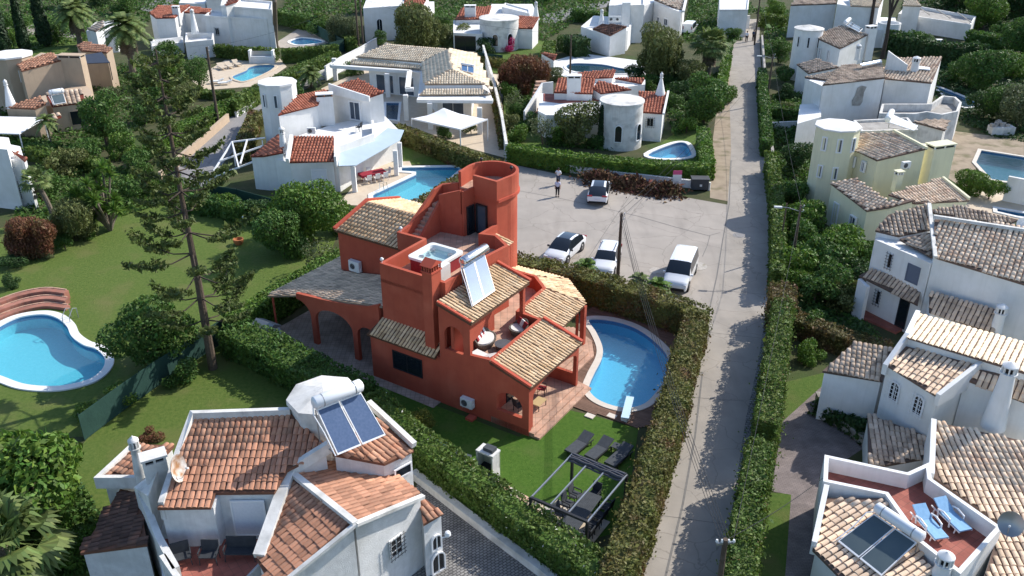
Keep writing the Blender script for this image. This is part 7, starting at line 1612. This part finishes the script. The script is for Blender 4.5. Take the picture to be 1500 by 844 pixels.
MB(DM).box(0, -.3, 0, .38, .42, .5).build('base', 'plastic_white', dbd, bevel=.02); d_ = MB(DM); d_.beam((.15, -.75, .42), (-.55, 1.35, .46), .46, .07); d_.build('board', 'diving_blue', dbd)
lad = thing('pool_ladder', 'chrome pool ladder beside the diving board', 'ladder', V3(5.3, 6.6, .06), VA); LM = FRAME[lad.name]
for k in (0, .5): MB(LM).tube([(.3, k, 0), (.28, k, .6), (.05, k, .78), (-.25, k, .6), (-.3, k, -.8)], .022, 6).build('rail', 'chrome', lad)
for z in (-.3, -.6): MB(LM).beam((-.3, 0, z), (-.3, .5, z), .08, .03).build('rung', 'chrome', lad)
for i, (x, y) in enumerate(((2.0, 3.65), (3.1, 4.35))): tagit(MB(VM).box(x, y, .01, .07, .55, .4).build('stone_slab', 'coping'), ('square' if i == 0 else 'small pale')+' stepping slab at the edge of the timber deck', 'slab')
def lounger(label, loc, rz, frame='dark_metal', fabric='slate_fabric', back=.55, L=1.95, w=.68, group='loungers in the villa garden', arms=False):
    t = thing('sun_lounger', label, 'lounger', loc, rz, group); M = FRAME[t.name]
    MB(M).beam((-L/2, 0, .34), (.25, 0, .34), w, .07).build('seat', fabric, t); MB(M).beam((.24, 0, .35), (.24+.75*math.cos(back), 0, .35+.75*math.sin(back)), w, .07).build('backrest', fabric, t)
    for sy in (-1, 1):
        MB(M).beam((-L/2, sy*w/2, .28), (L/2-.1, sy*w/2, .28), .05, .05).build('side_rail', frame, t)
        for x in (-L/2+.25, L/2-.35): MB(M).beam((x, sy*w/2, .27), (x+.04, sy*w/2, 0), .05).build('leg', frame, t)
    if arms:
        for sy in (-1, 1): MB(M).tube([(.35, sy*(w/2+.04), .1), (.4, sy*(w/2+.06), .5), (.1, sy*(w/2+.06), .58), (-.35, sy*(w/2+.05), .52), (-.4, sy*(w/2+.04), .1)], .045, 6).build('armrest', frame, t)
    MB(M).beam((.62, 0, .30), (.24+.6*math.cos(back), 0, .35+.55*math.sin(back)), .3, .03).build('back_strut', frame, t); return t
for k, (x, y) in enumerate(((3.0, .75), (4.15, .95), (5.35, 1.0))): lounger(['grey garden lounger nearest the villa steps', 'middle grey garden lounger on the lawn', 'grey garden lounger against the road hedge'][k], V3(x, y-.15, 0), VA+math.pi/2-.1, back=.35)
sq = thing('side_table', 'small grey side table between the lounger pair', 'table', V3(4.85, 1.5, 0), VA); MB(FRAME[sq.name]).box(0, 0, .38, .42, .5, .5).build('top', 'slate_fabric', sq)
for x in (-.2, .2):
    for y in (-.2, .2): MB(FRAME[sq.name]).box(x, y, 0, .38, .04, .04).build('leg', 'dark_metal', sq)
# pergola with the rolled canopy
pg = thing('pergola', 'dark metal pergola with gathered grey canopy in the villa garden', 'pergola', V3(5.9, -4.7, 0), VA); GX0, GX1, GY0, GY1, GZ = 4.35, 7.45, -6.75, -2.7, 2.35
for x in (GX0, GX1):
    for y in (GY0, GY1): MB(VM).box(x, y, 0, GZ, .13, .13).build('post', 'dark_metal', pg)
for a, b in (((GX0, GY0), (GX1, GY0)), ((GX0, GY1), (GX1, GY1))): MB(VM).beam((*a, GZ), (*b, GZ), .13).build('beam', 'dark_metal', pg)
for x in (GX0, GX0+1.05, GX0+2.05, GX1): MB(VM).beam((x, GY0, GZ-.01), (x, GY1, GZ-.01), .07, .08).build('rail', 'grey_metal', pg)
cv = MB(VM); n_ = 40
for j in range(6): pass
for i in range(7): y = GY1-.02-.075*i; cv.tube([(GX0+.05+(GX1-GX0-.1)*k/12, y, GZ-.02+(.10 if i % 2 else -.08)+.03*math.sin(k*1.7+i)) for k in range(13)], .055, 6)
cv.build('canopy', 'canvas_grey', pg)
tb_ = thing('dining_table', 'long slatted grey table under the pergola', 'table', V3(5.95, -4.55, 0), VA+.06); M_ = FRAME[tb_.name]
for k in range(11): MB(M_).box(-.45+.09*k, 0, .70, .74, .08, 2.9).build('slat', 'slate_fabric', tb_)
MB(M_).box(0, 0, .62, .70, .8, 2.6).build('frame', 'dark_metal', tb_)
for x in (-.42, .42):
    for y in (-1.25, 1.25): MB(M_).box(x, y, 0, .66, .07, .07).build('leg', 'dark_metal', tb_)
def chair(label, loc, rz, m='slate_fabric', fm='dark_metal', group='chairs', arms=True, w=.5):
    t = thing('garden_chair', label, 'chair', loc, rz, group); M = FRAME[t.name]
    MB(M).box(0, 0, .40, .45, w, .48).build('seat', m, t); MB(M).beam((0, -.24, .42), (0, -.34, .95), w, .05).build('backrest', m, t)
    for sx in (-1, 1):
        for y in (-.2, .2): MB(M).beam((sx*w*.46, y, .42), (sx*w*.5, y*1.1, 0), .035).build('leg', fm, t)
        if arms: MB(M).beam((sx*w*.52, -.26, .64), (sx*w*.52, .2, .62), .045).build('armrest', fm, t); MB(M).beam((sx*w*.52, .18, .62), (sx*w*.5, .2, .4), .03).build('arm_post', fm, t)
    return t
for k in range(4): chair(['grey chair at the near left of the pergola table', 'second grey chair along the left of the pergola table', 'third grey chair along the left of the pergola table', 'grey chair at the far left of the pergola table'][k], V3(5.1-.04*k, -5.7+.78*k, 0), VA-math.pi/2, group='chairs round the pergola table')
for k in range(4): chair(['dark chair at the near right of the pergola table', 'second dark chair along the right of the pergola table', 'third dark chair along the right of the pergola table', 'dark chair at the far right of the pergola table'][k], V3(6.85-.04*k, -5.6+.78*k, 0), VA+math.pi/2, 'cloth_dark', group='chairs round the pergola table')
chair('dark chair at the far end of the pergola table', V3(5.75, -2.75, 0), VA+math.pi, 'cloth_dark', group='chairs round the pergola table')
# garden path slabs, barbecue, storage box
gp = thing('garden_path', 'terracotta slab path between the barbecue and the pergola', 'path', V3(1.5, -4.4, 0), VA)
for r_ in range(2):
    for k in range(20): MB(VM).box(-2.8+.46*k, -3.95-.06*k-.46*r_+(.0 if k > 3 else .2), .005, .045, .44, .44, -.13).build('slab', 'coping' if (k*7+r_*3) % 5 == 0 else 'patio_stone' if (k+r_) % 3 else 'terracotta_floor', gp)
for r_ in range(6):
    for k in range(5): MB(VM).box(4.45+.62*k, -7.2+.62*r_, .004, .04, .6, .6).build('slab', 'patio_stone' if (k+r_) % 3 else 'coping', gp)
tagit(MB(VM).box(-2.1, -3.75, .02, .12, 1.0, .8, .1).build('stone_slab', 'concrete_old'), 'large grey stone slab beside the barbecue', 'slab')
bb = thing('barbecue', 'white masonry barbecue with grey hood on the garden lawn', 'barbecue', V3(.25, -4.45, 0), VA); M_ = FRAME[bb.name]
MB(M_).box(0, 0, 0, .85, 1.05, .7).build('base', 'old_white', bb); MB(M_).box(0, .30, .85, 1.95, 1.05, .1).build('back', 'old_white', bb)
for sx in (-1, 1): MB(M_).box(sx*.48, .0, .85, 1.95, .09, .68).build('side', 'old_white', bb)
MB(M_).box(0, -.02, .86, .93, .84, .6).build('grill', 'dark_metal', bb); MB(M_).box(0, .02, 1.9, 2.0, 1.1, .72).build('hood', 'old_white', bb); MB(M_).box(.1, .05, 2.0, 2.2, .6, .42).build('chimney', 'slate_fabric', bb); MB(M_).box(0, -.42, .78, .86, .9, .3).build('shelf', 'slate_fabric', bb)
gb = thing('storage_box', 'pale green storage box beside the green hedge', 'box', V3(-3.6, -4.0, 0), VA+.1); MB(FRAME[gb.name]).box(0, 0, 0, .52, 1.2, .6).build('box', 'green_box', gb, bevel=.03); MB(FRAME[gb.name]).box(0, 0, .52, .60, 1.26, .66).build('lid', 'green_box', gb, bevel=.03)
sd = thing('garden_shed', 'small grey metal shed at the carport hedge', 'shed', V3(-20.2, -.9, 0), VA); M_ = FRAME[sd.name]; MB(M_).box(0, 0, 0, 1.45, 1.5, 1.1).build('wall', 'shutter_white', sd); MB(M_).add([(-.85, -.65, 1.45), (.85, -.65, 1.45), (.85, .65, 1.45), (-.85, .65, 1.45), (-.85, 0, 1.8), (.85, 0, 1.8)], [[0, 1, 2, 3][::-1], [0, 1, 5, 4], [2, 3, 4, 5], [0, 4, 3], [1, 2, 5]]).build('roof', 'grey_metal', sd)
# terrace furniture of the villa
def pod(label, loc, rz, rx, ry, cush):
    t = thing('wicker_sofa', label, 'sofa', loc, rz, 'wicker seats on the villa terrace'); M = FRAME[t.name]; n = 24
    def ring(s, z, zb=0, tilt=0): return [(s*rx*math.cos(a), s*ry*math.sin(a), z+zb*max(0, math.sin(a))**.7) for a in [2*math.pi*i/n for i in range(n)]]
    R = [ring(.75, 0), ring(.98, .32), ring(1., .46, .42), ring(.9, .46, .40), ring(.86, .34)]; v = sum(R, [])
    MB(M).add(v, [[k*n+i, k*n+(i+1) % n, (k+1)*n+(i+1) % n, (k+1)*n+i] for k in range(4) for i in range(n)]+[[4*n+i for i in range(n)], list(range(n))[::-1]]).build('shell', 'wicker', t, smooth=True)
    c = ring(.82, .36); c2 = ring(.8, .48); MB(M).add(c+c2, [[i, (i+1) % n, n+(i+1) % n, n+i] for i in range(n)]+[[n+i for i in range(n)]]).build('seat_cushion', 'cushion_white', t, smooth=True)
    for k in range(cush): x = (-.62+1.24*k/(max(1, cush-1)))*rx*.85; MB(M).beam((x, ry*.30, .5), (x*1.02, ry*.62, .88), .36 if cush < 4 else .24, .13).build('pillow', 'cushion_red' if k % 2 == 0 else 'cushion_white', t, bevel=.03)
    return t
pod('large wicker sofa with red and white pillows on the villa terrace', V3(-4.75, 2.55, 3.3), VA+math.pi/2+.25, .98, .66, 6)
pod('round wicker armchair with red pillows on the villa terrace', V3(-3.75, 4.75, 3.3), VA-.5, .62, .6, 3)
ct = thing('coffee_table', 'round wicker coffee table on the villa terrace', 'table', V3(-3.55, 2.75, 3.3), VA); MB(FRAME[ct.name]).lathe((0, 0, 0), [(.38, 0), (.5, .3), (.52, .34)], 22).build('base', 'wicker', ct, smooth=True); MB(FRAME[ct.name]).lathe((0, 0, .34), [(.53, 0), (.53, .03)], 22).build('top', 'canvas_grey', ct)
lounger('low wicker chaise with red pillows at the terrace parapet', V3(-3.9, 1.0, 3.3), VA-.15, 'wicker', 'cushion_white', .5, 1.3, .6, 'wicker seats on the villa terrace')
chair('porch chair with red cushion under the villa roof', V3(-1.3, 3.6, .42), VA-math.pi/2+.3, 'cushion_red', 'dark_metal', 'porch chairs'); chair('dark porch chair seen through the villa arch', V3(-1.5, 1.3, .42), VA-.4, 'cloth_dark', 'dark_metal', 'porch chairs')
pt = thing('porch_table', 'low tan table on the villa porch', 'table', V3(-.75, 2.3, .42), VA); MB(FRAME[pt.name]).box(0, 0, .38, .42, .6, .9).build('top', 'gold', pt)
for x in (-.26, .26):
    for y in (-.4, .4): MB(FRAME[pt.name]).box(x, y, 0, .38, .04, .04).build('leg', 'dark_metal', pt)
# ---------------------------------------------------------------- things on the neighbours' plots
for k, (a, b) in enumerate((((1338,752),(1379,799)), ((1368,742),(1414,787)))):
    p, q = P(*a, 2.6), P(*b, 2.6); lounger(('blue' if k == 0 else 'second blue')+' lounger on the red roof terrace, '+('nearer the tank' if k == 0 else 'farther from the tank'), ((p+q)/2), math.atan2(p.y-q.y, p.x-q.x), 'white_metal', 'cloth_blue', .5, 2.0, .66, 'loungers on the roof terrace', True)
for k, (x, y) in enumerate(((268,826), (308,823))): chair(['dark wicker chair on the lower left roof terrace, left', 'dark wicker chair on the lower left roof terrace, middle'][k], P(x, y, 2.93), math.pi+(.4 if k == 0 else 0), 'cloth_dark', 'cloth_dark', 'dark chairs on the lower left terrace', w=.75)
chair('dark two-seat wicker bench on the lower left roof terrace', P(354,818,2.93), math.pi, 'cloth_dark', 'cloth_dark', 'dark chairs on the lower left terrace', w=1.3)
for k, (x, y) in enumerate(((325,98), (336,96), (347,93))): lounger(['cream lounger by the upper left pool, left of three', 'cream lounger by the upper left pool, middle of three', 'cream lounger by the upper left pool, right of three'][k], P(x, y+3, .02), 2.2, 'plastic_white', 'patio_stone', .5, 2.1, .8, 'cream loungers')
for k, (x, y) in enumerate(((318,122), (330,124))): lounger(['white lounger below the upper left pool, left', 'white lounger below the upper left pool, right'][k], P(x, y, .02), .3, 'plastic_white', 'plastic_white', .3, 1.9, .7, 'white loungers')
bs = thing('pool_bar', 'white masonry pool bar behind the upper left pool', 'bar', P(385,92)); p = P(385,92); MB().box(p.x, p.y, 0, 1.0, 3.2, .9).build('counter', 'white_stucco', bs)
for sx in (-1.7, 1.7): MB().box(p.x+sx, p.y, 0, 1.9, .3, 1.1).build('side_wall', 'white_stucco', bs)
MB().box(p.x, p.y+.2, 1.0, 1.7, 3.0, .06).build('screen', 'grey_metal', bs)
# patio table of the octagonal-tower house
tq = P(546,263); lt = thing('patio_table', 'patio table with dark red cloth under the grey-blue awning', 'table', tq, .55); M_ = FRAME[lt.name]; MB(M_).box(0, 0, .5, .78, 2.6, 1.1).build('tablecloth', 'cloth_red', lt)
for x in (-1.1, 1.1):
    for y in (-.4, .4): MB(M_).box(x, y, 0, .5, .06, .06).build('leg', 'white_metal', lt)
for k, (dx, dy, a) in enumerate(((-.8, -.85, 0), (.1, -.85, 0), (.95, -.85, 0), (-.8, .85, math.pi), (.1, .85, math.pi), (1.6, 0, math.pi/2))): v = M_ @ Vector((dx, dy, 0)); chair(['white patio chair, near left of the red table', 'white patio chair, near middle of the red table', 'white patio chair, near right of the red table', 'white patio chair, far left of the red table', 'white patio chair, far middle of the red table', 'white patio chair at the end of the red table'][k], v, .55+a, 'plastic_white', 'white_metal', 'patio chairs round the red table')
l2_ = thing('pool_ladder', 'chrome ladder of the stepped turquoise pool', 'ladder', P(561,280)); 
for k in (0, .5): MB(FRAME[l2_.name]).tube([(-.3+k*.6, k*.5, 0), (-.28+k*.6, k*.5, .8), (.1+k*.6, -.3+k*.5, .9), (.3+k*.6, -.5+k*.5, -.5)], .03, 6).build('rail', 'chrome', l2_)
chair('dark chair lying on the small balcony of the octagonal-tower house', P(526,192,3.1), 1.2, 'cloth_dark', 'dark_metal', 'balcony chairs')
# white tensile canopy at the modern house
tc_ = thing('tensile_canopy', 'white peaked shade canopy in front of the modern house', 'canopy', P(655,205)); ap = P(650,158,3.15); cs = [P(603,174,2.5), P(674,190,2.5), P(714,175,2.5), P(655,163,2.6)]
cm = MB(); g = 6
for i in range(4):
    a, b = cs[i], cs[(i+1) % 4]; pts = [[ap.lerp(a.lerp(b, v/g), u/g)-Vector((0, 0, .22*math.sin(math.pi*u/g)+.0)) for v in range(g+1)] for u in range(g+1)]
    for u in range(g):
        for v in range(g): cm.add([pts[u][v], pts[u+1][v], pts[u+1][v+1], pts[u][v+1]], [[0, 1, 2, 3]])
cm.build('canvas', 'canvas_white', tc_, weld=True, smooth=True)
for c_ in cs: MB().tube([(c_.x, c_.y, 0), c_], .07, 8).build('post', 'white_metal', tc_)
for a, b in ((1, 2), (0, 1)): MB().beam(cs[a], cs[b], .1, .16).build('edge_beam', 'white_metal', tc_)
# left pool: tiled steps and rail
ls = thing('pool_steps', 'curved pink brick tiers behind the left pool', 'steps', P(50,455))
ed = [(-40,488),(0,470),(35,458),(70,452),(100,455)]
for k in range(3):
    q = PP([(x, y-7*k-2) for x, y in ed]); MB().strip(smooth_loop(q, 4, False), .5, 0, .22+.22*k).build('tier', 'pool_brick', ls); MB().strip(smooth_loop([(x, y) for x, y in PP([(x, y-7*k-5) for x, y in ed])], 4, False), .12, 0, .26+.22*k).build('tier_edge', 'terracotta_floor', ls)
rl = thing('pool_rail', 'dark handrail pair at the left pool', 'handrail', P(102,468))
for k in (0, .5): MB(FRAME[rl.name]).tube([(k, .3, 0), (k, .3, .75), (k-.1, 0, .9), (k-.2, -.5, .5), (k-.2, -.6, -.3)], .03, 6).build('rail', 'grey_metal', rl)
# debris heap, bin and sign at the car park
db = thing('debris_heap', 'long heap of brown prunings at the car park wall', 'debris', P(940,280)); rng = np.random.default_rng(3); hp = PP([(868,266),(900,272),(940,279),(985,287)])
PTS = []
for i in range(5200): s_ = rng.uniform(0, 3); k = min(2, int(s_)); v = Vector(hp[k]).lerp(Vector(hp[k+1]), s_-k); o_ = rng.normal(0, .75, 2); hh = max(.05, (1.0+.35*math.sin(s_*5))*math.exp(-(o_[0]**2*.1+o_[1]**2)/.7)); PTS.append((v.x+o_[0], v.y+o_[1]+.3, rng.uniform(.35, 1)*hh))
PTS = np.array(PTS); V, F = leaves(PTS, np.tile([0, -.3, 1.], (len(PTS), 1)), .16, 2.6, 1.1, rng); npmesh('prunings', V, F, 'debris', db)['kind'] = 'stuff'
bn = thing('waste_container', 'dark grey waste container at the corner of the square-cut hedge', 'bin', P(1024,278), -.05); M_ = FRAME[bn.name]
MB(M_).prism([(-.8, -.5), (.8, -.5), (.8, .5), (-.8, .5)], .15, 1.15).build('body', 'bin_grey', bn, bevel=.04); MB(M_).box(0, 0, 1.15, 1.25, 1.75, 1.12).build('lid', 'bin_grey', bn, bevel=.03); MB(M_).box(.05, -.515, .5, .72, .22, .02).build('sticker', 'plastic_white', bn)
for sx in (-.65, .65): MB(M_).tube([(sx, -.4, .1), (sx, -.3, .1)], .1, 10).build('wheel', 'tyre', bn)
sg = thing('notice_board', 'white notice board with pink head on the car park hedge', 'sign', P(990,281)); M_ = FRAME[sg.name]
for sx in (-.3, .3): MB(M_).tube([(sx, 0, 0), (sx, 0, 1.2)], .03, 6).build('post', 'white_metal', sg)
MB(M_).box(0, -.05, 1.1, 1.75, .85, .04).build('board', 'plastic_white', sg); MB(M_).box(0, -.05, 1.755, 2.15, .85, .04).build('head_panel', 'sign_pink', sg)
# dog kennel, oven, rubble, block seat
kn = thing('kennel', 'small white tiled-roof kennel at the lawn edge', 'kennel', P(406,330)); M_ = FRAME[kn.name]
for sx in (-.4, .4): MB(M_).box(sx, 0, 0, .8, .15, .7).build('side', 'white_stucco', kn)
MB(M_).beam((0, -.45, .8), (0, .45, 1.0), 1.2, .08).build('roof', 'old_tile', kn)
ov = thing('yard_oven', 'white outdoor oven and counter among the hedges, upper right', 'oven', P(1385,84)); p = P(1385,84)
MB().box(p.x, p.y, 0, 1.3, 4.6, 1.2, -.15).build('counter', 'white_stucco', ov); MB().box(p.x-1.3, p.y+.4, 1.3, 2.6, .9, .9, -.15).build('oven', 'white_stucco', ov); MB().box(p.x-1.28, p.y-.07, 1.4, 2.0, .5, .06, -.15).build('mouth', 'black_plastic', ov); MB().box(p.x+.7, p.y-.1, 0, 2.3, .3, .3).build('pillar', 'cloth_blue', ov)
rb = thing('rubble_stack', 'stack of rubble on a white block in the sandy yard', 'rubble', P(1465,196)); p = P(1465,196); MB().box(p.x, p.y, 0, .9, 2.6, 1.2).build('block', 'old_white', rb)
rng = np.random.default_rng(9)
for k in range(16): MB().box(p.x+rng.normal(0, .8), p.y+rng.normal(0, .3), .9, .9+rng.uniform(.15, .5), rng.uniform(.2, .5), rng.uniform(.2, .4), rng.uniform(0, 3)).build('stone', 'concrete_old', rb)
uq = P(1003,48); um = thing('garden_lamp', 'small garden lamp post on the left lawn', 'lamp', P(358,330)); MB(FRAME[um.name]).tube([(0, 0, 0), (0, 0, .6)], .04, 6).build('post', 'dark_metal', um); MB(FRAME[um.name]).lathe((0, 0, .6), [(.08, 0), (.13, .1), (.1, .22), (.03, .3)], 10).build('lantern', 'plastic_white', um)
tk = thing('terracotta_pot', 'brown pot lying on the left lawn', 'pot', P(350,358)); MB(FRAME[tk.name]).lathe((0, 0, 0), [(.25, 0), (.42, .25), (.45, .5), (.38, .52), (.3, .3)], 14).build('pot', 'burnt_orange', tk, smooth=True)
